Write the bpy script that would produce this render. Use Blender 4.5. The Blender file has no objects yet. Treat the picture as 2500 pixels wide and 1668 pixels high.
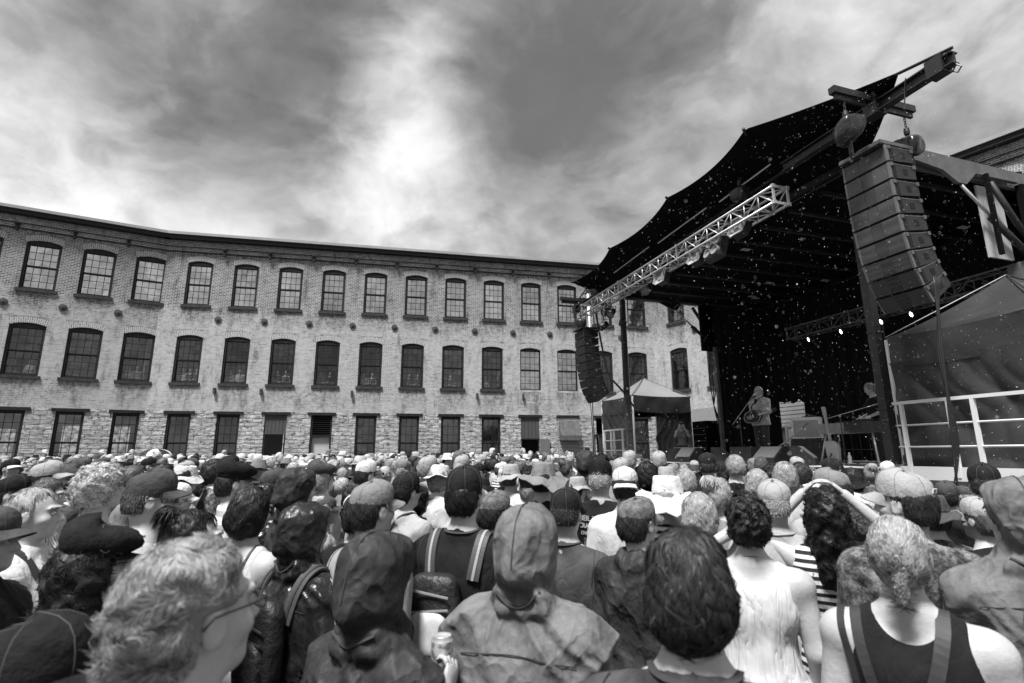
import bpy, bmesh, math, random, time
import numpy as np
from mathutils import Vector, Matrix, Euler
T0 = time.time()
random.seed(7); RNG = np.random.RandomState(11)
sc = bpy.context.scene
COL = sc.collection
PI = math.pi
# ------------------------------------------------------------------ camera
CAM_H = 1.78; PITCH = .2091; ROLL = .0042; FPX = 1282.6
cd = bpy.data.cameras.new('camera'); cam = bpy.data.objects.new('camera', cd); COL.objects.link(cam)
cam.location = (0, 0, CAM_H)
cam.matrix_world = Matrix.Translation((0, 0, CAM_H)) @ Matrix.Rotation(PI/2 + PITCH, 4, 'X') @ Matrix.Rotation(-ROLL, 4, 'Z')
cd.sensor_width = 36; cd.lens = FPX/2500*36; cd.clip_start = .05; cd.clip_end = 3000
cd.dof.use_dof = True; cd.dof.focus_distance = 7.0; cd.dof.aperture_fstop = 3.2
sc.camera = cam
def ray(x, y):
    """direction of a photograph pixel (2500 px wide), used to aim the cloud shapes of the sky"""
    u = (x-1250)/FPX; v = -(y-834)/FPX
    u, v = u*math.cos(ROLL)+v*math.sin(ROLL), -u*math.sin(ROLL)+v*math.cos(ROLL)
    return Vector((u, math.cos(PITCH)-v*math.sin(PITCH), math.sin(PITCH)+v*math.cos(PITCH)))
# ------------------------------------------------------------------ render look
sc.view_settings.view_transform = 'Standard'; sc.view_settings.look = 'None'
sc.view_settings.exposure = 1.27; sc.view_settings.gamma = 1; sc.view_settings.use_curve_mapping = False
sc.cycles.max_bounces = 5; sc.cycles.diffuse_bounces = 2; sc.cycles.glossy_bounces = 3
sc.cycles.transparent_max_bounces = 6; sc.cycles.transmission_bounces = 4
sc.cycles.caustics_reflective = False; sc.cycles.caustics_refractive = False
# ------------------------------------------------------------------ node helper
class NT:
    def __init__(s, tree): s.t = tree; s.t.nodes.clear()
    def n(s, ty, ins=None, **at):
        o = s.t.nodes.new(ty)
        for k, v in at.items(): setattr(o, k, v)
        if ins:
            for k, v in ins.items():
                if hasattr(v, 'is_output') or isinstance(v, bpy.types.NodeSocket): s.t.links.new(v, o.inputs[k])
                else: o.inputs[k].default_value = v
        return o
    def m(s, op, a, b=0.0, c=0.0, clamp=False):
        o = s.t.nodes.new('ShaderNodeMath'); o.operation = op; o.use_clamp = clamp
        for i, v in enumerate((a, b, c)):
            if isinstance(v, bpy.types.NodeSocket): s.t.links.new(v, o.inputs[i])
            else: o.inputs[i].default_value = v
        return o.outputs[0]
    def ramp(s, f, pts, interp='LINEAR'):
        o = s.t.nodes.new('ShaderNodeValToRGB'); o.color_ramp.interpolation = interp
        e = o.color_ramp.elements
        while len(e) < len(pts): e.new(.5)
        for i, (p, v) in enumerate(pts): e[i].position = p; e[i].color = (v, v, v, 1)
        s.t.links.new(f, o.inputs[0]); return o.outputs[0]
# ------------------------------------------------------------------ world: storm clouds in front of a daylight sky
SUN_EL = math.radians(64); SUN_AZ = math.radians(-150)   # azimuth measured from +Y towards +X
w = bpy.data.worlds.new('World'); sc.world = w; w.use_nodes = True
N = NT(w.node_tree)
sky = N.n('ShaderNodeTexSky', sky_type='NISHITA', sun_disc=False, sun_elevation=SUN_EL, sun_rotation=SUN_AZ, altitude=200, air_density=1.0, dust_density=2.0, ozone_density=1.0)
bw = N.n('ShaderNodeRGBToBW', {0: sky.outputs[0]}).outputs[0]
tc = N.n('ShaderNodeTexCoord').outputs['Generated']
def gauss(x, y, r, amp, sx=1.0):
    d = ray(x, y).normalized()
    dp = N.n('ShaderNodeVectorMath', {0: tc, 1: tuple(d)}, operation='DOT_PRODUCT').outputs['Value']
    ang2 = N.m('MULTIPLY', N.m('SUBTRACT', 1.0, dp), 2.0)
    return N.m('MULTIPLY', N.m('EXPONENT', N.m('MULTIPLY', ang2, -1.0/(r*r))), amp)
sep = N.n('ShaderNodeSeparateXYZ', {0: tc})
zc = N.m('MAXIMUM', sep.outputs[2], .0)
zz = N.m('ADD', zc, .5)
px = N.m('DIVIDE', sep.outputs[0], zz); py = N.m('DIVIDE', sep.outputs[1], zz)
plane = N.n('ShaderNodeMapping', {0: tc, 'Scale': (1.5, 1.5, 2.3), 'Rotation': (.25, .3, .1)}).outputs[0]
warp = N.n('ShaderNodeTexNoise', {'Vector': plane, 'Scale': 1.6, 'Detail': 4.0}).outputs['Color']
wv = N.n('ShaderNodeVectorMath', {0: warp, 1: (.5, .5, .5)}, operation='SUBTRACT').outputs[0]
wv = N.n('ShaderNodeVectorMath', {0: wv, 'Scale': .40}, operation='SCALE').outputs[0]
pw = N.n('ShaderNodeVectorMath', {0: plane, 1: wv}, operation='ADD').outputs[0]
n1 = N.n('ShaderNodeTexNoise', {'Vector': pw, 'Scale': 2.0, 'Detail': 9.0, 'Roughness': .55}).outputs[0]
n2 = N.n('ShaderNodeTexNoise', {'Vector': pw, 'Scale': 4.6, 'Detail': 9.0, 'Roughness': .52}).outputs[0]
bil = N.m('SUBTRACT', .22, N.m('ABSOLUTE', N.m('MULTIPLY', N.m('SUBTRACT', n2, .5), 2.0)))
tot = N.m('ADD', N.m('MULTIPLY', N.m('SUBTRACT', n1, .5), 1.5), N.m('ADD', N.m('MULTIPLY', bil, .16), N.m('MULTIPLY', N.m('SUBTRACT', n2, .5), .75)))
for g in [(1010, 190, .12, .36), (1000, 320, .10, .22), (900, 430, .12, .16), (1130, 590, .12, .12), (850, 560, .16, .06), (120, 520, .25, .27), (40, 60, .2, .10), (60, 300, .18, .12), (2350, 330, .40, .13), (1750, 250, .35, -.05), (700, 560, .3, .10),
          (760, 120, .2, -.20), (860, 300, .10, -.18), (1300, 200, .22, -.23), (1420, 380, .17, -.25), (430, 200, .28, -.24), (620, 330, .15, -.16), (250, 60, .22, -.25), (1640, 130, .2, -.06), (1000, -250, .35, -.2)]:
    tot = N.m('ADD', tot, gauss(*g))
cl = N.ramp(N.m('ADD', tot, .47), [(0.0, .12), (.18, .17), (.38, .29), (.58, .46), (.78, .66), (1.0, .84)])
n3 = N.n('ShaderNodeTexNoise', {'Vector': N.n('ShaderNodeMapping', {0: pw, 'Rotation': (0, 0, .7), 'Scale': (1.0, 1.1, 1.0)}).outputs[0], 'Scale': 3.2, 'Detail': 9.0, 'Roughness': .62}).outputs[0]
cl = N.m('MULTIPLY', cl, N.m('ADD', .78, N.m('MULTIPLY', n3, .44)))
# the daylight sky sets the brightness of the cloud deck, the noise its thickness
fin = N.m('MULTIPLY', N.m('MAXIMUM', bw, 2.2), 0.0)
back = N.n('ShaderNodeMapRange', {0: sep.outputs[1], 1: .15, 2: -.5, 3: 1.0, 4: .75}).outputs[0]   # unseen sky behind the viewer dimmed to reduce the fill light
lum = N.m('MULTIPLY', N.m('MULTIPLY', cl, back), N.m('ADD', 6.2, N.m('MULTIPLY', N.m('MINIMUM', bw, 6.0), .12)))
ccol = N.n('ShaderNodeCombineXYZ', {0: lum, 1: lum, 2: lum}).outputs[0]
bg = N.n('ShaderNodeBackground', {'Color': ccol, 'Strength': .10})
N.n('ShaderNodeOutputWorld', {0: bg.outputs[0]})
w.cycles.sampling_method = 'MANUAL'; w.cycles.sample_map_resolution = 512
# ------------------------------------------------------------------ sun through thin cloud
sd = bpy.data.lights.new('sun', 'SUN'); sd.energy = 2.9; sd.angle = math.radians(12); sd.color = (1, 1, 1)
so = bpy.data.objects.new('sun', sd); COL.objects.link(so)
sdir = Vector((math.sin(SUN_AZ)*math.cos(SUN_EL), math.cos(SUN_AZ)*math.cos(SUN_EL), math.sin(SUN_EL)))
so.rotation_euler = sdir.to_track_quat('Z', 'Y').to_euler(); so.location = sdir*60
# ------------------------------------------------------------------ materials (all tones of grey, the photograph is monochrome)
M = {}
def mat(name, base, rough=.7, var=0, vs=8.0, bump=0, bs=30.0, metal=0, spec=.5, stretch=None, sheen=0, custom=None, coord='Object'):
    if name in M: return M[name]
    m = bpy.data.materials.new(name); m.use_nodes = True; M[name] = m
    N = NT(m.node_tree)
    tc = N.n('ShaderNodeTexCoord').outputs[coord]
    if stretch: tc = N.n('ShaderNodeMapping', {0: tc, 'Scale': stretch}).outputs[0]
    p = N.n('ShaderNodeBsdfPrincipled', {'Roughness': rough, 'Metallic': metal, 'Specular IOR Level': spec})
    p.inputs['Base Color'].default_value = (base, base, base, 1)
    if custom: custom(N, tc, p)
    elif var:
        nz = N.n('ShaderNodeTexNoise', {'Vector': tc, 'Scale': vs, 'Detail': 5.0, 'Roughness': .6}).outputs[0]
        c = N.ramp(nz, [(.25, max(0, base*(1-var))), (.75, min(.95, base*(1+var)))])
        N.t.links.new(c, p.inputs['Base Color'])
    if bump:
        nb = N.n('ShaderNodeTexNoise', {'Vector': tc, 'Scale': bs, 'Detail': 4.0, 'Roughness': .6}).outputs[0]
        b = N.n('ShaderNodeBump', {'Height': nb, 'Strength': min(1, bump), 'Distance': .02*max(1, bump)}).outputs[0]
        N.t.links.new(b, p.inputs['Normal'])
    N.n('ShaderNodeOutputMaterial', {0: p.outputs[0]})
    return m
# ------------------------------------------------------------------ mesh builder
class MB:
    def __init__(s): s.v = []; s.f = []; s.mi = []; s.uv = {}
    def add(s, vs, fs, mi=0, uvs=None):
        o = len(s.v); s.v += [tuple(v) for v in vs]
        for k, f in enumerate(fs):
            if uvs: s.uv[len(s.f)] = uvs[k]
            s.f.append([i+o for i in f]); s.mi.append(mi)
        return s
    def box(s, c, size, rot=None, mi=0, taper=None):
        hx, hy, hz = size[0]/2, size[1]/2, size[2]/2
        vs = []
        for z in (-hz, hz):
            k = 1 if z < 0 or not taper else taper
            for x, y in ((-hx, -hy), (hx, -hy), (hx, hy), (-hx, hy)): vs.append(Vector((x*k, y*k, z)))
        if rot is not None: vs = [rot @ v for v in vs]
        c = Vector(c); vs = [v+c for v in vs]
        return s.add(vs, [(0,3,2,1),(4,5,6,7),(0,1,5,4),(1,2,6,5),(2,3,7,6),(3,0,4,7)], mi)
    def frame(s, p0, p1, up=Vector((0, 0, 1))):
        z = (Vector(p1)-Vector(p0)); L = z.length; z.normalize()
        if abs(z.dot(up)) > .99: up = Vector((0, 1, 0)) if abs(z.y) < .9 else Vector((1, 0, 0))
        x = up.cross(z).normalized(); y = z.cross(x)
        return Matrix((x, y, z)).transposed(), L
    def beam(s, p0, p1, w, h, up=Vector((0, 0, 1)), mi=0):
        R, L = s.frame(p0, p1, up)
        return s.box((Vector(p0)+Vector(p1))/2, (w, h, L), R, mi)
    def tube(s, p0, p1, r, n=8, r2=None, mi=0, cap=True):
        return s.path([p0, p1], r, n, [r, r if r2 is None else r2], mi, cap)
    def path(s, pts, r, n=8, rs=None, mi=0, cap=True):
        pts = [Vector(p) for p in pts]; rs = rs or [r]*len(pts)
        rings = []; x = None
        for i, p in enumerate(pts):
            a = pts[max(0, i-1)]; b = pts[min(len(pts)-1, i+1)]
            t = (b-a).normalized()
            if x is None:
                u = Vector((0, 0, 1)) if abs(t.z) < .95 else Vector((1, 0, 0))
                x = u.cross(t).normalized()
            else: x = (x - t*x.dot(t)).normalized()
            y = t.cross(x)
            rings.append([p + (x*math.cos(k*2*PI/n)+y*math.sin(k*2*PI/n))*rs[i] for k in range(n)])
        vs = [v for rg in rings for v in rg]; fs = []
        for i in range(len(pts)-1):
            for k in range(n):
                a = i*n+k; b = i*n+(k+1) % n
                fs.append((a, b, b+n, a+n))
        if cap: fs.append(tuple(range(n-1, -1, -1))); fs.append(tuple(range((len(pts)-1)*n, len(pts)*n)))
        return s.add(vs, fs, mi)
    def lathe(s, prof, n=24, c=(0, 0, 0), sx=1, sy=1, rot=None, mi=0):
        vs = []; c = Vector(c)
        for r, z in prof:
            for k in range(n):
                a = k*2*PI/n; v = Vector((r*math.cos(a)*sx, r*math.sin(a)*sy, z))
                if rot is not None: v = rot @ v
                vs.append(v+c)
        fs = [(i*n+k, i*n+(k+1) % n, (i+1)*n+(k+1) % n, (i+1)*n+k) for i in range(len(prof)-1) for k in range(n)]
        return s.add(vs, fs, mi)
    def grid(s, fn, nu, nv, mi=0, uvfn=None):
        vs = [fn(i/nu, j/nv) for j in range(nv+1) for i in range(nu+1)]
        fs = [(j*(nu+1)+i, j*(nu+1)+i+1, (j+1)*(nu+1)+i+1, (j+1)*(nu+1)+i) for j in range(nv) for i in range(nu)]
        uvs = None
        if uvfn: uvs = [[uvfn(i/nu, j/nv), uvfn((i+1)/nu, j/nv), uvfn((i+1)/nu, (j+1)/nv), uvfn(i/nu, (j+1)/nv)] for j in range(nv) for i in range(nu)]
        return s.add(vs, fs, mi, uvs)
    def mesh(s, name, mats, smooth=False, bevel=0):
        me = bpy.data.meshes.new(name); me.from_pydata([tuple(v) for v in s.v], [], s.f)
        for m in (mats if isinstance(mats, (list, tuple)) else [mats]): me.materials.append(m)
        for p, i in zip(me.polygons, s.mi): p.material_index = i; p.use_smooth = smooth
        if s.uv:
            ul = me.uv_layers.new(name='UVMap').data
            for p in me.polygons:
                if p.index in s.uv:
                    for li, uv in zip(p.loop_indices, s.uv[p.index]): ul[li].uv = uv
        me.update()
        return me
    def build(s, name, mats, parent=None, smooth=False, **kw):
        return place(name, s.mesh(name, mats, smooth), parent, **kw)
def place(name, me, parent=None, **kw):
    o = bpy.data.objects.new(name, me); COL.objects.link(o)
    if parent is not None: o.parent = parent
    tag(o, **kw); return o
def tag(o, label=None, cat=None, group=None, kind=None):
    if label: o['label'] = label
    if cat: o['category'] = cat
    if group: o['group'] = group
    if kind: o['kind'] = kind
    return o
def thing(name, label, cat, loc=(0, 0, 0), rz=0, group=None):
    o = bpy.data.objects.new(name, None); COL.objects.link(o); o.empty_display_size = .2
    o.location = loc; o.rotation_euler = (0, 0, rz); return tag(o, label, cat, group)
def local(mb, root):
    """world-space verts -> the thing's own frame"""
    bpy.context.view_layer.update()
    inv = (Matrix.Translation(root.location) @ root.rotation_euler.to_matrix().to_4x4()).inverted()
    mb.v = [tuple(inv @ Vector(v)) for v in mb.v]; return mb
# ================================================================== ground
def asphalt(N, tc, p):
    n = N.n('ShaderNodeTexNoise', {'Vector': tc, 'Scale': .8, 'Detail': 8.0, 'Roughness': .7}).outputs[0]
    N.t.links.new(N.ramp(n, [(.3, .035), (.7, .075)]), p.inputs['Base Color'])
mb = MB(); mb.grid(lambda u, v: ((u-.5)*2400, (v-.5)*2400, 0), 8, 8)
mb.build('ground', mat('wet_asphalt', .05, .35, custom=asphalt), kind='structure', label='dark wet asphalt of the courtyard under the crowd')
# ================================================================== the mill
Z_ROOF = 12.91; Z_UT, Z_UB, Z_MT, Z_MB, Z_L = 11.57, 9.21, 7.65, 5.23, 3.85
def brick_for(per, ph):
  def brick(N, tc, p):
      uv = N.n('ShaderNodeTexCoord').outputs['UV']
      sp = N.n('ShaderNodeSeparateXYZ', {0: uv}); zz = sp.outputs[1]
      b = N.n('ShaderNodeTexBrick', {'Vector': uv, 'Color1': (.22, .22, .22, 1), 'Color2': (.08, .08, .08, 1), 'Mortar': (.56, .56, .56, 1), 'Scale': 1.0, 'Mortar Size': .011, 'Mortar Smooth': .2, 'Bias': -.1, 'Brick Width': .215, 'Row Height': .078})
      pale = N.n('ShaderNodeTexBrick', {'Vector': uv, 'Color1': (.50, .50, .50, 1), 'Color2': (.30, .30, .30, 1), 'Mortar': (.52, .52, .52, 1), 'Scale': 1.0, 'Mortar Size': .010, 'Mortar Smooth': .2, 'Bias': -.35, 'Brick Width': .215, 'Row Height': .078})
      n1 = N.n('ShaderNodeTexNoise', {'Vector': uv, 'Scale': .55, 'Detail': 9.0, 'Roughness': .68}).outputs[0]
      n2 = N.n('ShaderNodeTexNoise', {'Vector': uv, 'Scale': 6.0, 'Detail': 6.0, 'Roughness': .7}).outputs[0]
      # worn whitewash: mostly gone on the top storey, mostly kept below it
      h = N.n('ShaderNodeMapRange', {0: zz, 1: 8.1, 2: 9.6, 3: .44, 4: -.14}).outputs[0]
      h2 = N.n('ShaderNodeMapRange', {0: zz, 1: 11.9, 2: 12.6, 3: 0.0, 4: .13}).outputs[0]
      # each window bay drips dark water stains under its sill
      u = sp.outputs[0]
      wash = N.m('ADD', N.m('ADD', h, h2), N.m('ADD', N.m('MULTIPLY', N.m('SUBTRACT', n1, .5), 1.5), N.m('MULTIPLY', N.m('SUBTRACT', n2, .5), 2.1)))
      f = N.n('ShaderNodeMapRange', {0: wash, 1: -.05, 2: .45, 3: 0.0, 4: 1.0}).outputs[0]
      mx = N.n('ShaderNodeMix', {0: f, 6: b.outputs[0], 7: pale.outputs[0]}, data_type='RGBA').outputs[2]
      st = N.n('ShaderNodeTexNoise', {'Vector': N.n('ShaderNodeMapping', {0: uv, 'Scale': (1.6, .45, 1)}).outputs[0], 'Scale': 1.4, 'Detail': 8.0, 'Roughness': .72}).outputs[0]
      sf = N.ramp(st, [(.35, .45), (.45, .88), (.56, 1.0)])
      # dark run-off stains under the sills of each bay, and soot round the arches
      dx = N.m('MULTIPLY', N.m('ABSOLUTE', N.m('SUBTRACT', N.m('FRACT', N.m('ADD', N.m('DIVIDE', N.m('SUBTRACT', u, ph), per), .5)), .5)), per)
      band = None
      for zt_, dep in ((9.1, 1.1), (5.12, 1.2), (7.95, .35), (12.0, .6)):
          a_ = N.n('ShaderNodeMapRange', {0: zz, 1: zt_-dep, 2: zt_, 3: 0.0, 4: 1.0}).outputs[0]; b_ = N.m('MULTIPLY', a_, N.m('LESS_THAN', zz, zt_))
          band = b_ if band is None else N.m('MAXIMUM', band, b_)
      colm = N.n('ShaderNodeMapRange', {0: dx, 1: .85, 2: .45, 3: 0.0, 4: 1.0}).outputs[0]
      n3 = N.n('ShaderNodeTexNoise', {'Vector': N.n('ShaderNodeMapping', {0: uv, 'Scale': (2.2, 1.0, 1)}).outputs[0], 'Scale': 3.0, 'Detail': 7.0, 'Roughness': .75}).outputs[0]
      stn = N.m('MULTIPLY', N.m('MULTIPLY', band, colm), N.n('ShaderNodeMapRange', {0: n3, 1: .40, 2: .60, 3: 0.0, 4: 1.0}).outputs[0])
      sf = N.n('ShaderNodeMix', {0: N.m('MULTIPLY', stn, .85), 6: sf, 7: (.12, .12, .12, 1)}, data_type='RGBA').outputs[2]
      out = N.n('ShaderNodeMix', {0: 1.0, 6: mx, 7: sf}, data_type='RGBA', blend_type='MULTIPLY').outputs[2]
      N.t.links.new(out, p.inputs['Base Color'])
      N.t.links.new(N.n('ShaderNodeBump', {'Height': b.outputs[1], 'Strength': .35, 'Distance': -.01}).outputs[0], p.inputs['Normal'])
  return brick
def stone(N, tc, p):
    uv = N.n('ShaderNodeTexCoord').outputs['UV']
    wn = N.n('ShaderNodeTexNoise', {'Vector': uv, 'Scale': 3.0, 'Detail': 4.0}).outputs['Color']
    wv = N.n('ShaderNodeVectorMath', {0: uv, 1: N.n('ShaderNodeVectorMath', {0: wn, 'Scale': .10}, operation='SCALE').outputs[0]}, operation='ADD').outputs[0]
    b = N.n('ShaderNodeTexBrick', {'Vector': wv, 'Color1': (.68, .68, .68, 1), 'Color2': (.42, .42, .42, 1), 'Mortar': (.28, .28, .28, 1), 'Scale': 1.0, 'Mortar Size': .014, 'Mortar Smooth': .5, 'Bias': -.2, 'Brick Width': .46, 'Row Height': .21}, offset=.43, squash=1.4, squash_frequency=3)
    n2 = N.n('ShaderNodeTexNoise', {'Vector': N.n('ShaderNodeMapping', {0: uv, 'Scale': (1, 2.2, 1)}).outputs[0], 'Scale': 3.2, 'Detail': 9.0, 'Roughness': .72}).outputs[0]
    c = N.n('ShaderNodeMix', {0: 1.0, 6: b.outputs[0], 7: N.ramp(n2, [(.38, .2), (.47, .75), (.6, 1.0)])}, data_type='RGBA', blend_type='MULTIPLY').outputs[2]
    N.t.links.new(c, p.inputs['Base Color'])
    hh = N.m('ADD', N.m('MULTIPLY', n2, 1.0), N.m('MULTIPLY', b.outputs[1], -.6))
    N.t.links.new(N.n('ShaderNodeBump', {'Height': hh, 'Strength': 1.0, 'Distance': .16}).outputs[0], p.inputs['Normal'])
def redbrick(N, tc, p):
    uv = N.n('ShaderNodeTexCoord').outputs['UV']
    b = N.n('ShaderNodeTexBrick', {'Vector': uv, 'Color1': (.16, .16, .16, 1), 'Color2': (.09, .09, .09, 1), 'Mortar': (.6, .6, .6, 1), 'Scale': 1.0, 'Mortar Size': .012, 'Brick Width': .215, 'Row Height': .078})
    N.t.links.new(b.outputs[0], p.inputs['Base Color'])
mBR = {'M': mat('weathered_brick', .3, .9, spec=.2, custom=brick_for(2.2, 1.59)), 'L': mat('weathered_brick_left', .3, .9, spec=.2, custom=brick_for(2.09, 37+15.34)), 'R': mat('weathered_brick_right', .3, .9, spec=.2, custom=brick_for(2.45, 37+1.71))}; mSTONE = mat('rough_stone', .5, .9, custom=stone)
mRB = mat('dark_brick', .12, .9, custom=redbrick)
mARCH = mat('arch_brick', .3, .9, custom=lambda N, tc, p: N.t.links.new(N.n('ShaderNodeTexBrick', {'Vector': N.n('ShaderNodeTexCoord').outputs['UV'], 'Color1': (.34, .34, .34, 1), 'Color2': (.2, .2, .2, 1), 'Mortar': (.58, .58, .58, 1), 'Scale': 1.0, 'Mortar Size': .014, 'Brick Width': .2, 'Row Height': .075}).outputs[0], p.inputs['Base Color']))
mWOOD = mat('dark_painted_wood', .020, .6, var=.5, vs=6, bump=.2, spec=.25); mSILL = mat('stained_sill', .035, .85, var=.8, vs=9, bump=.6)
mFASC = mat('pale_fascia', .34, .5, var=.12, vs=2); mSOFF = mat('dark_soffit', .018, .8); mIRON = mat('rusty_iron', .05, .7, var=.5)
mDOORB = mat('boarded_panel', .07, .6, var=.25, vs=3, stretch=(1, 1, .2)); mDARK = mat('dark_interior', .012, .95)
mROOM = mat('dim_room_wall', .35, .9, var=.2, vs=1); mROOMC = mat('room_ceiling', .30, .9, var=.25, vs=1.5)
def glass(name, spec, trans, base=.02, rough=.04):
    m = bpy.data.materials.new(name); m.use_nodes = True; M[name] = m; N = NT(m.node_tree)
    tc = N.n('ShaderNodeTexCoord').outputs['Object']
    nz = N.n('ShaderNodeTexNoise', {'Vector': tc, 'Scale': 1.6, 'Detail': 2.0}).outputs[0]
    # every old pane sits at its own slight angle
    vor = N.n('ShaderNodeTexVoronoi', {'Vector': tc, 'Scale': 3.5}, feature='F1').outputs['Color']
    bmp = N.n('ShaderNodeBump', {'Height': nz, 'Strength': .06, 'Distance': .1}).outputs[0]
    gl = N.n('ShaderNodeBsdfGlossy', {'Roughness': rough, 'Normal': bmp}); gl.inputs[0].default_value = (.9, .9, .9, 1)
    df = N.n('ShaderNodeBsdfDiffuse'); df.inputs[0].default_value = (base, base, base, 1)
    tr = N.n('ShaderNodeBsdfTransparent'); tr.inputs[0].default_value = (.85, .85, .85, 1)
    inner = N.n('ShaderNodeMixShader', {0: trans, 1: df.outputs[0], 2: tr.outputs[0]})
    vv = N.n('ShaderNodeRGBToBW', {0: vor}).outputs[0]
    fac = N.m('MULTIPLY', N.m('ADD', .7, N.m('MULTIPLY', vv, .6)), spec)
    mx = N.n('ShaderNodeMixShader', {0: fac, 1: inner.outputs[0], 2: gl.outputs[0]})
    N.n('ShaderNodeOutputMaterial', {0: mx.outputs[0]}); return m
mG_UP = glass('upper_pane_glass', .55, .6); mG_MID = glass('mid_pane_glass', .12, .95); mG_LOW = glass('ground_pane_glass', .14, .75)
mSHADE = mat('window_blind', .5, .8); mLIT = mat('room_paper', .6, .8)
mill = thing('brick_mill', 'long three storey brick and stone mill building around the courtyard, with rows of arched windows', 'building', (-17.67, 25.42, 0))
class Wall:
    """a straight wall in plan: p0, direction u (to the right seen from the court), outward normal m"""
    def __init__(s, p0, p1, tflip=1):
        s.p0 = Vector((p0[0], p0[1], 0)); d = Vector((p1[0], p1[1], 0))-s.p0; s.L = d.length; s.u = d.normalized()
        s.m = Vector((s.u.y, -s.u.x, 0))*tflip; s.org = Vector(mill.location)
    def P(s, a, z, off=0): return s.p0 + s.u*a + Vector((0, 0, z)) + s.m*off - s.org
    def box(s, mb, a0, a1, z0, z1, o0, o1, mi=0):
        vs = [s.P(a, z, o) for z in (z0, z1) for a, o in ((a0, o0), (a1, o0), (a1, o1), (a0, o1))]
        return mb.add(vs, [(0,3,2,1),(4,5,6,7),(0,1,5,4),(1,2,6,5),(2,3,7,6),(3,0,4,7)], mi)
    def quad(s, mb, pts, mi=0, off=0):  # pts (a, z) on the wall face
        uvs = [[(a, z) for a, z in pts]]
        return mb.add([s.P(a, z, off) for a, z in pts], [tuple(range(len(pts)))], mi, uvs)
REC = .16
def wall_with_openings(W, rows, name, zlo, zhi, mats, uoff=0):
    """rows: list of (zb, zt, [(a0, a1, arch)]), brick wall face cut round every opening, with reveals"""
    mb = MB(); z = zlo
    def q(p, mi=0, off=0):
        mb.add([W.P(a, zz, off) for a, zz in p], [tuple(range(len(p)))], mi, [[(a+uoff, zz) for a, zz in p]])
    for zb, zt, ops in rows:
        if zb > z: q([(0, z), (W.L, z), (W.L, zb), (0, zb)])
        ztop = zt+.02; a = 0
        for a0, a1, arch in ops:
            if a0 > a: q([(a, zb), (a0, zb), (a0, ztop), (a, ztop)])
            n = 10 if arch else 1; zs = []
            for i in range(n+1):
                t = i/n; zs.append((a0+(a1-a0)*t, zt-arch*(2*t-1)**2 if arch else zt))
            for (x0, y0), (x1, y1) in zip(zs, zs[1:]):
                q([(x0, y0), (x1, y1), (x1, ztop), (x0, ztop)])
                mb.add([W.P(x0, y0), W.P(x1, y1), W.P(x1, y1, -REC-.2), W.P(x0, y0, -REC-.2)], [(0, 1, 2, 3)], 0, [[(x0, y0), (x1, y1), (x1, y1+.2), (x0, y0+.2)]])
            for x, y1 in ((a0, zs[0][1]), (a1, zs[-1][1])):
                mb.add([W.P(x, zb), W.P(x, y1), W.P(x, y1, -REC-.2), W.P(x, zb, -REC-.2)], [(0, 1, 2, 3)], 0, [[(x, zb), (x, y1), (x+.2, y1), (x+.2, zb)]])
            mb.add([W.P(a0, zb), W.P(a1, zb), W.P(a1, zb, -REC-.2), W.P(a0, zb, -REC-.2)], [(0, 1, 2, 3)], 0, [[(a0, zb), (a1, zb), (a1, zb+.2), (a0, zb+.2)]])
            a = a1
        if a < W.L: q([(a, zb), (W.L, zb), (W.L, ztop), (a, ztop)])
        z = ztop
    if z < zhi: q([(0, z), (W.L, z), (W.L, zhi), (0, zhi)])
    return mb.build(name, mats, mill)
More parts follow.
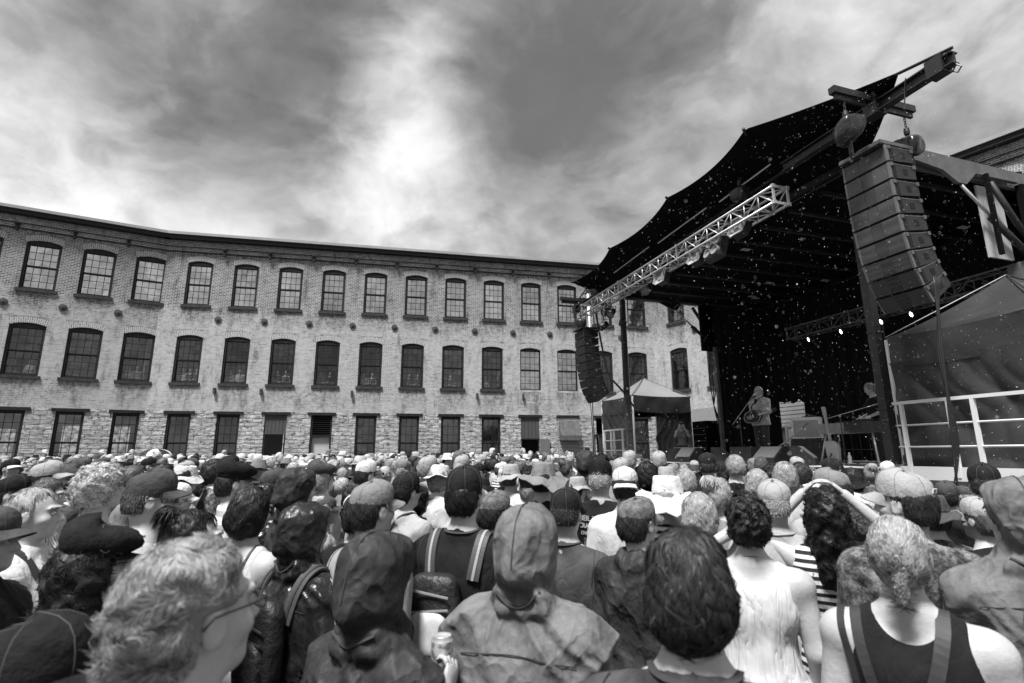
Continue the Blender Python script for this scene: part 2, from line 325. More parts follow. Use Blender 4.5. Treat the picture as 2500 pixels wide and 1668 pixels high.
def window(W, a0, a1, zb, zt, arch, glassm, cols, rowsn, frame=True, shade=None, lite=False):
    """double-hung sash window: frame with sill, two sashes with glazing bars, glass"""
    root = MB(); t = .09 if frame else .03
    def arcz(a): tt = (a-a0)/(a1-a0); return zt-arch*(2*tt-1)**2 if arch else zt
    W.box(root, a0, a0+t, zb, arcz(a0+t)-.0, -REC-.08, -.05); W.box(root, a1-t, a1, zb, arcz(a1-t), -REC-.08, -.05)
    n = 8
    for i in range(n):
        x0 = a0+(a1-a0)*i/n; x1 = a0+(a1-a0)*(i+1)/n; lo = zt-arch-t*1.1
        y0, y1 = arcz(x0), arcz(x1)
        vs = [W.P(x0, lo, -.052), W.P(x1, lo, -.052), W.P(x1, y1, -.052), W.P(x0, y0, -.052), W.P(x0, lo, -REC-.08), W.P(x1, lo, -REC-.08)]
        root.add(vs, [(0, 1, 2, 3), (0, 4, 5, 1)])
    W.box(root, a0+t, a1-t, zb, zb+t*.8, -REC-.08, -.06)
    fr = root.build('window', mWOOD, mill)
    if frame:
        s = MB(); W.box(s, a0-.09, a1+.09, zb-.13, zb+.01, -.1, .07); s.build('sill', mSILL, fr)
    gb = MB(); g0, g1, h0, h1 = a0+t, a1-t, zb+t*.8, zt-arch-t*1.1; zm = (h0+h1)/2
    b = .011
    for k, (za, zc, off) in enumerate(((h0, zm, -.15), (zm, h1, -.11))):
        W.box(gb, g0, g1, za, za+.045, off-.02, off+.018); W.box(gb, g0, g1, zc-.045, zc, off-.02, off+.018)
        W.box(gb, g0, g0+.04, za+.045, zc-.045, off-.02, off+.018); W.box(gb, g1-.04, g1, za+.045, zc-.045, off-.02, off+.018)
        for i in range(1, cols): x = g0+(g1-g0)*i/cols; W.box(gb, x-b, x+b, za+.045, zc-.045, off-.01, off+.01)
        for j in range(1, rowsn): y = za+(zc-za)*j/rowsn; W.box(gb, g0+.04, g1-.04, y-b, y+b, off-.012, off+.012)
    gb.build('sash', mWOOD, fr)
    pn = MB()
    for za, zc, off in ((h0, zm, -.152), (zm, h1, -.112)):
        pn.add([W.P(g0, za, off), W.P(g1, za, off), W.P(g1, zc, off), W.P(g0, zc, off)], [(0, 1, 2, 3)])
    pn.build('pane', glassm, fr)
    if shade:
        sh = MB(); W.box(sh, g0+.02, g1-.02, h0+(h1-h0)*shade[0], h0+(h1-h0)*shade[1], -.26, -.25); sh.build('blind', mSHADE, fr)
    if arch:
        ar = MB(); n = 14
        for i in range(n):
            f0, f1 = i/n, (i+1)/n; x0 = a0-.04+(a1-a0+.08)*f0; x1 = a0-.04+(a1-a0+.08)*f1
            y0 = zt-arch*(2*f0-1)**2; y1 = zt-arch*(2*f1-1)**2
            pts = [(x0, y0+.004), (x1, y1+.004), (x1+(f1-.5)*.10, y1+.27), (x0+(f0-.5)*.10, y0+.27)]
            ar.add([W.P(a, z, .006) for a, z in pts], [(0, 1, 2, 3)], 0, [[(0, x0), (0, x1), (.26, x1), (.26, x0)]])
        ar.build('brick_arch', mARCH, fr)
    return fr
K = (-17.67, 25.42); CORNER = (8.58, 31.12); FAR = (19.9, 14.2)
LEFTEND = (K[0]-.874*16, K[1]-.486*16)
WM = Wall(K, CORNER); WR = Wall(CORNER, FAR, 1); WL = Wall(LEFTEND, K)
wallR_u = WR.u
def rows_for(W, ups, mids): return [(Z_MB, Z_MT, [(a, b, .13) for a, b in mids]), (Z_UB, Z_UT, [(a, b, .13) for a, b in ups])]
ww = 1.2
mainU = [(1.03+2.2*k, 1.03+2.2*k+ww) for k in range(12)]; mainM = [(a-.08, b-.08) for a, b in mainU]
leftU = [(16-(1.24+2.09*k), 16-(1.2+2.09*k)+1.26) for k in range(7)][::-1]; leftM = [(a-.05, b-.05) for a, b in leftU]
retU = [(1.15+2.45*k, 1.15+2.45*k+ww) for k in range(8)]; retM = retU
ZST = 3.86   # stone below, brick above
for W, U, Mi, nm in ((WL, leftU, leftM, 'brick_wall'), (WM, mainU, mainM, 'brick_wall'), (WR, retU, retM, 'brick_wall')):
    wall_with_openings(W, rows_for(W, U, Mi), nm, ZST, Z_ROOF-.1, mBR['M' if W is WM else 'L' if W is WL else 'R'], uoff=0 if W is WM else 37)
# ground storey
gw = 1.05
mainG = [(1.03-.06+2.2*k, 1.03-.06+2.2*k+gw) for k in range(12)]
leftG = [(a, a+gw) for a, b in leftU]; retG = retU
for W, G in ((WL, leftG), (WM, mainG), (WR, retG)):
    wall_with_openings(W, [(.95 if 1 else 0, Z_L-.14, [(a, b, 0) for a, b in G])], 'stone_wall', 0, ZST, mSTONE)
rs = random.Random(3)
for W, U, Mi, G in ((WL, leftU, leftM, leftG), (WM, mainU, mainM, mainG), (WR, retU, retM, retG)):
    for i, (a, b) in enumerate(U):
        sh = None
        if W is WM and i == 2: sh = (.0, .98)
        elif rs.random() < .35: sh = (0, rs.choice([.2, .3, .48]))
        window(W, a, b, Z_UB, Z_UT, .13, mG_UP, 4, 3, shade=sh)
    for i, (a, b) in enumerate(Mi):
        flat = W is WM and i in (8, 9)
        window(W, a, b, Z_MB, Z_MT, .13, mG_MID if not flat else mG_UP, 4, 3, frame=not flat)
    for i, (a, b) in enumerate(G):
        if W is WM and i in (2, 3, 8, 9, 10): continue
        window(W, a, b, .95, Z_L-.14, 0, mG_LOW, 3, 3)
    for i, (a, b) in enumerate(G):
        l = MB(); W.box(l, a-.16, b+.16, Z_L-.135, Z_L+.0, -.05, .05); l.build('lintel', mWOOD, mill)
# special ground-floor bays on the main wall
a, b = mainG[2]; m_ = MB(); WM.box(m_, a, b, 2.75, Z_L-.14, -.14, -.06)
for k in range(1, 6): WM.box(m_, a+(b-a)*k/6-.006, a+(b-a)*k/6+.006, 2.76, Z_L-.15, -.06, -.052, 1)
dp = m_.build('boarded_transom', [mDOORB, mDARK], mill)
m_ = MB(); WM.box(m_, a, a+.08, .95, 2.75, -.12, -.03); WM.box(m_, b-.08, b, .95, 2.75, -.12, -.03); m_.build('door_frame', mWOOD, mill)
a, b = mainG[3]; m_ = MB(); WM.box(m_, a, a+.09, .95, Z_L-.14, -.2, -.04); WM.box(m_, b-.09, b, .95, Z_L-.14, -.2, -.04)
for k in range(9): z = 2.72+k*.105; WM.box(m_, a+.09, b-.09, z, z+.018, -.16, -.05); 
WM.box(m_, a+.09, b-.09, 2.62, 2.70, -.18, -.045); m_.build('louver', mWOOD, mill)
m_ = MB(); WM.box(m_, a+.09, b-.09, .95, 2.62, -.2, -.19); m_.build('pane', mSHADE, mill)
m_ = MB(); WM.box(m_, a+.09, b-.09, 2.7, Z_L-.15, -.23, -.22); m_.build('louver_back', mDARK, mill)
a, b = mainG[8]; m_ = MB(); WM.box(m_, a, b, 2.55, Z_L-.14, -.12, -.04)
for k in range(1, 5): WM.box(m_, a+(b-a)*k/5-.006, a+(b-a)*k/5+.006, 2.56, Z_L-.15, -.04, -.032, 1)
m_.build('boarded_transom', [mDOORB, mDARK], mill)
m_ = MB(); WM.box(m_, a, a+.06, .95, 2.55, -.12, -.03); WM.box(m_, b-.06, b, .95, 2.55, -.12, -.03); WM.box(m_, a, b, 2.5, 2.56, -.12, -.03); m_.build('door_frame', mWOOD, mill)
# open door leaf swung flat against the stone, with the bay number painted on a dark plate
m_ = MB(); WM.box(m_, b+.01, b+.56, .1, 2.52, .06, .11); dl = m_.build('door', mat('grey_door', .16, .5, var=.2), mill)
m_ = MB(); WM.box(m_, b+.14, b+.44, 1.0, 1.78, .112, .118); m_.build('door_plate', mat('black_plate', .03, .5), dl)
def text_mesh(body, size, ext=.002, font=None, bold=0):
    cu = bpy.data.curves.new('lettering', 'FONT'); cu.body = body; cu.size = size; cu.extrude = ext; cu.align_x = 'CENTER'; cu.align_y = 'CENTER'; cu.offset = bold; cu.space_line = .82
    ob = bpy.data.objects.new('lettering', cu); COL.objects.link(ob); bpy.context.view_layer.update()
    me = bpy.data.meshes.new_from_object(ob.evaluated_get(bpy.context.evaluated_depsgraph_get()))
    bpy.data.objects.remove(ob); return me
def text(body, size, mtx, m, parent, name='lettering', **kw):
    me = text_mesh(body, size, **kw); me.materials.clear(); me.materials.append(m); me.transform(mtx)
    return place(name, me, parent)
mWHITE = mat('white_paint', .8, .5)
def wall_mtx(W, a, z, off): 
    o = W.P(a, z, off); R = Matrix((W.u, Vector((0, 0, 1)), W.m)).transposed().to_4x4(); return Matrix.Translation(o) @ R
text('113', .28, wall_mtx(WM, b+.29, 1.58, .121), mWHITE, dl, 'number', bold=.006)
a, b = mainG[9]; m_ = MB(); 
pts = [(a-.1, .0), (b+.1, .0), (b+.1, Z_L-.06), (a-.1, Z_L-.06)]; m_.add([WM.P(x, z, .012) for x, z in pts], [(0, 1, 2, 3)], 0, [pts]); m_.build('brick_infill', mRB, mill)
m_ = MB(); vs = [WM.P(a-.02, Z_L-.25, .02), WM.P(b+.12, Z_L-.3, .02), WM.P(b+.12, 2.72, .38), WM.P(a-.02, 2.72, .38), WM.P(b+.12, 2.45, .38), WM.P(a-.02, 2.45, .38), WM.P(a-.02, 2.5, .02), WM.P(b+.12, 2.5, .02)]
m_.add(vs, [(0, 1, 2, 3), (3, 2, 4, 5), (5, 4, 7, 6), (0, 3, 5, 6), (1, 7, 4, 2)])
m_.grid(lambda u, v: WM.P(a+.14+u*(b-a-.16), 2.8+v*.7-.12*u*(1-v), .30-.25*v+.07*math.sin(9*u+3*v)), 8, 6)
m_.build('vent_cover', mat('grey_tarp', .10, .5, var=.4, vs=5), mill)
a, b = mainG[10]; m_ = MB(); WM.box(m_, a+.1, b+.3, .02, 2.68, .0, .03); m_.build('door', mat('dark_door', .03, .5), mill)
m_ = MB(); WM.box(m_, a-.15, b+.35, 2.70, 2.80, .0, .06); m_.build('lintel', mWOOD, mill)
# two small stencilled lines over the door
text('NO PARKING', .13, wall_mtx(WM, mainG[8][0]+.45, 4.52, .01), mWHITE, mill, 'stencil')
# interior: floor slabs, back wall, ceilings, seen through the panes
def interior(W):
    m_ = MB(); D = 6.5
    for z in (4.35, 8.35): W.box(m_, .3, W.L-.3, z-.25, z, -D, -.45)
    W.box(m_, .3, W.L-.3, 12.6, 12.85, -D, -.45)
    m_.build('floor_slab', mROOMC, mill)
    m_ = MB(); W.box(m_, .3, W.L-.3, 0, 12.5, -D-.2, -D); m_.build('back_wall', mROOM, mill)
    for x in (.3, W.L-.4): m_ = MB(); W.box(m_, x, x+.1, .07, 12.55, -D+.01, -.46); m_.build('side_wall', mROOM, mill)
    m_ = MB(); W.box(m_, .3, W.L-.3, .02, .06, -D, -.4); m_.build('ground_floor_slab', mDARK, mill)
for W in (WL, WM, WR): interior(W)
# cornice: pale gutter board above a dark soffit, corbel courses, roof sheet
for W, e0, e1 in ((WL, 0, .06), (WM, -.12, .0), (WR, 0, 1.2)):
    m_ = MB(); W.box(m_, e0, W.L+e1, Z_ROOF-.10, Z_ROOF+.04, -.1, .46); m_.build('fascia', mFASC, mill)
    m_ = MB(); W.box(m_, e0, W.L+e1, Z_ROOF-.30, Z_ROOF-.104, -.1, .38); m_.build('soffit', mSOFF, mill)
    m_ = MB(); W.box(m_, e0, W.L+e1, Z_ROOF-.62, Z_ROOF-.305, .0, .09); W.box(m_, e0, W.L+e1, Z_ROOF-.86, Z_ROOF-.62, .0, .045)
    for z0_, z1_, o_ in ((Z_ROOF-.62, Z_ROOF-.305, .092), (Z_ROOF-.86, Z_ROOF-.62, .047)):
        m_.add([W.P(e0, z0_, o_), W.P(W.L+e1, z0_, o_), W.P(W.L+e1, z1_, o_), W.P(e0, z1_, o_)], [(0, 1, 2, 3)], 0, [[(e0, z0_), (W.L+e1, z0_), (W.L+e1, z1_), (e0, z1_)]])
    o = m_.build('corbel_course', mBR['M' if W is WM else 'L' if W is WL else 'R'], mill)
    m_ = MB(); W.box(m_, e0, W.L+e1, Z_ROOF-.655, Z_ROOF-.625, .092, .10); W.box(m_, e0, W.L+e1, Z_ROOF-.90, Z_ROOF-.865, .0, .05); m_.build('drip_line', mSOFF, mill)
    m_ = MB(); W.box(m_, -.5, W.L+.5, Z_ROOF-.05, Z_ROOF+.05, -9, -.1); m_.build('roof', mat('roof_sheet', .2, .8), mill)
# star anchor plates and scuppers between bays
def wrange(W, U): return [((a+b)/2) for a, b in U]
for W, U in ((WL, leftU), (WM, mainU), (WR, retU)):
    for (a0, b0), (a1, b1) in zip(U, U[1:]):
        xm = (b0+a1)/2
        m_ = MB(); c = W.P(xm, 8.50, .03)
        R = Matrix((W.u, Vector((0, 0, 1)), W.m)).transposed()
        m_.lathe([(.0, .07), (.05, .07), (.06, .035), (.17, .02), (.175, -.03)], 8, c, rot=R); m_.build('anchor_plate', mIRON, mill)
        m_ = MB(); W.box(m_, xm-.05, xm+.05, Z_ROOF-1.02, Z_ROOF-.72, .05, .2); W.box(m_, xm-.09, xm+.09, Z_ROOF-.74, Z_ROOF-.66, .10, .26); m_.build('scupper', mSOFF, mill)
for x in (2.95, 5.1, 9.5, 16.1, 18.7): 
    m_ = MB(); WM.box(m_, x-.05, x+.05, 4.72, 5.0, .0, .16); m_.build('wall_lamp', mIRON, mill)
# exposed brick patch around the eighth bay window, where the wash was cleaned off
a, b = mainM[4]
for s0, s1 in ((a-.55, a-.02), (b+.02, b+.55)):
    m_ = MB()
    for k in range(30):
        z = 4.5+k*.11; jit = rs.uniform(-.22, .18)
        if s0 < a: p4 = [(s0+jit, z), (s1, z), (s1, z+.11), (s0+jit, z+.11)]
        else: p4 = [(s0, z), (s1+jit, z), (s1+jit, z+.11), (s0, z+.11)]
        m_.add([WM.P(x, zz, .005) for x, zz in p4], [(0, 1, 2, 3)], 0, [p4])
    m_.build('repaired_brickwork', mARCH, mill)
# things inside the mid and ground floor rooms: glowing panels that stand for daylight from the far side
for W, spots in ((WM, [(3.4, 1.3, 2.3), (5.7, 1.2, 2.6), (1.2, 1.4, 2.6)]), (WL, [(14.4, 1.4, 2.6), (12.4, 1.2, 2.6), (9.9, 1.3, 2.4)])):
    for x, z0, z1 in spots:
        m_ = MB(); W.box(m_, x, x+.75, z0, z1+.6, -3.2, -3.15); m_.build('far_daylight_panel', mat('glowing_daylight_panel', .8, .6, custom=lambda N, tc, p: (N.t.links.new(N.ramp(N.n('ShaderNodeTexNoise', {'Vector': tc, 'Scale': 6.0, 'Detail': 6.0}).outputs[0], [(.4, .15), (.6, .6)]), p.inputs['Emission Color']), setattr(p.inputs['Emission Strength'], 'default_value', .45))), mill)
# ================================================================== the stage: s = upstage, t = away from the camera along the front edge
TH = -.303; SE0 = Vector((4.74, 11.06, 0)); SD = Vector((math.sin(TH), math.cos(TH), 0)); SN = Vector((math.cos(TH), -math.sin(TH), 0)); UPV = Vector((0, 0, 1))
def S(s, t, z): return SE0 + SN*s + SD*t + UPV*z
SROT = Matrix((SN, SD, UPV)).transposed()
def sbox(mb, s0, s1, t0, t1, z0, z1, mi=0):
    return mb.box(S((s0+s1)/2, (t0+t1)/2, (z0+z1)/2), (abs(s1-s0), abs(t1-t0), abs(z1-z0)), SROT, mi)
SRZ = math.atan2(SN.y, SN.x)
def sthing(name, label, cat, s, t, z, group=None, rz=None): return thing(name, label, cat, S(s, t, z), SRZ if rz is None else rz, group)
def fin(mb, name, mats, root, smooth=False, **kw): return local(mb, root).build(name, mats, root, smooth=smooth, **kw)
DZ = 1.53; TL_, TR_ = 4.6, -3.4
mBLK = mat('black_steel', .018, .45, var=.5, vs=4); mFAB = mat('black_scrim', .006, .9, var=.3, vs=2, spec=.08); mALU = mat('aluminium', .62, .38, var=.12, vs=3, metal=.55)
mDECK = mat('stage_deck', .5, .6, var=.35, vs=3); mPOST = mat('white_rail', .78, .45); mGREY = mat('galvanised', .13, .45, var=.3, vs=5, metal=.2)
mVINYL = mat('grey_vinyl', .042, .38, var=.35, vs=2.0, bump=.5, bs=6); mVIN2 = mat('dark_vinyl', .03, .42, var=.25, vs=2.0, bump=.4, bs=6); mCABLE = mat('cable_rubber', .012, .5)
mTOP = mat('wet_canopy_top', .22, .4, var=.18, vs=1.5)
mTOLEX = mat('cream_tolex', .86, .6, var=.08); mGRILLE = mat('speaker_cloth', .42, .8, var=.1, vs=40); mTRAN = mat('pale_panel', .5, .6, var=.1, vs=1.2)
mCURT = mat('black_curtain', .018, .9, spec=.1); mBAG = mat('rain_bag', .015, .3, var=.5, vs=4, bump=.8, bs=9); mLENS = mat('lamp_lens', .25, .2, var=.2, vs=30)
mLAMP = mat('lit_lamp', 1, .5)
mLAMP.node_tree.nodes['Principled BSDF'].inputs['Emission Color'].default_value = (1, 1, 1, 1); mLAMP.node_tree.nodes['Principled BSDF'].inputs['Emission Strength'].default_value = 7.0
stage = sthing('stage', 'black mobile concert stage with a dark scalloped canopy roof at the right of the courtyard', 'stage', 0, 0, 0)
mb = MB(); sbox(mb, 0, 5.4, TR_, TL_, DZ-.16, DZ); sbox(mb, .25, 3.9, TL_+.01, 8.5, DZ-.16, DZ-.003); sbox(mb, .0, 3.6, -7.4, TR_-.01, DZ-.16, DZ-.003)
fin(mb, 'deck', mDECK, stage)
mb = MB(); sbox(mb, -.035, -.005, -7.4, TR_+.12, DZ-.17, DZ+.04); fin(mb, 'toe_board', mPOST, stage)
mb = MB(); sbox(mb, -.03, -.005, TR_+.13, TL_, DZ-.12, DZ-.01); fin(mb, 'front_rim', mBLK, stage)
def skirt(u, v):
    t = -7.6+16*u; z = (DZ-.14)*(1-v); sag = .05*math.sin(t*2.3)+.03*math.sin(t*5.1+1)
    return S(-.07-.16*v-.09*abs(math.sin(t*1.4+.6))*v*(1-.4*v)*2+sag*v, t, z)
mb = MB(); mb.grid(skirt, 160, 14); fin(mb, 'skirt', mat('skirt_vinyl', .03, .32, var=.3, vs=2), stage, True)
mb = MB()
for s in (.6, 2.6, 5.0):
    for t in (-6.5, -5, -3, -1, 1, 3, 5.5, 8): sbox(mb, s-.04, s+.04, t-.04, t+.04, 0, DZ-.16)
fin(mb, 'deck_legs', mBLK, stage)
# roof: flat hard section over the deck, fabric canopy sweeping up in front
ZR = 6.42
mb = MB(); sbox(mb, .1, 5.6, -3.45, 4.55, ZR, ZR+.22)
fin(mb, 'roof_slab', mFAB, stage)
for k in range(11): t = -3.2+k*.76; mb = MB(); sbox(mb, .2, 5.5, t-.03, t+.03, ZR-.07, ZR-.002); fin(mb, 'roof_rib', mat('roof_rib_paint', .02, .7), stage)
for t in (-3.55, 4.62): mb = MB(); mb.beam(S(.1, t, ZR+.12), S(5.6, t, ZR+.12), .07, .34); fin(mb, 'roof_side_beam', mGREY if t < 0 else mBLK, stage)
tips = [(4.75, 6.80), (2.35, 6.95), (-.28, 7.08), (-2.62, 7.2), (-4.75, 6.84)]
def canopy(u, v):
    t = 4.62-7.95*u
    # front edge follows the scalloped tips
    tt = 4.75-9.5*u; sfr = -1.58 if tt > -2.62 else -1.58+.68*((-2.62-tt)/2.13)
    for (ta, za), (tb, zb) in zip(tips, tips[1:]):
        if tt >= tb-1e-6: break
    f = (ta-tt)/(ta-tb); z = za+(zb-za)*f; sc_ = .20*(1-(2*f-1)**2)
    sc_ *= 1 if tt > -2.62 else .25; front = S(sfr+sc_*.8, tt, z-sc_*.25); back = S(.08, t, ZR+.05)
    p = back.lerp(front, v); p.z -= .10*math.sin(PI*v); return p
mb = MB(); mb.grid(canopy, 96, 8); 
c_ = fin(mb, 'canopy', mFAB, stage, True); sol = c_.modifiers.new('thick', 'SOLIDIFY'); sol.thickness = .02
mb = MB()
for (t, z) in tips[:4]:
    tb = 4.62-8.2*(4.75-t)/9.5; mb = MB()
    mb.tube(S(.1, tb, ZR+.12), S(-1.61, t, z+.02), .028, 6); fin(mb, 'canopy_bow', mBLK, stage)
for t0, t1 in ((3.55, 4.7), (1.45, 3.25), (-.75, 1.05), (-2.5, -1.15)):
    mb = MB(); mb.tube(S(-.98, t0, 6.72+.0*t0), S(-.98, t1, 6.66), .014, 6); fin(mb, 'canopy_rod', mat('pale_rod', .6, .4), stage)
mb = MB(); mb.beam(S(-.62, -3.0, 6.72), S(-.62, 4.6, 6.62), .05, .1); mb.beam(S(-.1, -3.4, 6.5), S(-.1, 4.5, 6.5), .1, .16); fin(mb, 'roof_header', mBLK, stage)
mb = MB()
rr = random.Random(5)
for i in range(7):
    s, t = rr.uniform(.5, 4.5), rr.uniform(-3, 3.6); mb = MB(); sbox(mb, s, s+.22, t, t+.12, ZR-.085, ZR-.075); fin(mb, 'roof_lit_panel', mat('pale_lit_panel', .5, .5), stage)  # pale colour stands in for small lit panels under the roof
# side gussets, hydraulic rams and hanging end panels
for sgn, t in ((1, 4.55), (-1, -3.66)):
    mb = MB(); zb = ZR+.0
    if sgn > 0: pts = [(-1.55, 6.78), (.1, 6.40), (1.25, 6.36), (1.72, 6.16), (1.9, 6.16), (2.05, 6.36), (3.2, 6.36), (3.2, 6.6), (.1, 6.66), (-1.55, 6.92)]
    else: pts = [(.6, 6.46), (1.4, 6.36), (1.72, 6.18), (1.92, 6.18), (2.2, 6.42), (3.3, 6.42), (3.3, 6.62), (.6, 6.66)]
    n = len(pts); mb.add([S(a, t-.03, z) for a, z in pts]+[S(a, t+.03, z) for a, z in pts], [tuple(range(n)), tuple(range(2*n-1, n-1, -1))]+[(i, (i+1) % n, n+(i+1) % n, n+i) for i in range(n)])
    fin(mb, 'side_gusset', mBLK if sgn > 0 else mGREY, stage)
    mb = MB(); mb.tube(S(1.82, t, 6.16), S(2.5, t, 5.6), .026, 10); fin(mb, 'ram_rod', mALU, stage, True)
    mb = MB(); mb.tube(S(2.4, t, 5.66), S(3.35, t, 4.95), .055, 10); mb.tube(S(2.5, t+.04*sgn, 6.3), S(3.4, t+.04*sgn, 5.0), .05, 8); fin(mb, 'ram', mBLK, stage, True)
    mb = MB()
    if sgn > 0: sbox(mb, 2.72, 3.45, t-.05, t+.05, 4.9, 6.36)
    else:
        sbox(mb, 3.3, 5.4, t-.05, t+.05, 5.0, 6.40); sbox(mb, 2.3, 2.36, t-.12, t-.06, 4.95, 6.4)
    fin(mb, 'end_panel', mFAB, stage)
mb = MB(); sbox(mb, 2.37, 2.98, -3.56, -3.53, 4.98, 6.30); fin(mb, 'light_panel', mTRAN, stage)
mb = MB(); sbox(mb, 3.0, 3.18, -3.60, -3.42, DZ, 4.94); sbox(mb, 4.9, 5.1, -3.6, -3.4, DZ, 6.4); fin(mb, 'rear_post', mGREY, stage)
# support columns
for t, zt, s in ((4.5, 6.38, -.05), (-3.15, 6.45, .02)):
    mb = MB(); sbox(mb, s-.065, s+.065, t-.065, t+.065, .02 if t > 0 else DZ-.3, zt)
    for z in (2.4, 3.6, 4.8): sbox(mb, s-.075, s+.075, t-.075, t+.075, z, z+.03)
    c_ = fin(mb, 'support_column', mBLK if t < 0 else mat('grey_steel', .05, .45, var=.3), stage)
    mb = MB()
    for z in (5.6, 4.6, 3.7): mb.path([S(s, t-.07, z), S(s, t-.15, z), S(s, t-.15, z-.22), S(s, t-.07, z-.22)], .009, 5)
    fin(mb, 'rung', mBLK, c_) if False else fin(mb, 'rungs', mBLK, stage)
mb = MB(); sbox(mb, -.05, .12, -3.28, -3.02, DZ+.02, DZ+.06); fin(mb, 'column_foot', mGREY, stage)
mb = MB(); mb.box(S(-.15, 4.36, 5.55), (.14, .2, .2), SROT @ Matrix.Rotation(.7, 3, 'X')); fin(mb, 'clamp_block', mBLK, stage)
# backdrop curtains with deep folds, a gap at the far end shows the yard behind
def curtain(s0, t0, s1, t1, z0, z1, nf, name, top=None):
    mb = MB(); dx = s1-s0; dt = t1-t0; L = math.hypot(dx, dt); nx, nt = -dt/L, dx/L
    def f(u, v):
        a = u*nf*2*PI; w = .07*(math.sin(a)+.45*math.sin(2.3*a+1.3)+.3*math.sin(.37*a))*(.5+.6*v)
        zb = z0 + (top(u) if top else 0)
        return S(s0+dx*u+nx*w, t0+dt*u+nt*w, z1+(zb-z1)*v)
    mb.grid(f, int(nf*14), 8); return fin(mb, name, mCURT, stage, True)
curtain(5.1, -3.4, 5.1, 3.15, DZ+.01, 6.4, 17, 'back_curtain')
curtain(5.1, 4.1, 5.1, 4.5, DZ+.01, 6.4, 2, 'back_curtain')
curtain(5.1, 3.15, 5.1, 4.1, 3.2, 6.4, 3, 'back_curtain', top=lambda u: .10*abs(math.sin(u*PI*2.5)))
curtain(3.1, 4.42, 5.1, 4.42, DZ+.01, 6.4, 6, 'side_curtain')
mb = MB(); sbox(mb, 3.02, 3.12, 4.34, 4.44, DZ, 5.0); mb.beam(S(3.3, 4.7, 4.9), S(3.4, 4.5, 2.6), .1, .1); fin(mb, 'wing_post', mGREY, stage)
mb = MB()
for q in range(3): mb.path([S(3.0+q*.12, 4.6+.1*q, 4.9), S(3.05+q*.1, 4.75-.05*q, 4.0), S(3.1, 4.7, 3.2), S(3.2+.2*q, 4.5, DZ+.02)], .016, 6)
fin(mb, 'wing_cables', mCABLE, stage, True)
# ---- box trusses
def truss(name, label, s, t0, t1, zc, w, mm, panels, group=None, r=.024):
    root = sthing(name, label, 'truss', s, (t0+t1)/2, zc, group)
    h = w/2; co = [(-h, -h), (h, -h), (h, h), (-h, h)]
    mb = MB()
    for a, b in co: mb.tube(S(s+a, t0, zc+b), S(s+a, t1, zc+b), r, 8)
    fin(mb, 'chords', mm, root, True)
    mb = MB()
    for i in range(panels):
        ta = t0+(t1-t0)*i/panels; tb = t0+(t1-t0)*(i+1)/panels
        for k in range(4):
            (a, b), (c, d) = co[k], co[(k+1) % 4]
            if (i+k) % 2: a, b, c, d = c, d, a, b
            mb.tube(S(s+a, ta, zc+b), S(s+c, tb, zc+d), r*.5, 6)
            mb.tube(S(s+a, tb, zc+b), S(s+c, tb, zc+d), r*.5, 6)
    fin(mb, 'bracing', mm, root, True)
    for tt in (t0, t0+(t1-t0)*.36, t0+(t1-t0)*.7, t1):
        mb = MB()
        for k in range(4):
            (a, b), (c, d) = co[k], co[(k+1) % 4]
            mb.beam(S(s+a, tt, zc+b), S(s+c, tt, zc+d), .045, .02, up=SD)
        for a, b in co: mb.box(S(s+a, tt, zc+b), (.06, .05, .06), SROT)
        fin(mb, 'joint_plate', mm, root)
    return root
truss('lighting_truss', 'bright aluminium box truss hung under the front edge of the canopy', -1.0, -2.66, 5.03, 6.05, .30, mALU, 22)
truss('lighting_truss', 'dark grey box truss at the back of the stage holding the lit lamps', 4.0, -4.2, 2.3, 5.02, .30, mat('dull_truss', .16, .5, var=.3), 18, r=.02)
# ---- lamps
def par(s, t, z, yaw, tilt, label, lit=False, r=.12, group='round stage lamps', lens=None):
    root = sthing('stage_lamp', label, 'stage lamp', s, t, z, group)
    q = SROT @ Euler((0, tilt, yaw)).to_matrix()
    c = S(s, t, z-.24)
    mb = MB(); mb.lathe([(.0, -.15), (r*.7, -.14), (r*.85, -.05), (r, .06), (r*1.03, .12), (r*.9, .12), (r*.9, .09)], 16, c, rot=q @ Matrix.Rotation(PI/2, 3, 'Y')); fin(mb, 'housing', mBLK, root, True)
    mb = MB(); mb.lathe([(0, .10), (r*.9, .092)], 16, c, rot=q @ Matrix.Rotation(PI/2, 3, 'Y')); fin(mb, 'lens', mLAMP if lit else mLENS, root)
    mb = MB(); sd = q @ Vector((0, 1, 0))
    mb.path([c+sd*(r+.03), c+sd*(r+.03)+Vector((0, 0, .16)), c-sd*(r+.03)+Vector((0, 0, .16)), c-sd*(r+.03)], .012, 6); mb.tube(c+Vector((0, 0, .16)), c+Vector((0, 0, .26)), .022, 6); fin(mb, 'yoke', mBLK, root); return root
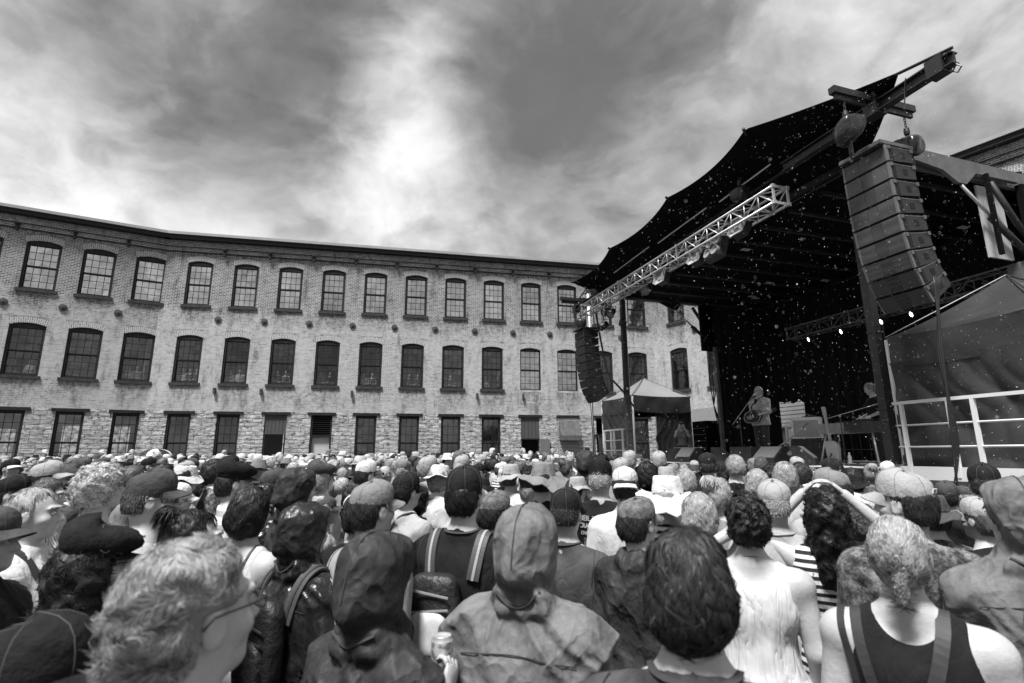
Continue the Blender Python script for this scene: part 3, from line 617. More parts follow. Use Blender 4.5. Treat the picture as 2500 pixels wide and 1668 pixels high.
def flood(s, t, z, label, tilt=.6):
    root = sthing('stage_lamp', label, 'stage lamp', s, t, z, 'floodlights on the front truss')
    c = S(s, t, z-.26); q = SROT @ Euler((0, tilt, 0)).to_matrix() @ Matrix.Rotation(PI, 3, 'Z')
    mb = MB(); mb.box(c, (.16, .28, .26), q); fin(mb, 'housing', mBLK, root)
    mb = MB(); mb.box(c + q @ Vector((.085, 0, 0)), (.012, .32, .30), q); mb.box(c+q @ Vector((.12, 0, .14)), (.08, .3, .01), q); mb.box(c+q @ Vector((.12, .16, 0)), (.08, .01, .3), q); mb.box(c+q @ Vector((.12, -.16, 0)), (.08, .01, .3), q); fin(mb, 'frame', mALU, root)
    mb = MB(); mb.lathe([(0, .03), (.085, .02), (.11, 0)], 16, c+q @ Vector((.09, 0, 0)), rot=q @ Matrix.Rotation(PI/2, 3, 'Y')); fin(mb, 'lens', mLENS, root)
    mb = MB(); mb.tube(c+Vector((0, 0, .1)), c+Vector((0, 0, .26)), .025, 6); fin(mb, 'clamp', mALU, root); return root
flood(-1, -1.69, 6.08, 'square floodlight nearest the near end of the bright front truss', .5)
flood(-1, -.41, 5.98, 'square floodlight next to the four lens lamp on the front truss', .5)
flood(-1, .89, 5.98, 'square floodlight in the middle of the front truss', .3)
par(-1, 1.68, 5.92, PI+.9, .5, 'long tilted spotlight hanging below the middle of the front truss', group='spotlights on the front truss')
root = sthing('blinder_lamp', 'four lens blinder lamp hanging from the front truss', 'stage lamp', -1, -.97, 5.95)
q = SROT @ Euler((0, .35, 0)).to_matrix() @ Matrix.Rotation(PI, 3, 'Z'); c = S(-1, -.97, 5.72)
mb = MB(); mb.box(c, (.16, .46, .46), q); fin(mb, 'housing', mBLK, root)
for a in (-.11, .11):
    for b in (-.11, .11):
        mb = MB(); mb.lathe([(0, .01), (.07, .02), (.09, .05), (.1, .05), (.1, 0)], 16, c+q @ Vector((.08, a, b)), rot=q @ Matrix.Rotation(PI/2, 3, 'Y')); fin(mb, 'lens', mLENS, root)
mb = MB(); mb.tube(c, c+Vector((0, 0, .3)), .02, 6); fin(mb, 'clamp', mBLK, root)
for k, (t, z, yw, ti) in enumerate([(3.75, 5.9, PI, .3), (3.45, 5.8, PI+.5, .7), (3.95, 5.55, PI-.3, .5)]):
    par(-1, t, z, yw, ti, ['topmost', 'rightmost', 'lowest'][k]+' of the three round lamps clustered near the far end of the front truss', r=.11, group='spotlights on the front truss')
for k, (t, lit) in enumerate(((1.54, 1), (.56, 1), (-.49, 1), (-1.18, 1))):
    par(3.9, t, 4.98, PI-.35, .35, ['lit round lamp shining brightest at the far end of the rear truss', 'second lit lamp from the far end of the rear truss', 'lit lamp just to the right of the black column on the rear truss', 'lit lamp nearest the big grey tent on the rear truss'][k], lit=True, r=.065, group='lit lamps on the rear truss')
    ld = bpy.data.lights.new('lamp_light', 'SPOT'); ld.energy = 35; ld.spot_size = 1.1; ld.shadow_soft_size = .08; lo_ = bpy.data.objects.new('lamp_light', ld); COL.objects.link(lo_); lo_.location = S(3.7, t, 4.70); lo_.rotation_euler = (S(3.7, t, 4.7)-S(1.2, t-.2, DZ+.6)).to_track_quat('Z', 'Y').to_euler()
# ---- chain hoists in rain bags
def bag(s, t, z, label, sc_=1.0, mm=None, zt=None, seed=0):
    root = sthing('chain_hoist', label, 'hoist', s, t, z, 'chain hoists wrapped in rain bags')
    r = random.Random(seed); ph = [r.uniform(0, 6) for _ in range(6)]
    mb = MB()
    def f(u, v):
        a = u*2*PI; el = v*PI; sq = lambda q, e: math.copysign(abs(q)**e, q); rr = .16*sc_*(1+.34*math.sin(2*a+ph[0])*math.sin(el)+.16*abs(math.sin(2.5*a+3*v+ph[1]))+.14*math.sin(6*v+2*a+ph[2]))*(1.15-.5*v)
        
        k_ = abs(math.sin(el))**.45; cx_ = sq(math.cos(a), .55); cy_ = sq(math.sin(a), .55); fo = 1+.16*math.sin(3*a+2*v+ph[1])*math.sin(el)+.07*math.sin(9*a+6*v+ph[2])*math.sin(el)
        return S(s+.17*sc_*fo*k_*cx_*(1.1-.35*v), t+.17*sc_*fo*k_*cy_*(1.1-.35*v), z+.16*sc_*sq(math.cos(el), .75)+.06*sc_*cy_*k_*math.cos(ph[3])+.03*sc_*cx_*k_)
    mb.grid(f, 28, 14); fin(mb, 'rain_bag', mm or mBAG, root, True)
    mb = MB(); zt = zt or z+.5
    k = 0; zz = z+.12*sc_
    while zz < zt: 
        o = .012 if k % 2 else 0
        mb.path([S(s-.012+o, t-o, zz), S(s-.012+o, t-o, zz+.05), S(s+.012-o, t+o, zz+.05), S(s+.012-o, t+o, zz), S(s-.012+o, t-o, zz)], .006, 5); zz += .042; k += 1
    mb.lathe([(0, 0), (.035, 0), (.04, .04), (.035, .1), (0, .1)], 10, S(s, t, z+.2*sc_)); fin(mb, 'chain', mBLK, root)
    mb = MB(); mb.tube(S(s, t, z-.14*sc_), S(s, t, z-.34), .03, 8); mb.path([S(s, t, z-.3), S(s+.04, t, z-.36), S(s, t, z-.42), S(s-.04, t, z-.36), S(s, t, z-.3)], .012, 6); fin(mb, 'hook', mBLK, root); return root
bag(-1.0, -1.75, 6.52, 'wrapped chain hoist above the near end of the front truss', .9, zt=6.98, seed=1)
bag(-1.0, 4.3, 6.42, 'small wrapped chain hoist above the far end of the front truss', .9, zt=6.8, seed=2)
# ---- outrigger beams that carry the loudspeakers
def outrigger(sg, tA, tB, z, label, tx, s=-.75):
    root = sthing('outrigger_beam', label, 'steel beam', s, (tA+tB)/2, z, 'outrigger beams')
    mb = MB(); 
    for o in (-.075, .075): mb.beam(S(s, tA, z+o), S(s, tB, z+o), .13, .02)
    mb.beam(S(s, tA, z), S(s, tB, z), .03, .15); fin(mb, 'beam', mBLK, root)
    mb = MB(); sbox(mb, s-.78, s+.78, tx-.05, tx+.05, z+.09, z+.19); sbox(mb, s-.74, s-.18, tx-.02, tx+.02, z+.0, z+.09); sbox(mb, s+.18, s+.74, tx-.02, tx+.02, z+.0, z+.09); fin(mb, 'crossbar', mBLK, root)
    mb = MB(); sbox(mb, s-.1, s+.1, tx-.1, tx+.1, z-.12, z+.2); sbox(mb, s-.09, s+.09, tB-.12*sg if sg > 0 else tB+.1, tB-.3*sg if sg > 0 else tB+.3, z-.12, z+.12); fin(mb, 'bracket', mBLK, root)
    mb = MB(); mb.tube(S(s-.1, tips[-1][0]+.05 if sg < 0 else 4.75, tips[-1][1] if sg < 0 else tips[0][1]), S(s, tB, z+.14), .022, 6); mb.path([S(s, tB, z-.1), S(s, tB+.05, z-.17), S(s, tB, z-.22), S(s, tB-.05, z-.17), S(s, tB, z-.1)], .01, 5)
    if sg < 0: mb.beam(S(s-.07, tB+.55, z+.1), S(s-.09, tB+.62, z-.32), .03, .006); mb.beam(S(s-.07, tB+1.0, z+.12), S(s-.07, tB+1.05, z-.1), .03, .006)
    fin(mb, 'ratchet_strap', mBLK, root); return root
outrigger(-1, -2.6, -5.35, 6.62, 'heavy black steel beam sticking up over the near loudspeaker stack against the sky', -4.28, s=-.8)
outrigger(1, 4.4, 6.2, 6.35, 'small black steel beam above the far loudspeaker stack', 5.45, s=-.9)
# ---- line arrays: eight or nine cabinets hung in a curve
mGR = mat('perforated_grille', .1, .45, custom=lambda N, tc, p: (N.t.links.new(N.ramp(N.n('ShaderNodeTexVoronoi', {'Vector': tc, 'Scale': 62.0, 'Randomness': 0.0}, feature='F1').outputs['Distance'], [(.30, .015), (.42, .08)]), p.inputs['Base Color'])))
mGR2 = mat('perforated_grille_open', .1, .45, custom=lambda N, tc, p: (N.t.links.new(N.ramp(N.n('ShaderNodeTexVoronoi', {'Vector': tc, 'Scale': 36.0, 'Randomness': 0.0}, feature='F1').outputs['Distance'], [(.32, .008), (.44, .06)]), p.inputs['Base Color'])))
mCAB = mat('cabinet_paint', .02, .5, var=.25, vs=14, bump=.15, bs=80)
def line_array(s, tc, z0, label, n, mcab, mg1, mg2, yaw=0.0, W=.66, bright=True):
    """s,tc,z0: top front centre"""
    root = sthing('line_array', label, 'loudspeaker stack', s, tc, z0, 'hanging line arrays')
    ang = 0.0; p = Vector((0, 0, 0)); ch = []; Rb = Matrix.Rotation(yaw, 3, 'Z')
    steps = [0.5, 1, 1, 1.5, 2, 3, 5, 9, 9][:n]
    H = 2.02/8
    for k in range(n):
        ang += math.radians(steps[k])
        R = Rb @ Matrix.Rotation(-ang, 3, 'Y')   # tilts the grille towards the floor; front faces -x (audience)
        mb = MB(); D = .46; h0 = H/2-.008; h1 = h0*.72
        c = p + R @ Vector((0, 0, -H/2))
        vs = [R @ Vector(v)+c for v in [(0, -W/2, -h0), (0, W/2, -h0), (0, W/2, h0), (0, -W/2, h0), (D, -W/2, -h1), (D, W/2, -h1), (D, W/2, h1), (D, -W/2, h1)]]
        mb.add(vs, [(0, 1, 2, 3), (5, 4, 7, 6), (1, 5, 6, 2), (4, 0, 3, 7), (3, 2, 6, 7), (4, 5, 1, 0)])
        cab = mb.build('cabinet', mcab, root)
        for a0, a1 in ((-W/2+.03, -W*.12), (W*.12, W/2-.03)):
            mb = MB(); mb.box(c+R @ Vector((-.008, (a0+a1)/2, 0)), (.014, a1-a0-.004, 2*h0-.02), R); mb.build('grille', mg1, cab)
        mb = MB(); mb.box(c+R @ Vector((-.008, 0, 0)), (.013, W*.24-.004, 2*h0-.02), R); mb.build('grille', mg2, cab)
        for sy in (-1, 1): mb = MB(); mb.box(c+R @ Vector((-.004, sy*(W/2-.012), 0)), (.03, .03, 2*h0-.012), R); mb.build('edge_strip', mat('array_edge', .15, .4) if bright else mcab, cab)
        for sy in (-1, 1):
            mb = MB(); mb.box(c+R @ Vector((.07, sy*(W/2+.001), 0)), (.05, .006, 2*h0*.8), R); mb.box(c+R @ Vector((.27, sy*(W/2+.001), .0)), (.075, .007, .085), R); mb.build('side_recess', mat('black_recess', .004, .9), cab)
        for sy in (-1, 1):
            mb = MB(); mb.box(c+R @ Vector((.23, sy*(W/2-.003), h1+.012)), (.44, .012, .012), R)
            for dx in (.44, .02): mb.box(c+R @ Vector((dx, sy*(W/2-.0), h1)), (.05, .03, .05), R)
            mb.build('rigging', mGREY if bright else mBLK, cab)
        p = p + R @ Vector((0, 0, -H))
    mb = MB(); mb.box((.22, 0, .045), (.62, W*.96, .05), Rb); mb.box((.05, 0, .1), (.06, .2, .09), Rb); mb.box((.5, 0, .06), (.2, .1, .1), Rb); mb.build('flying_frame', mGREY if bright else mBLK, root)
    return root
line_array(-1.05, -4.2, 5.86, 'big grey loudspeaker stack with perforated grilles hanging at the near end of the stage', 9, mCAB, mGR, mGR2, yaw=.0)
mGRd = mat('dark_grille', .012, .6); mCABd = mat('dark_cabinet', .012, .5, var=.3)
line_array(-1.1, 5.35, 5.46, 'black loudspeaker stack hanging at the far end of the stage in front of the mill', 9, mCABd, mGRd, mGRd, yaw=.0, bright=False)
bag(-1.38, -4.28, 6.15, 'pale wrapped chain hoist on the left above the near loudspeaker stack', 1.05, mat('pale_rain_bag', .035, .25, var=.8, vs=4, bump=.8, bs=8), zt=6.62, seed=3)
bag(-.22, -4.28, 6.12, 'dark wrapped chain hoist on the right above the near loudspeaker stack', 1.0, zt=6.62, seed=4)
bag(-1.0, 5.45, 5.75, 'wrapped chain hoist on top of the far loudspeaker stack', .95, zt=6.38, seed=5)
def cable(label, runs, r=.012, group=None):
    root = tag(place('cable', None), None)
    mb = MB()
    for pts in runs:
        P = [Vector(p) for p in pts]; out = []
        for i in range(len(P)-1):
            a, b, c, d = P[max(0, i-1)], P[i], P[i+1], P[min(len(P)-1, i+2)]
            for k in range(6):
                x = k/6; out.append(.5*((2*b)+(c-a)*x+(2*a-5*b+4*c-d)*x*x+(3*b-a-3*c+d)*x**3))
        out.append(P[-1]); mb.path(out, r, 6)
    bpy.data.objects.remove(root)
    return mb.build('cable', mCABLE, smooth=True, label=label, cat='cable', group=group)
cable('bundle of black cables hanging below the near loudspeaker stack to the ground', [[S(-.8+.02*i, -4.66, 3.95), S(-.9+.012*math.sin(i*2), -4.67+.008*i, 2.9), S(-.98+.02*i, -4.66, 1.9), S(-1.0, -4.62+.02*i, .9), S(-1.0+.05*i, -4.6, .02)] for i in range(6)], .013)
cable('black cable drooping from the far loudspeaker stack to the small tent', [[S(-.7, 5.0, 6.0), S(-.6, 4.9, 5.0), S(-.5, 4.75, 4.1), S(-.2, 4.5, 3.55), S(.3, 4.9, 3.25), S(.8, 5.6, 3.2)]], .03)
cable('black cable hanging straight down below the far loudspeaker stack', [[S(-.8, 5.5, 6.0), S(-.75, 5.55, 4.2), S(-.72, 5.5, 2.8), S(-.7, 5.5, 1.8), S(-.7, 5.5, .1)], [S(-.75, 5.45, 6.0), S(-.7, 5.5, 4.2), S(-.69, 5.47, 2.8), S(-.66, 5.45, 1.8), S(-.65, 5.5, .1)]], .014)
# ---- pop-up tents on the two wings
def tent(label, s0, s1, t0, t1, ze, zp, ztop, walls, mtop, mwall, seed, name='canopy_tent', zval=.42):
    root = sthing(name, label, 'tent', (s0+s1)/2, (t0+t1)/2, DZ, 'pop-up tents on the stage wings'); r = random.Random(seed)
    cs, ct = (s0+s1)/2, (t0+t1)/2
    mb = MB()
    def roofface(A, B):
        def f(u, v):
            e = Vector((A[0]+(B[0]-A[0])*u, A[1]+(B[1]-A[1])*u, 0)); p = e.lerp(Vector((cs, ct, 0)), v)
            zz = ze+(zp-ze)*(v**1.25) - .04*math.sin(PI*u)*(1-v)
            return S(p.x, p.y, zz)
        return f
    C4 = [(s0, t0), (s1, t0), (s1, t1), (s0, t1)]
    for i in range(4): mb.grid(roofface(C4[i], C4[(i+1) % 4]), 14, 12)
    fin(mb, 'tent_roof', mtop, root, True)
    mb = MB()
    for i in range(4):
        A, B = C4[i], C4[(i+1) % 4]
        def f(u, v):
            zb = ze-(zval+.05*math.sin(u*PI)) if True else 0
            w = (.03*math.sin(9*u+seed)+.02*math.sin(23*u+4*v+seed))*math.sin(PI*v*.9)
            nx, nt = (B[1]-A[1]), -(B[0]-A[0]); L = math.hypot(nx, nt)
            return S(A[0]+(B[0]-A[0])*u+(nx/L)*(w-.012*0), A[1]+(B[1]-A[1])*u+nt/L*w, (ze-.04*math.sin(PI*u))*(1-v)+zb*v)
        mb.grid(f, 20, 3)
    va = fin(mb, 'valance', mwall, root, True)
    for i in range(4):
        A, B = C4[i], C4[(i+1) % 4]; mb = MB(); mb.path([S(A[0]+(B[0]-A[0])*u, A[1]+(B[1]-A[1])*u, ze-(zval+.05*math.sin(u*PI))) for u in [k/12 for k in range(13)]], .013, 5); fin(mb, 'hem', mBLK, root)
    for i in walls:
        mb = MB()
        A, B = C4[i], C4[(i+1) % 4]; nx, nt = (B[1]-A[1]), -(B[0]-A[0]); L = math.hypot(nx, nt)
        ph = [r.uniform(0, 6) for _ in range(5)]
        def f(u, v):
            z = (ze-zval+.05)*(1-v)+(DZ+.02)*v
            rg_ = lambda q: 1-abs(math.sin(q))**.7
            g = 1.5*(.10*rg_(3.2*u+1.1*v+.5*math.sin(4*v+ph[0])+ph[0])*(.3+.7*v)+.07*rg_(5.5*u-2.6*v+.6*math.sin(5*u+ph[1])+ph[1])*math.sin(PI*min(1, v*1.2))+.06*rg_(2.2*u+5.2*v+.4*math.sin(9*u)+ph[2])*v+.02*rg_(17*u-7*v+math.sin(8*v)+ph[3]))-.08
            g += .05*math.exp(-((v-.93)/.05)**2)*math.sin(6*u+ph[4])
            return S(A[0]+(B[0]-A[0])*u-(nx/L)*(.03+g*.8), A[1]+(B[1]-A[1])*u-nt/L*(.03+g*.8), z)
        mb.grid(f, 60, 40); fin(mb, 'tent_wall', mwall, root, True)
    for (a, b) in C4:
        mb = MB(); sbox(mb, a-.02, a+.02, b-.02, b+.02, DZ, ze-.04); fin(mb, 'tent_leg', mPOST, root)
    mb = MB()
    for i in range(4): mb.tube(S(*C4[i], ze), S(cs, ct, zp+.01), .012, 6)
    fin(mb, 'roof_seam', mVIN2, root); return root
tent('large dark grey vinyl tent behind the white railing at the right edge', .42, 3.06, -5.1, -3.02, 3.58, 4.42, 0, (3,), mat('tent_top_grey', .045, .4, var=.3, vs=2), mVINYL, 3, zval=.48)
tent('small black pop-up tent with a pale wet top on the far wing of the stage', 1.0, 3.22, 6.0, 8.15, 3.62, 4.34, 0, (3, 1), mTOP, mVIN2, 8, zval=.52)
# ---- white railings on the wings
def railing(label, s, t0, t1, posts, z0, zt, group='white stage railings'):
    root = sthing('railing', label, 'railing', s, (t0+t1)/2, z0, group)
    mb = MB(); sbox(mb, s-.022, s+.022, t0, t1, zt-.045, zt); fin(mb, 'top_rail', mPOST, root)
    for f in (.36, .68): mb = MB(); z = zt-(zt-DZ)*f; mb.tube(S(s, t0, z), S(s, t1, z), .014, 8); fin(mb, 'rail', mPOST, root, True)
    for t in posts: mb = MB(); sbox(mb, s-.024, s+.024, t-.022, t+.022, z0, zt-.046); fin(mb, 'post', mPOST, root)
    return root
railing('long white railing in front of the large grey tent', -.02, -6.6, -3.3, [-3.42, -4.06, -4.36, -5.05, -5.6, -6.2], DZ-.1, 2.50)
railing('small white railing in front of the small black tent', .5, 5.75, 7.15, [7.08, 6.62, 6.42, 5.86], DZ-.3, 2.52)
# white pole of a distant crane light behind the far speaker
root = thing('white_pole', 'thin white pole with a bent head behind the canopy tip', 'pole', S(1.2, 9.4, 0))
mb = MB(); mb.tube(S(1.2, 9.4, 0), S(1.2, 9.4, 8.1), .05, 8); fin(mb, 'mast', mPOST, root, True)
mb = MB(); mb.tube(S(1.2, 9.15, 8.1), S(1.2, 9.65, 8.15), .04, 6); mb.lathe([(0, 0), (.07, 0), (.07, .12), (0, .12)], 8, S(1.2, 9.4, 8.1)); fin(mb, 'mast_head', mBLK, root)
# ---- backline
def monitor(s, t, rz, w, label, mfront=None, flip=False):
    root = sthing('monitor_wedge', label, 'stage monitor', s, t, DZ, 'floor monitors along the stage front'); root.rotation_euler.z = SRZ+rz
    d, h = .42, .36
    pr = [(-d/2, .01), (d/2, .01), (d/2, h*.45), (d/2-.10, h), (-d/2+.04, h*.52 if False else .14)]
    pr = [(-d/2, .01), (d/2, .01), (d/2-.02, h), (d/2-.16, h), (-d/2, .12)]
    mb = MB(); n = len(pr); mb.add([(x, -w/2, z) for x, z in pr]+[(x, w/2, z) for x, z in pr], [tuple(range(n)), tuple(range(2*n-1, n-1, -1))]+[(i, (i+1) % n, n+(i+1) % n, n+i) for i in range(n)])
    mb.build('cabinet', mBLK, root)
    mb = MB(); a = Vector((-d/2, 0, .12)); b = Vector((d/2-.16, 0, h)); q = (b-a).normalized(); nn = Vector((-q.z, 0, q.x))
    R = Matrix((q, Vector((0, 1, 0)), nn)).transposed(); mb.box((a+b)/2+nn*.006, ((b-a).length-.04, w-.05, .012), R); mb.build('grille', mfront or mat('monitor_grille', .14, .5), root)
    return root
monitor(.62, 3.1, PI+.2, .5, 'black floor monitor with a grey face at the far end of the stage front', mat('monitor_light', .3, .5))
monitor(.42, 2.45, .2, .5, 'plain black floor monitor box left of the microphone')
monitor(.55, 1.35, PI-.5, .45, 'angled floor monitor just left of the singer')
monitor(.5, .45, PI+.1, .58, 'floor monitor with a pale face right in front of the singer', mat('monitor_light', .3, .5))
monitor(.38, -.35, 0, .6, 'black floor monitor box to the right of the singer')
monitor(.5, -1.05, 2.2, .5, 'black floor monitor with its jacks showing, right of the singer')
root = sthing('equipment_case', 'black flight case with metal edges beside the small tent', 'case', 1.2, 3.5, DZ)
mb = MB(); mb.box((0, 0, .19), (.4, .75, .36)); mb.build('case_body', mBLK, root)
mb = MB()
for z in (.02, .37):
    for y in (-.37, .37): mb.box((0, y, z), (.42, .02, .02))
    for x in (-.2, .2): mb.box((x, 0, z), (.02, .76, .02))
mb.build('case_edges', mALU, root)
def amp(s, t, z, rz, w, h, d, label):
    root = sthing('guitar_amp', label, 'amplifier', s, t, z, 'cream guitar amplifiers'); root.rotation_euler.z = SRZ+rz
    mb = MB(); fr = .035
    mb.box((d/2, 0, h/2), (d-.02, w, h)); 
    mb.box((0, 0, fr/2), (.03, w, fr)); mb.box((0, 0, h-fr), (.03, w, fr*2)); mb.box((0, -w/2+fr/2, h/2), (.03, fr, h-3*fr-.002)); mb.box((0, w/2-fr/2, h/2), (.03, fr, h-3*fr-.002))
    mb.build('cabinet', mTOLEX, root)
    mb = MB(); mb.box((.006, 0, h/2-fr/2), (.02, w-2*fr-.002, h-3*fr-.002)); mb.build('speaker_grille', mGRILLE, root)
    mb = MB(); mb.path([(d/2, -.1, h), (d/2, -.08, h+.035), (d/2, .08, h+.035), (d/2, .1, h)], .009, 6); mb.build('handle', mBLK, root); return root
root = sthing('draped_table', 'table under a black cloth with the larger amplifier on it', 'table', 2.95, .95, DZ)
mb = MB()
def clothf(u, v):
    a = u*2*PI; cx, cy = .36, .36; k = max(abs(math.cos(a)), abs(math.sin(a))); x, y = cx*math.cos(a)/k, cy*math.sin(a)/k
    g = 1+(.10+.06*math.sin(11*a)+.04*math.sin(17*a))*v; return Vector((x*g, y*g, .55*(1-v)+.01))
mb.grid(clothf, 120, 6); mb.add([clothf(i/24, 0) for i in range(24)], [tuple(range(24))]); mb.build('tablecloth', mat('black_cloth', .03, .7, var=.3), root, smooth=True)
mb = MB(); mb.box((0, 0, .27), (.6, .6, .5)); mb.build('table_frame', mBLK, root)
amp(2.72, .95, DZ+.56, .55, .62, .50, .28, 'larger cream guitar amplifier on the black draped table')
root = sthing('amp_stand', 'low dark box under the smaller amplifier', 'stand', 3.55, 1.9, DZ)
mb = MB(); mb.box((0, 0, .22), (.5, .6, .44)); mb.box((0, 0, .45), (.54, .64, .02)); mb.build('stand_body', mat('dark_grey_box', .05, .7), root)
amp(3.35, 1.9, DZ+.46, .3, .52, .50, .26, 'smaller cream guitar amplifier partly hidden by a white sheet')
root = sthing('setlist_board', 'white printed board leaning against the smaller amplifier', 'board', 3.12, 1.72, DZ+.40); root.rotation_euler.z = SRZ+.3
mb = MB(); mb.box((0, 0, .2), (.012, .3, .42), Matrix.Rotation(.06, 3, 'Y')); mb.build('board', mWHITE, root)
mb = MB()
for k in range(3): mb.box((-.018+.02, 0, .3-.06*k), (.004, .16-.03*k, .012))
mb.box((-.02, .0, .12), (.004, .12, .05)); mb.build('print', mBLK, root)
root = sthing('mixer_pedal', 'small black box on top of the larger amplifier', 'effects box', 2.9, .95, DZ+1.07)
mb = MB(); mb.box((0, 0, .02), (.14, .22, .04)); mb.build('box_body', mBLK, root); mb = MB(); mb.box((0, 0, .045), (.05, .08, .01)); mb.build('box_panel', mALU, root)
# keyboards
root = sthing('electric_organ', 'wooden electric organ on folding legs at the right of the stage', 'keyboard', 1.6, -1.25, DZ); kz = .58
mb = MB(); mb.box((0, -.28, kz+.12), (.42, .62, .2)); mb.build('organ_case', mat('dark_wood', .035, .45, var=.4, vs=3, stretch=(1, 6, 1)), root)
mb = MB(); mb.box((0, .34, kz+.12), (.42, .6, .2)); mb.build('organ_case', mat('grey_metal_case', .28, .45, var=.3), root)
for i in (-1, 1):
    for j in (-1, 1): mb = MB(); mb.tube((.16*i, .5*j, kz+.02), (.26*i, .62*j, .0), .018, 6); mb.build('leg', mALU, root, smooth=True)
root = sthing('effects_pedals', 'black effects units with small knobs on the organ', 'effects box', 1.62, -1.35, DZ+kz+.222)
mb = MB(); mb.box((0, -.1, .03), (.2, .26, .05)); mb.box((0, .3, .015), (.16, .3, .03)); mb.build('units', mBLK, root)
mb = MB(); [mb.lathe([(.016, 0), (.016, .03), (0, .03)], 8, (-.06+.04*i, -.1, .056)) for i in range(4)]; mb.build('knobs', mWHITE, root)
root = sthing('water_cup', 'pale paper cup standing on the organ', 'cup', 1.7, -1.5, DZ+kz+.222)
mb = MB(); mb.lathe([(0, 0), (.03, 0), (.04, .11), (.036, .11), (.03, .01)], 14); mb.build('cup_body', mWHITE, root, smooth=True)
root = sthing('electric_guitar', 'pale electric guitar leaning on a stand beside the organ', 'guitar', 1.25, -1.05, DZ)
mb = MB(); q = Matrix.Rotation(-.22, 3, 'Y') @ Matrix.Rotation(.1, 3, 'X')
def gout(a, kx, kz_): return Vector((0, kx*math.cos(a)*(1-.22*math.cos(2*a)), .26+kz_*math.sin(a)*(1+.05*math.sin(3*a))))
n = 28; ring = [gout(i*2*PI/n, .17, .22) for i in range(n)]
mb.add([q @ (v+Vector((-.022, 0, 0))) for v in ring]+[q @ (v+Vector((.022, 0, 0))) for v in ring], [tuple(range(n-1, -1, -1)), tuple(range(n, 2*n))]+[(i, (i+1) % n, n+(i+1) % n, n+i) for i in range(n)]); mb.build('guitar_body', mat('pale_lacquer', .6, .25), root)
mb = MB(); mb.box(q @ Vector((-.01, 0, .72)), (.03, .05, .55), q); mb.box(q @ Vector((0, .01, 1.05)), (.02, .08, .16), q); mb.build('neck', mat('maple', .4, .4), root)
mb = MB(); mb.tube((.1, -.15, 0), (.12, 0, .6), .012, 6); mb.tube((.1, .2, 0), (.12, 0, .6), .012, 6); mb.tube((-.2, 0, .02), (.12, 0, .5), .012, 6); mb.build('guitar_stand', mBLK, root)
def micstand(label, s, t, zb, pole_h, tip, tail, group='microphone stands', base=True):
    root = sthing('microphone_stand', label, 'microphone stand', s, t, zb, group)
    P0 = S(s, t, zb); P1 = S(s, t, zb+pole_h); tip = S(*tip); tail = S(*tail)
    mb = MB(); mb.tube(P0, P1, .011, 8); fin(mb, 'pole', mat('mic_black', .05, .4), root, True)
    mb = MB()
    if base == 'disc': mb.lathe([(0, 0), (.13, 0), (.13, .015), (.03, .03), (0, .03)], 20, P0)
    else:
        for k in range(3): a = k*2*PI/3; mb.tube(P0+Vector((.26*math.cos(a), .26*math.sin(a), .012)), P0+Vector((0, 0, .12)), .009, 6)
    fin(mb, 'base', mBLK, root)
    mb = MB(); mb.tube(tail, tip, .008, 8); mb.lathe([(.0, 0), (.02, 0), (.02, .05), (0, .05)], 8, P1-Vector((0, 0, .03))); fin(mb, 'boom', mat('chrome_boom', .4, .3), root, True)
    d = (tip-tail).normalized(); q = Vector((0, 0, 1)).rotation_difference(d).to_matrix()
    mb = MB(); mb.lathe([(.0, -.02), (.014, -.02), (.017, .10), (.022, .11), (.026, .135), (.024, .16), (.012, .175), (0, .178)], 12, tip, rot=q); fin(mb, 'microphone', mat('mic_mesh', .22, .4), root, True); return root
micstand('tall microphone stand at the singer\'s mouth', .95, 1.1, DZ, 1.02, (1.2, .99, DZ+1.44), (.92, 1.33, DZ+.88), base='disc')
micstand('boom microphone stand reaching up to the keyboard player', 1.25, -1.28, DZ, .93, (1.55, -1.83, 2.64), (1.2, -1.05, 2.42))
micstand('low microphone stand aimed at the smaller amplifier', 2.6, 1.75, DZ, .30, (3.1, 1.75, DZ+.62), (2.3, 2.05, DZ+.12))
micstand('low microphone stand aimed at the larger amplifier', 2.15, .95, DZ, .36, (2.5, .82, DZ+.82), (2.0, 1.2, DZ+.30))
root = sthing('water_bottle', 'clear plastic water bottle on the deck by the organ', 'bottle', 1.1, -1.5, DZ)
mb = MB(); mb.lathe([(0, 0), (.032, 0), (.034, .05), (.031, .09), (.034, .13), (.03, .17), (.013, .2), (.013, .215)], 14); mb.build('bottle_body', mat('clear_plastic', .6, .1), root, smooth=True)
mb = MB(); mb.lathe([(.015, .213), (.015, .235), (0, .235)], 12); mb.build('cap', mWHITE, root)
rr = random.Random(9)
for lab, c0 in (('tangle of black cables on the deck in front of the organ', (.6, -1.9)), ('tangle of black cables on the deck by the draped table', (1.3, .2)), ('cables snaking along the stage front left of the singer', (.4, 1.9))):
    runs = []
    for i in range(5):
        p = [S(c0[0]+rr.uniform(-.35, .35), c0[1]+rr.uniform(-.9, .9), DZ+.015+.02*rr.random()) for _ in range(5)]; runs.append(p)
    cable(lab, runs, .010, group='cables lying on the deck')
# rear safety rail on the deck, seen between the performers
root = sthing('rear_railing', 'black safety railing in front of the back curtain', 'railing', 4.7, 1.2, DZ)
mb = MB()
for z in (.3, .95): mb.tube(S(4.7, -3, DZ+z), S(4.7, 3.2, DZ+z), .015, 6)
for k in range(26): mb.tube(S(4.7, -3+k*.248, DZ+.02), S(4.7, -3+k*.248, DZ+.95), .008, 5)
fin(mb, 'bars', mat('dull_bar', .06, .5), root)
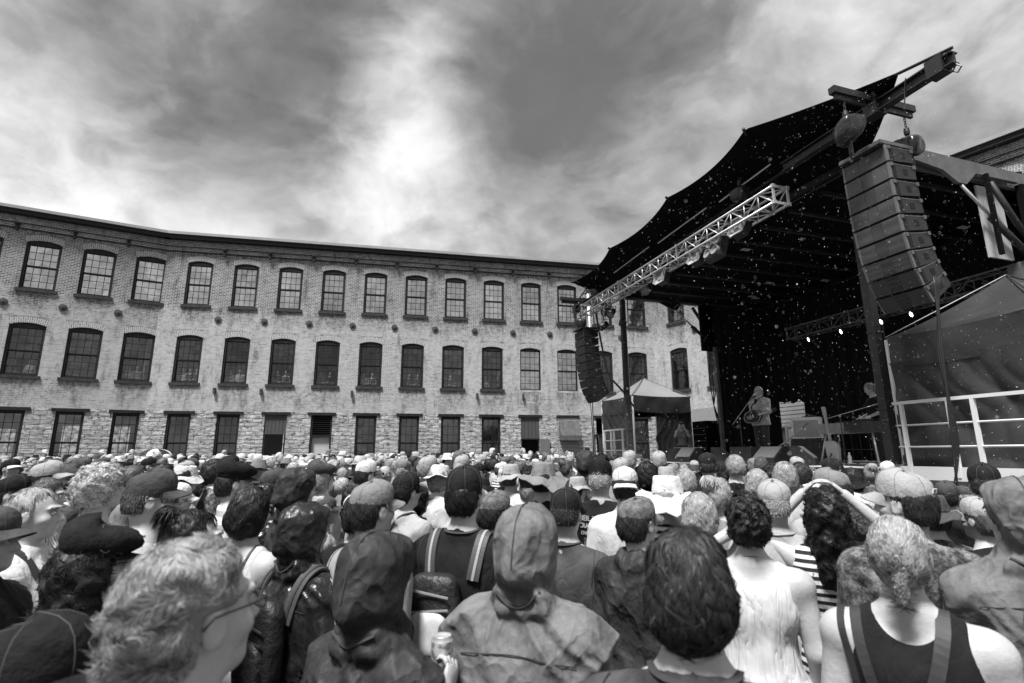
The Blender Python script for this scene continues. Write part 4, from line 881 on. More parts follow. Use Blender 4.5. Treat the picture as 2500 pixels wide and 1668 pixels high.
# yard behind the curtain gap: clapboard shed; and the loading ramp canopy left of the stage
root = sthing('clapboard_shed', 'small pale clapboard shed glimpsed through the gap in the back curtain', 'shed', 8.2, 6.2, 0)
mb = MB(); mb.box((0, 0, 1.35), (2.2, 3.4, 2.7)); mb.build('shed_wall', mRB, root)
mb = MB(); 
for k in range(8): mb.box((-1.12, 0, 2.72+k*.14), (.03, 3.5, .145), Matrix.Rotation(.08, 3, 'Y'))
mb.build('clapboards', mat('pale_clapboard', .28, .6, var=.1), root)
mb = MB(); mb.box((-1.25, 0, 2.62), (.4, 3.6, .06)); mb.build('eave', mGREY, root)
root = sthing('metal_awning', 'pale metal awning box on the mill wall behind the far wing', 'awning', 7.0, 9.6, 2.95, rz=SRZ)
mb = MB(); mb.box((0, 0, .35), (1.2, 2.4, .55)); mb.build('awning_box', mat('pale_metal', .34, .5, var=.1), root)
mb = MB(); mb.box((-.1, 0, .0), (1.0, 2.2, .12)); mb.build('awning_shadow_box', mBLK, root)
root = sthing('dimmer_rack', 'tall black equipment rack at the edge of the side curtain', 'equipment rack', 3.4, 5.3, DZ)
mb = MB(); mb.box((0, 0, .62), (.9, .7, 1.2)); mb.build('rack_body', mFAB, root); mb = MB(); [mb.box((-.455, 0, .2+.2*k), (.01, .6, .012)) for k in range(5)]; mb.build('rack_trim', mGREY, root)
# ================================================================== figures: bodies grown from one implicit surface
SKN = {}
def skin(name, b): return mat(name, b, .48, var=.12, vs=14, bump=.12, bs=60)
mSK = [skin('fair_skin', .43), skin('tan_skin', .32), skin('brown_skin', .15)]
def noise3(p, f, seed):
    x, y, z = p; s = seed*1.7
    return (np.sin(f*(x*1.0+.7*y)+s)*np.sin(f*(1.1*z-.4*x)+1.3*s)+.6*np.sin(f*1.9*(y*.9+.5*z)+2.1*s)*np.sin(f*1.7*(x-.3*z)+.7*s)+.4*np.sin(f*3.7*(x+.8*z)+s)*np.sin(f*3.3*(y-.5*z)+3*s))/1.6
class Field:
    def __init__(s, xs, ys, zs):
        s.ax = [np.asarray(a, np.float32) for a in (xs, ys, zs)]
        s.F = np.full((len(xs), len(ys), len(zs)), .2, np.float32)
    def sl(s, lo, hi, pad):
        out = []
        for a, l, h in zip(s.ax, lo, hi):
            i0 = int(np.searchsorted(a, l-pad)); i1 = int(np.searchsorted(a, h+pad)); out.append(slice(max(0, i0-1), min(len(a), i1+1)))
        return tuple(out)
    def pts(s, sl): return (s.ax[0][sl[0]][:, None, None], s.ax[1][sl[1]][None, :, None], s.ax[2][sl[2]][None, None, :])
    def comb(s, sl, d, k, op='u'):
        a = s.F[sl]
        if op == 'u':
            h = np.maximum(k-np.abs(a-d), 0)/k; s.F[sl] = np.minimum(a, d)-h*h*k*.25
        elif op == 's':
            d = -d; h = np.maximum(k-np.abs(a-d), 0)/k; s.F[sl] = np.maximum(a, d)+h*h*k*.25
        return s
    def cone(s, a, b, ra, rb, k=.03, op='u', sy=1.0):
        a = np.array(a, float); b = np.array(b, float); r = max(ra, rb); pad = r/min(1, sy)+k+.012
        sl = s.sl(np.minimum(a, b), np.maximum(a, b), pad); x, y, z = s.pts(sl)
        if x.size*y.size*z.size == 0: return s
        ab = b-a; L2 = (ab**2).sum()+1e-12
        px, py, pz = x-a[0], y-a[1], z-a[2]
        t = np.clip((px*ab[0]+py*ab[1]+pz*ab[2])/L2, 0, 1)
        d = np.sqrt((px-t*ab[0])**2+((py-t*ab[1])*sy)**2+(pz-t*ab[2])**2)-(ra+(rb-ra)*t)
        return s.comb(sl, d, k, op)
    def ell(s, c, r, k=.02, op='u', R=None, nz=None):
        c = np.array(c, float); m = max(r); pad = m+k+.012
        sl = s.sl(c, c, pad); x, y, z = s.pts(sl)
        if x.size*y.size*z.size == 0: return s
        px, py, pz = x-c[0], y-c[1], z-c[2]
        if R is not None:
            R = np.array(R); qx = px*R[0, 0]+py*R[1, 0]+pz*R[2, 0]; qy = px*R[0, 1]+py*R[1, 1]+pz*R[2, 1]; qz = px*R[0, 2]+py*R[1, 2]+pz*R[2, 2]
            px, py, pz = qx, qy, qz
        k0 = np.sqrt((px/r[0])**2+(py/r[1])**2+(pz/r[2])**2); k1 = np.sqrt((px/r[0]**2)**2+(py/r[1]**2)**2+(pz/r[2]**2)**2)+1e-9
        d = k0*(k0-1)/k1
        if nz: d = d+nz((x, y, z))
        return s.comb(sl, d, k, op)
    def nets(s):
        F = s.F; A = s.ax; ins = F < 0; nx, ny, nz = F.shape
        c = np.zeros((nx-1, ny-1, nz-1), np.int8)
        for i in (0, 1):
            for j in (0, 1):
                for k in (0, 1): c += ins[i:nx-1+i, j:ny-1+j, k:nz-1+k]
        act = (c > 0) & (c < 8); ii, jj, kk = np.nonzero(act)
        idx = -np.ones(act.shape, np.int64); idx[ii, jj, kk] = np.arange(len(ii))
        acc = np.zeros((len(ii), 3)); cnt = np.zeros(len(ii))
        cor = [(0,0,0),(1,0,0),(0,1,0),(1,1,0),(0,0,1),(1,0,1),(0,1,1),(1,1,1)]
        for a, b in ((0,1),(2,3),(4,5),(6,7),(0,2),(1,3),(4,6),(5,7),(0,4),(1,5),(2,6),(3,7)):
            A0, B0 = cor[a], cor[b]
            fa = F[ii+A0[0], jj+A0[1], kk+A0[2]]; fb = F[ii+B0[0], jj+B0[1], kk+B0[2]]
            m = (fa < 0) != (fb < 0); t = np.where(m, fa/np.where(m, fa-fb, 1), 0)
            pa = np.stack([A[0][ii+A0[0]], A[1][jj+A0[1]], A[2][kk+A0[2]]], 1); pb = np.stack([A[0][ii+B0[0]], A[1][jj+B0[1]], A[2][kk+B0[2]]], 1)
            acc += np.where(m[:, None], pa+(pb-pa)*t[:, None], 0); cnt += m
        V = acc/np.maximum(cnt, 1)[:, None]; faces = []
        def q(e0, e1, cells):
            m = e0 != e1; i, j, k = np.nonzero(m)
            return m, i, j, k
        # x edges
        m = ins[:-1, 1:-1, 1:-1] != ins[1:, 1:-1, 1:-1]; i, j, k = np.nonzero(m); fl = ins[:-1, 1:-1, 1:-1][i, j, k]; j += 1; k += 1
        Q = np.stack([idx[i, j-1, k-1], idx[i, j, k-1], idx[i, j, k], idx[i, j-1, k]], 1); Q[~fl] = Q[~fl][:, ::-1]; faces.append(Q)
        m = ins[1:-1, :-1, 1:-1] != ins[1:-1, 1:, 1:-1]; i, j, k = np.nonzero(m); fl = ins[1:-1, :-1, 1:-1][i, j, k]; i += 1; k += 1
        Q = np.stack([idx[i-1, j, k-1], idx[i-1, j, k], idx[i, j, k], idx[i, j, k-1]], 1); Q[~fl] = Q[~fl][:, ::-1]; faces.append(Q)
        m = ins[1:-1, 1:-1, :-1] != ins[1:-1, 1:-1, 1:]; i, j, k = np.nonzero(m); fl = ins[1:-1, 1:-1, :-1][i, j, k]; i += 1; j += 1
        Q = np.stack([idx[i-1, j-1, k], idx[i, j-1, k], idx[i, j, k], idx[i-1, j, k]], 1); Q[~fl] = Q[~fl][:, ::-1]; faces.append(Q)
        return V, np.concatenate(faces)
TONES = {}
def npmesh(name, V, Q, mats, smooth=True):
    me = bpy.data.meshes.new(name); V = np.asarray(V, np.float32); Q = np.asarray(Q, np.int32)
    me.vertices.add(len(V)); me.vertices.foreach_set('co', V.ravel()); n = Q.shape[1]
    me.loops.add(Q.size); me.loops.foreach_set('vertex_index', Q.ravel())
    me.polygons.add(len(Q)); me.polygons.foreach_set('loop_start', np.arange(0, Q.size, n, dtype=np.int32)); me.polygons.foreach_set('loop_total', np.full(len(Q), n, np.int32))
    me.polygons.foreach_set('use_smooth', np.full(len(Q), smooth))
    me.update(calc_edges=True)
    if id(Q0 := TONES.get(len(V), None)) and Q0 is not None: at_ = me.attributes.new('tone', 'FLOAT', 'POINT'); at_.data.foreach_set('value', Q0)
    me.validate()
    for m in (mats if isinstance(mats, (list, tuple)) else [mats]): me.materials.append(m)
    return me
def axis(segs):
    """segs: [(start, end, step)...] -> non uniform axis"""
    out = []
    for a, b, st in segs:
        n = max(1, int(round((b-a)/st))); out += [a+(b-a)*i/n for i in range(n)]
    out.append(segs[-1][1]); return out
HP = np.array([0, .0, 1.53])     # head pivot
def head_R(turn, tilt, roll=0): return Matrix.Rotation(-turn, 3, 'Z') @ Matrix.Rotation(tilt, 3, 'X') @ Matrix.Rotation(roll, 3, 'Y')
def arms_for(pose, sh):
    d = {}
    for sg in (-1, 1):
        s_ = (sg*sh, -.01, 1.388)
        if pose == 'down': e, w_ = (sg*(sh+.05), -.03, 1.13), (sg*(sh+.055), .07, .88)
        elif pose == 'fold': e, w_ = (sg*(sh+.055), -.01, 1.13), (sg*.05, .20, 1.14+.03*sg)
        elif pose == 'pocket': e, w_ = (sg*(sh+.10), -.06, 1.15), (sg*(sh-.005), .10, .93)
        elif pose == 'lean': e, w_ = (sg*(sh+.03), .12, 1.17), (sg*(sh-.07), .34, 1.12)
        elif pose == 'can':
            e, w_ = ((sg*(sh+.045), -.05, 1.13), (sg*(sh+.06), .06, 1.335)) if sg > 0 else ((sg*(sh+.05), -.03, 1.13), (sg*(sh+.04), .09, .9))
        elif pose == 'hat':  e, w_ = (sg*(sh+.17), .06, 1.50), (sg*.10, .07, 1.735)
        elif pose == 'phone': e, w_ = (sg*(sh+.05), .12, 1.26), (sg*.08, .26, 1.52)
        elif pose == 'behind': e, w_ = ((sg*(sh+.09), -.02, 1.62), (sg*.02, -.12, 1.50)) if sg > 0 else ((sg*(sh+.05), -.03, 1.13), (sg*(sh+.05), .07, .9))
        elif pose == 'guitar':
            e, w_ = ((sg*(sh+.06), -.05, 1.14), (sg*.13, .18, 1.06)) if sg > 0 else ((sg*(sh+.06), .02, 1.15), (sg*.30, .25, 1.17))
        elif pose == 'piano': e, w_ = (sg*(sh+.05), .02, 1.13), (sg*(sh-.02), .28, 1.02)
        d[sg] = (s_, e, w_)
    return d
def hand_mesh(wr, el, curl=.5, spread=1.0, thumb_in=1, side=1, sc_=1.0, palmn=None):
    """palm and five jointed fingers, from the wrist onwards along the forearm"""
    wr = Vector(wr); f = (wr-Vector(el)).normalized(); up = Vector(palmn) if palmn else Vector((0, 0, 1))
    if abs(f.dot(up)) > .9: up = Vector((0, 1, 0)) if palmn is None else up
    x = f.cross(up).normalized()*side; n = x.cross(f).normalized()*side
    mb = MB()
    a = wr; b = wr+f*.085*sc_
    # palm as a rounded lofted block
    rings = []
    for t, wd, th in ((-.25, .022, .017), (0, .024, .018), (.3, .032, .017), (.65, .040, .015), (1.0, .041, .012), (1.06, .034, .006)):
        c = a+(b-a)*t; rings.append([c+x*wd*math.cos(k*PI/5)*sc_+n*th*math.sin(k*PI/5)*sc_ for k in range(10)])
    vs = [v for r in rings for v in r]; fs = [(i*10+k, i*10+(k+1) % 10, (i+1)*10+(k+1) % 10, (i+1)*10+k) for i in range(5) for k in range(10)]+[tuple(range(50, 60))]
    mb.add(vs, fs)
    for i, (off, L) in enumerate(((.031, .072), (.011, .082), (-.010, .076), (-.030, .060))):
        p = a+(b-a)*.93+x*off*sc_; d = (f+x*off*3*spread).normalized(); pts = [p]; ang = 0
        for j, q in enumerate((.45, .3, .25)):
            ang += curl*(.7 if j == 0 else .9)+.06*i*curl; dd = (d*math.cos(ang)-n*math.sin(ang)).normalized(); p = p+dd*L*q*sc_; pts.append(p)
        mb.path(pts, .009, 7, [.0095*sc_, .0088*sc_, .0078*sc_, .0055*sc_])
    p = a+(b-a)*.22+x*.026*sc_; d = (f*.65+x*.75-n*.35*thumb_in).normalized(); q = (f*.85+x*.25-n*.55*thumb_in).normalized()
    mb.path([p, p+d*.034*sc_, p+d*.034*sc_+q*.03*sc_, p+d*.034*sc_+q*.054*sc_], .011, 7, [.0125*sc_, .0108*sc_, .0095*sc_, .006*sc_])
    return mb
def seg(sh, a, b, n=1): return None
def make_geo(sex='m', build=1.0, pose='down', turn=0., tilt=0., roll=0., top='short', res=.010, wr=1.0, seed=0, leg_dz=0., hood=None, legs=True, sit=False, neck_low=0., lean=0.):
    """returns dict of numpy meshes: body, top, trousers"""
    sh = (.178 if sex == 'm' else .160)*(.55+.45*build); tk = build
    R = np.array(head_R(turn, tilt, roll)); piv = HP
    def H(p): return R @ (np.array(p)-piv)+piv
    z0 = 0.0
    def axes(res, ext=0, zlo=0., zhi=1.80, wide=.46, dep=.40):
        c = res*1.9
        xs = axis([(-wide, -.12, c), (-.12, .12, res), (.12, wide, c)]); ys = axis([(-.30, -.13, c), (-.13, .15, res), (.15, dep, c)])
        zl = [(zlo, .85, .045)] if zlo < .85 else []
        zs = axis(zl+[(max(zlo, .85), 1.36, c), (1.36, zhi, res)]); return xs, ys, zs
    fs = 1.0 if sex == 'm' else .955
    arms = arms_for(pose, sh)
    def torso(F, g=0., k=.05):
        F.ell((0, 0, .96), (.165*(.6+.4*tk)*(1 if sex == 'm' else 1.08)+g, .115*tk+g, .13+g), k)
        F.ell((0, .008*tk, 1.10), ((.145 if sex == 'm' else .125)*tk+g, .10*tk**1.3+g, .16+g), k)
        F.ell((0, .0, 1.285), (.168*(.5+.5*tk)*(1 if sex == 'm' else .9)+g, .108*tk+g, .17+g), k)
        F.cone((-sh+.03, -.015, 1.368), (sh-.03, -.015, 1.368), .052+g, .052+g, k)
        for sg in (-1, 1):
            F.cone((0, -.022, 1.478), (sg*(sh-.01), -.015, 1.402), .050+g*.5, .040+g*.8, k)
            F.ell((sg*.075, -.055, 1.31), (.075+g, .05+g, .11+g), k)
            if sex == 'f': F.ell((sg*.075, .085, 1.26), (.062+g, .05+g, .06+g), .03)
            else: F.ell((sg*.08, .06, 1.32), (.08+g, .05+g, .07+g), .04)
    def arm(F, g=0., upto=2.0, k=.028, cuff=None):
        for sg in (-1, 1):
            s_, e, w_ = [np.array(q) for q in arms[sg]]
            F.ell(s_-np.array([0, 0, g*.8]), (.054*tk+g*.8, .056*tk+g*.8, .056+g*.6), .05); s_ = s_-np.array([0, 0, g*.7])
            e1 = s_+(e-s_)*min(1, upto); F.cone(s_, e1, .050*tk+g, (.050-.012*min(1, upto))*tk+g, k)
            if upto > 1: w1 = e+(w_-e)*min(1, upto-1); F.cone(e, w1, .038*tk+g, (.038-.012*min(1, upto-1))*tk+g, k)
    def legsf(F, g=0., lo=.08, k=.03):
        for sg in (-1, 1):
            if sit: hp, kn, an = (sg*.09, 0, .92), (sg*.13, .36, .80), (sg*.12, .34, .40)
            else: hp, kn, an = (sg*.09, 0, .90), (sg*.10, .015, .48), (sg*.105, -.015, lo)
            F.cone(hp, kn, .088*(.5+.5*tk)+g, .056+g, k); F.cone(kn, an, .055+g, .040+g*1.6, k)
    out = {}
    # ---- body
    xs, ys, zs = axes(res, zlo=-.02 if legs else .80); F = Field(xs, ys, zs)
    torso(F); arm(F)
    F.cone((0, -.022, 1.42), H((0, -.012, 1.575)), (.058 if sex == 'm' else .048)*(.6+.4*tk), (.054 if sex == 'm' else .045)*(.7+.3*tk), .035)
    Rm = R
    E = lambda c, r, k=.015, op='u': F.ell(H(c), [q*fs for q in r], k, op, R=Rm)
    E((0, -.012, 1.662), (.074, .094, .088), .02)
    E((0, .030, 1.605), (.057*(.8+.2*tk), .060, .074), .03)
    E((0, .062, 1.556), (.030, .026, .020), .025)
    E((0, -.035, 1.60), (.060, .055, .06), .03)
    if res <= .013:
        F.cone(H((0, .088, 1.650)), H((0, .106, 1.615)), .007, .0125, .012); F.cone(H((-.010, .093, 1.612)), H((.010, .093, 1.612)), .009, .009, .01)
        for sg in (-1, 1):
            E((sg*.030, .096, 1.645), (.017, .010, .010), .012, 's')
            F.cone(H((sg*.012, .088, 1.668)), H((sg*.045, .076, 1.668)), .009, .008, .012)
            E((sg*.043, .058, 1.615), (.022, .022, .020), .02)
            E((sg*.077, -.002, 1.630), (.010, .021, .033), .008); E((sg*.086, .003, 1.632), (.006, .010, .018), .006, 's')
        E((0, .082, 1.591), (.022, .011, .0055), .010); E((0, .082, 1.581), (.018, .011, .006), .010)
    legsf(F)
    if legs:
        for sg in (-1, 1): F.cone((sg*.105, -.03, .055), (sg*.12, .12, .03), .036, .030, .03)
    V, Q = F.nets()
    if res <= .013 or pose in ('hat', 'phone', 'can', 'behind', 'guitar', 'piano', 'lean'):
        for sg in (-1, 1):
            s_, e, w_ = arms[sg]
            pn = {'hat': (0, 0, 1), 'phone': (0, 1, 0), 'can': (.9*sg, 0, .1), 'behind': (0, -1, 0), 'guitar': (0, 1, 0), 'piano': (0, 0, 1), 'lean': (0, 0, 1)}.get(pose, (sg, .0, .0))
            cu = {'hat': .35, 'phone': .9, 'can': .75, 'behind': .3, 'guitar': .7, 'piano': .45}.get(pose, .4)
            e2 = e
            if pose == 'can' and sg > 0: e2 = (w_[0]-.0, w_[1]-.06, w_[2]-.10)
            hm = hand_mesh(w_, e2, curl=cu, side=sg, palmn=pn, sc_=1.0 if sex == 'm' else .9); o = len(V)
            V = np.concatenate([V, np.array([tuple(v) for v in hm.v])]); q4 = []
            for f in hm.f:
                if len(f) == 4: q4.append(f)
                else:
                    for i in range(1, len(f)-2, 2): q4.append((f[0], f[i], f[i+1], f[i+2]))
                    if len(f) % 2: q4.append((f[0], f[-2], f[-1], f[-1])) if False else q4.append((f[0], f[-3], f[-2], f[-1]))
            Q = np.concatenate([Q, np.array(q4)+o])
    out['body'] = (V, Q)
    # ---- garment over torso and arms
    g = {'short': .014, 'long': .014, 'jacket': .024, 'tank': .009, 'loose': .022, 'dress': .012, 'hood': .028}[top]
    r2 = max(res, .010 if res > .007 else .0075); zlo = .80 if top != 'dress' else .42
    xs, ys, zs = axes(r2*1.15, zlo=zlo, zhi=1.62 if not hood else 1.86)
    if res <= .007: xs = axis([(-.36, .36, .0078)]); ys = axis([(-.24, .30, .0078)]); zs = axis([(zlo, 1.12, .02), (1.12, 1.86 if hood else 1.62, .0078)])
    F = Field(xs, ys, zs); torso(F, g)
    if top in ('short', 'loose'): arm(F, g+.012, .70)
    elif top in ('long',): arm(F, g*.8, 1.93)
    elif top in ('jacket', 'hood'): arm(F, g*1.0, 1.93)
    elif top == 'tank':
        for sg in (-1, 1): F.ell((sg*(sh+.045), -.01, 1.40), (.085, .14, .15), .02, 's')
    F.cone((-.09, 0, .86), (.09, 0, .86), .10*tk+g, .10*tk+g, .05)
    if top == 'dress':
        F.cone((0, 0, 1.0), (0, 0, .40), .14, .24, .06)
    if top in ('jacket', 'hood', 'long'): F.cone((0, -.02, 1.45), (0, -.01, 1.50), .075, .068, .02)
    if top in ('jacket', 'hood') and not hood: F.cone((-.055, -.075, 1.47), (.055, -.075, 1.47), .04, .04, .03); F.cone((0, -.095, 1.44), (0, -.105, 1.36), .05, .02, .03)
    # cloth hangs straight from the chest and shoulder blades
    bx = {'short': .010, 'loose': .022, 'jacket': .022, 'hood': .028, 'long': .012}.get(top)
    if bx:
        for sg in (-1, 1): F.cone((sg*.075, -.01, 1.30), (sg*.085, -.005, .90), .088*tk+bx, .088*tk+bx+.012, .05)
    if hood:
        F.ell(H((0, -.012, 1.678)), (.108, .124, .100), .03, R=R); F.ell(H((0, -.01, 1.72)), (.090, .104, .055), .03, R=R); F.ell(H((0, -.036, 1.600)), (.104, .106, .095), .035, R=R)
        F.cone(H((0, -.085, 1.70)), H((0, -.135, 1.585)), .035, .03, .04); F.cone(H((0, -.06, 1.768)), H((0, .05, 1.762)), .013, .011, .010)
        F.cone(H((-.05, .062, 1.735)), H((.05, .062, 1.735)), .016, .016, .04)
        for sg in (-1, 1): F.cone(H((sg*.055, -.075, 1.515)), (sg*.095, -.03, 1.47), .036, .028, .010); F.cone(H((sg*.05, .02, 1.53)), (sg*.07, .05, 1.44), .04, .035, .02)
        F.cone((-.06, -.085, 1.478), (.06, -.085, 1.478), .034, .034, .010)
    X = F.pts((slice(None),)*3)
    amp = {'short': .0085, 'long': .010, 'jacket': .012, 'tank': .003, 'loose': .010, 'dress': .006, 'hood': .016}[top]*wr
    x, y, z = X
    # folds: long soft drags plus a crumple layer
    q1 = x*17+z*8+y*6+seed+1.8*np.sin(z*9+y*7+seed*.7)+1.2*np.sin(x*11-z*5+seed); q2 = x*13-z*15+y*9+seed*2.1+1.6*np.sin(x*10+y*8+seed)+.8*np.sin(z*21+seed)
    crease = (np.abs(np.sin(q1))**.55-.6)*.9+(np.abs(np.sin(q2))**.5-.62)*.75
    if top in ('hood', 'jacket'):
        th = np.arctan2(x, -(y+.015)); sr = lambda q, e=.9: (1-np.abs(np.sin(q))**e)
        w1 = 1.5*np.sin(z*5+seed)+.9*np.sin(th*2+z*9+seed*1.7)
        long_ = sr(th*3.1+w1+seed)*(.6+.4*np.sin(z*8+th*2+seed)); dia = sr(x*9+z*11+1.1*np.sin(z*12+th*3+seed)+seed*.6)*(.5+.5*np.sin(th*3+seed*2)); dib = sr(x*12-z*14+1.0*np.sin(z*9-th*2+seed)+seed*1.6)*(.5+.5*np.sin(th*2-z*6+seed))
        fine = sr(th*9+z*22+1.6*np.sin(z*25+th*4+seed))*(.5+.5*np.sin(z*13-th*3+seed))
        disp = amp*(.85-1.25*long_-1.2*dia-1.1*dib-.55*fine+.25*noise3(X, 9, seed)*(1 if hood else .6))
        disp = np.broadcast_to(disp, F.F.shape)*(np.clip((1.56-z)/.1, 0, 1)*.6+.4 if hood else 1.0)
    else: disp = amp*(-.55*crease+.35*np.sin(q1*.6)+.25*noise3(X, 30, seed))
    F.F += np.clip(disp, -.03, g-.006).astype(np.float32)
    # neckline, hem
    if hood:
        hx = (x-piv[0]); hy = (y-piv[1]); hz = (z-piv[2])
        lx = hx*R[0, 0]+hy*R[1, 0]+hz*R[2, 0]; ly = hx*R[0, 1]+hy*R[1, 1]+hz*R[2, 1]; lz = hx*R[0, 2]+hy*R[1, 2]+hz*R[2, 2]
        op = np.sqrt((lx/.078)**2+((lz-.10)/.125)**2)-1   # face opening
        cut = np.minimum(-(op*.08), ly-.015+0*lz)
        F.F = np.maximum(F.F, cut.astype(np.float32))
    else:
        nl = {'short': (1.492, .45), 'loose': (1.49, .5), 'long': (1.52, .3), 'jacket': (1.53, .3), 'hood': (1.53, .3), 'tank': (1.515, .1), 'dress': (1.50, .2)}[top]
        pl = z-(nl[0]-neck_low)+nl[1]*(y+.04)
        F.F = np.maximum(F.F, (pl*.9).astype(np.float32))
        if top in ('tank', 'dress'):
            bowl = .088-np.sqrt((x/1.05)**2+((z-(1.505-neck_low*.6))/1.15)**2) if top == 'tank' else .07-np.sqrt(x**2+(z-1.49)**2)
            F.F = np.maximum(F.F, bowl.astype(np.float32)*.9+0*y.astype(np.float32))
    F.F = np.maximum(F.F, ((zlo+.04)-z).astype(np.float32)*.9)
    out['top'] = F.nets()
    if legs:
        rr_ = max(res*2, .018)
        F = Field(axis([(-.30, .30, rr_)]), axis([(-.2, .52 if sit else .2, rr_)]), axis([(.05, 1.0, rr_*1.3)]))
        F.ell((0, 0, .94), (.17*(.6+.4*tk)+.01, .118*tk+.012, .12), .04); legsf(F, .014, .10)
        F.F = np.maximum(F.F, (F.pts((slice(None),)*3)[2]-.985).astype(np.float32))
        out['trousers'] = F.nets()
    out['R'] = R
    if leg_dz:
        for k_ in ('body', 'top', 'trousers'):
            if k_ in out:
                V, Q = out[k_]; z = V[:, 2].copy(); V[:, 2] = np.where(z > .95, z+leg_dz, z*(.95+leg_dz)/.95)
    out['dz'] = leg_dz
    return out
GEO = {}
def geo(**kw):
    key = tuple(sorted(kw.items()))
    if key not in GEO:
        g = make_geo(**kw); d = {}
        for k_, nm in (('body', 'body'), ('top', 'shirt'), ('trousers', 'trousers')):
            if k_ in g: d[k_] = npmesh(nm, *g[k_], mSK[0])
        d['raw'] = g; d['R'] = g['R']; d['dz'] = g['dz']; GEO[key] = d
    return GEO[key]
# ------------------------------------------------------------------ headwear and hair, modelled in the head's own frame (origin = head pivot)
def hz(z): return z-1.53
def cap_mesh(name='cap', back=False, tall=1.0, wide=1.0, brim=.066, puff=0., opening=False, seed=0):
    mb = MB(); n = 32; prof = [(1.0, 0), (1.02, .02), (1.0, .045), (.93, .072), (.78, .094), (.5, .108), (.2, .113), (.0, .114)]
    rr = np.random.RandomState(seed); ph = rr.uniform(0, 6, 4)
    def P(r, h, a):
        cr = 1+.018*math.sin(3*a+ph[0]+20*h)*(h > .02)+.01*math.sin(7*a+ph[1]+35*h)
        x = .084*wide*r*math.cos(a)*cr*(1+puff*math.sin(PI*min(1, h/.1))); y = .103*wide*r*math.sin(a)*cr*(1+puff*math.sin(PI*min(1, h/.1)))
        z = hz(1.672)+h*tall*.86+.012*math.sin(a)*(1 if not back else -1)
        return (x, y-.012, z)
    vs = [P(r, h, k*2*PI/n) for r, h in prof for k in range(n)]
    fs = [(i*n+k, i*n+(k+1) % n, (i+1)*n+(k+1) % n, (i+1)*n+k) for i in range(len(prof)-1) for k in range(n)]
    mb.add(vs, fs)
    # six seams read as faint ridges
    for k in range(3):
        a0 = k*PI/3
        pts = [Vector(P(r*1.004, h, a0)) for r, h in prof]+[Vector(P(r*1.004, h, a0+PI)) for r, h in prof[::-1][1:]]
        mb.path(pts, .0009, 4, mi=3, cap=False)
    mb.lathe([(0, .004), (.008, .002), (.009, 0)], 8, (0, -.012, hz(1.672)+.114*tall*.86))
    d = -1 if back else 1
    def br(u, v):
        a = PI/2-(u-.5)*2.1; rr_ = 1+v*brim/.095*(1-abs(2*u-1)**3.2)**.6
        x = .083*wide*rr_*math.cos(a)*(1-.1*v); y = .100*wide*rr_*math.sin(a)
        return (x, (y*d)-.012, hz(1.676)+.010*d*0-.020*v-.020*v*math.cos((u-.5)*2*1.2)*0-(abs(2*u-1)**2)*.026*v**.7+.012*math.sin(a)*(0 if back else 1))
    m2 = MB(); m2.grid(br, 16, 5)
    mb.add([Vector(v)+Vector((0, 0, .002)) for v in m2.v], m2.f, 1); mb.add([Vector(v)-Vector((0, 0, .003)) for v in m2.v], [f[::-1] for f in m2.f], 1)
    if opening or not back:
        pts = [(.042*math.cos(a), -.109+ .016*abs(math.cos(a)) if not back else .105, hz(1.670)+.030*math.sin(a)) for a in np.linspace(0, PI, 12)]
        mb.add([Vector(p)+Vector((0, -.006, 0)) for p in pts], [tuple(range(12))], 2)
    return mb
def hat_mesh(brim=.07, droop=.03, crown=.10, taper=.86, flat=.5, seed=0, soft=.006, band=True, pinch=0, up=0.):
    mb = MB(); n = 36; rr = np.random.RandomState(seed); ph = rr.uniform(0, 6, 6)
    prof = [(1+brim/.09, -droop), (1+.6*brim/.09, -droop*.5), (1.03, 0), (1.0, .004), (.985, .03), (taper+.05, crown*.62), (taper, crown*.88), (taper*.9, crown), (taper*flat, crown*1.02), (0, crown*1.02-pinch)]
    def P(i, r, h, a):
        w_ = soft*(math.sin(2*a+ph[0])*(3 if i < 2 else 1)+math.sin(5*a+ph[1]+40*h)+.6*math.sin(9*a+ph[2]))
        z = hz(1.668)+h+(w_*(1.2 if i < 2 else .25))+(up*abs(math.cos(a))**3 if i < 2 else 0)
        q = 1+(w_*4 if i > 3 else w_*1.5)
        pn = 1-.10*(pinch > 0)*(i > 5)*abs(math.cos(a))
        return (.086*r*math.cos(a)*q*pn, .106*r*math.sin(a)*q-.012, z)
    vs = [P(i, r, h, k*2*PI/n) for i, (r, h) in enumerate(prof) for k in range(n)]
    fs = [(i*n+k, i*n+(k+1) % n, (i+1)*n+(k+1) % n, (i+1)*n+k) for i in range(len(prof)-1) for k in range(n)]
    mi = [1 if band and i == 3 else 0 for i in range(len(prof)-1) for k in range(n)]
    o = len(mb.f); mb.add(vs, fs); mb.mi = mi
    mb.add([(x, y, z-.004) for x, y, z in vs[:3*n]], [f[::-1] for f in fs[:2*n]])
    return mb
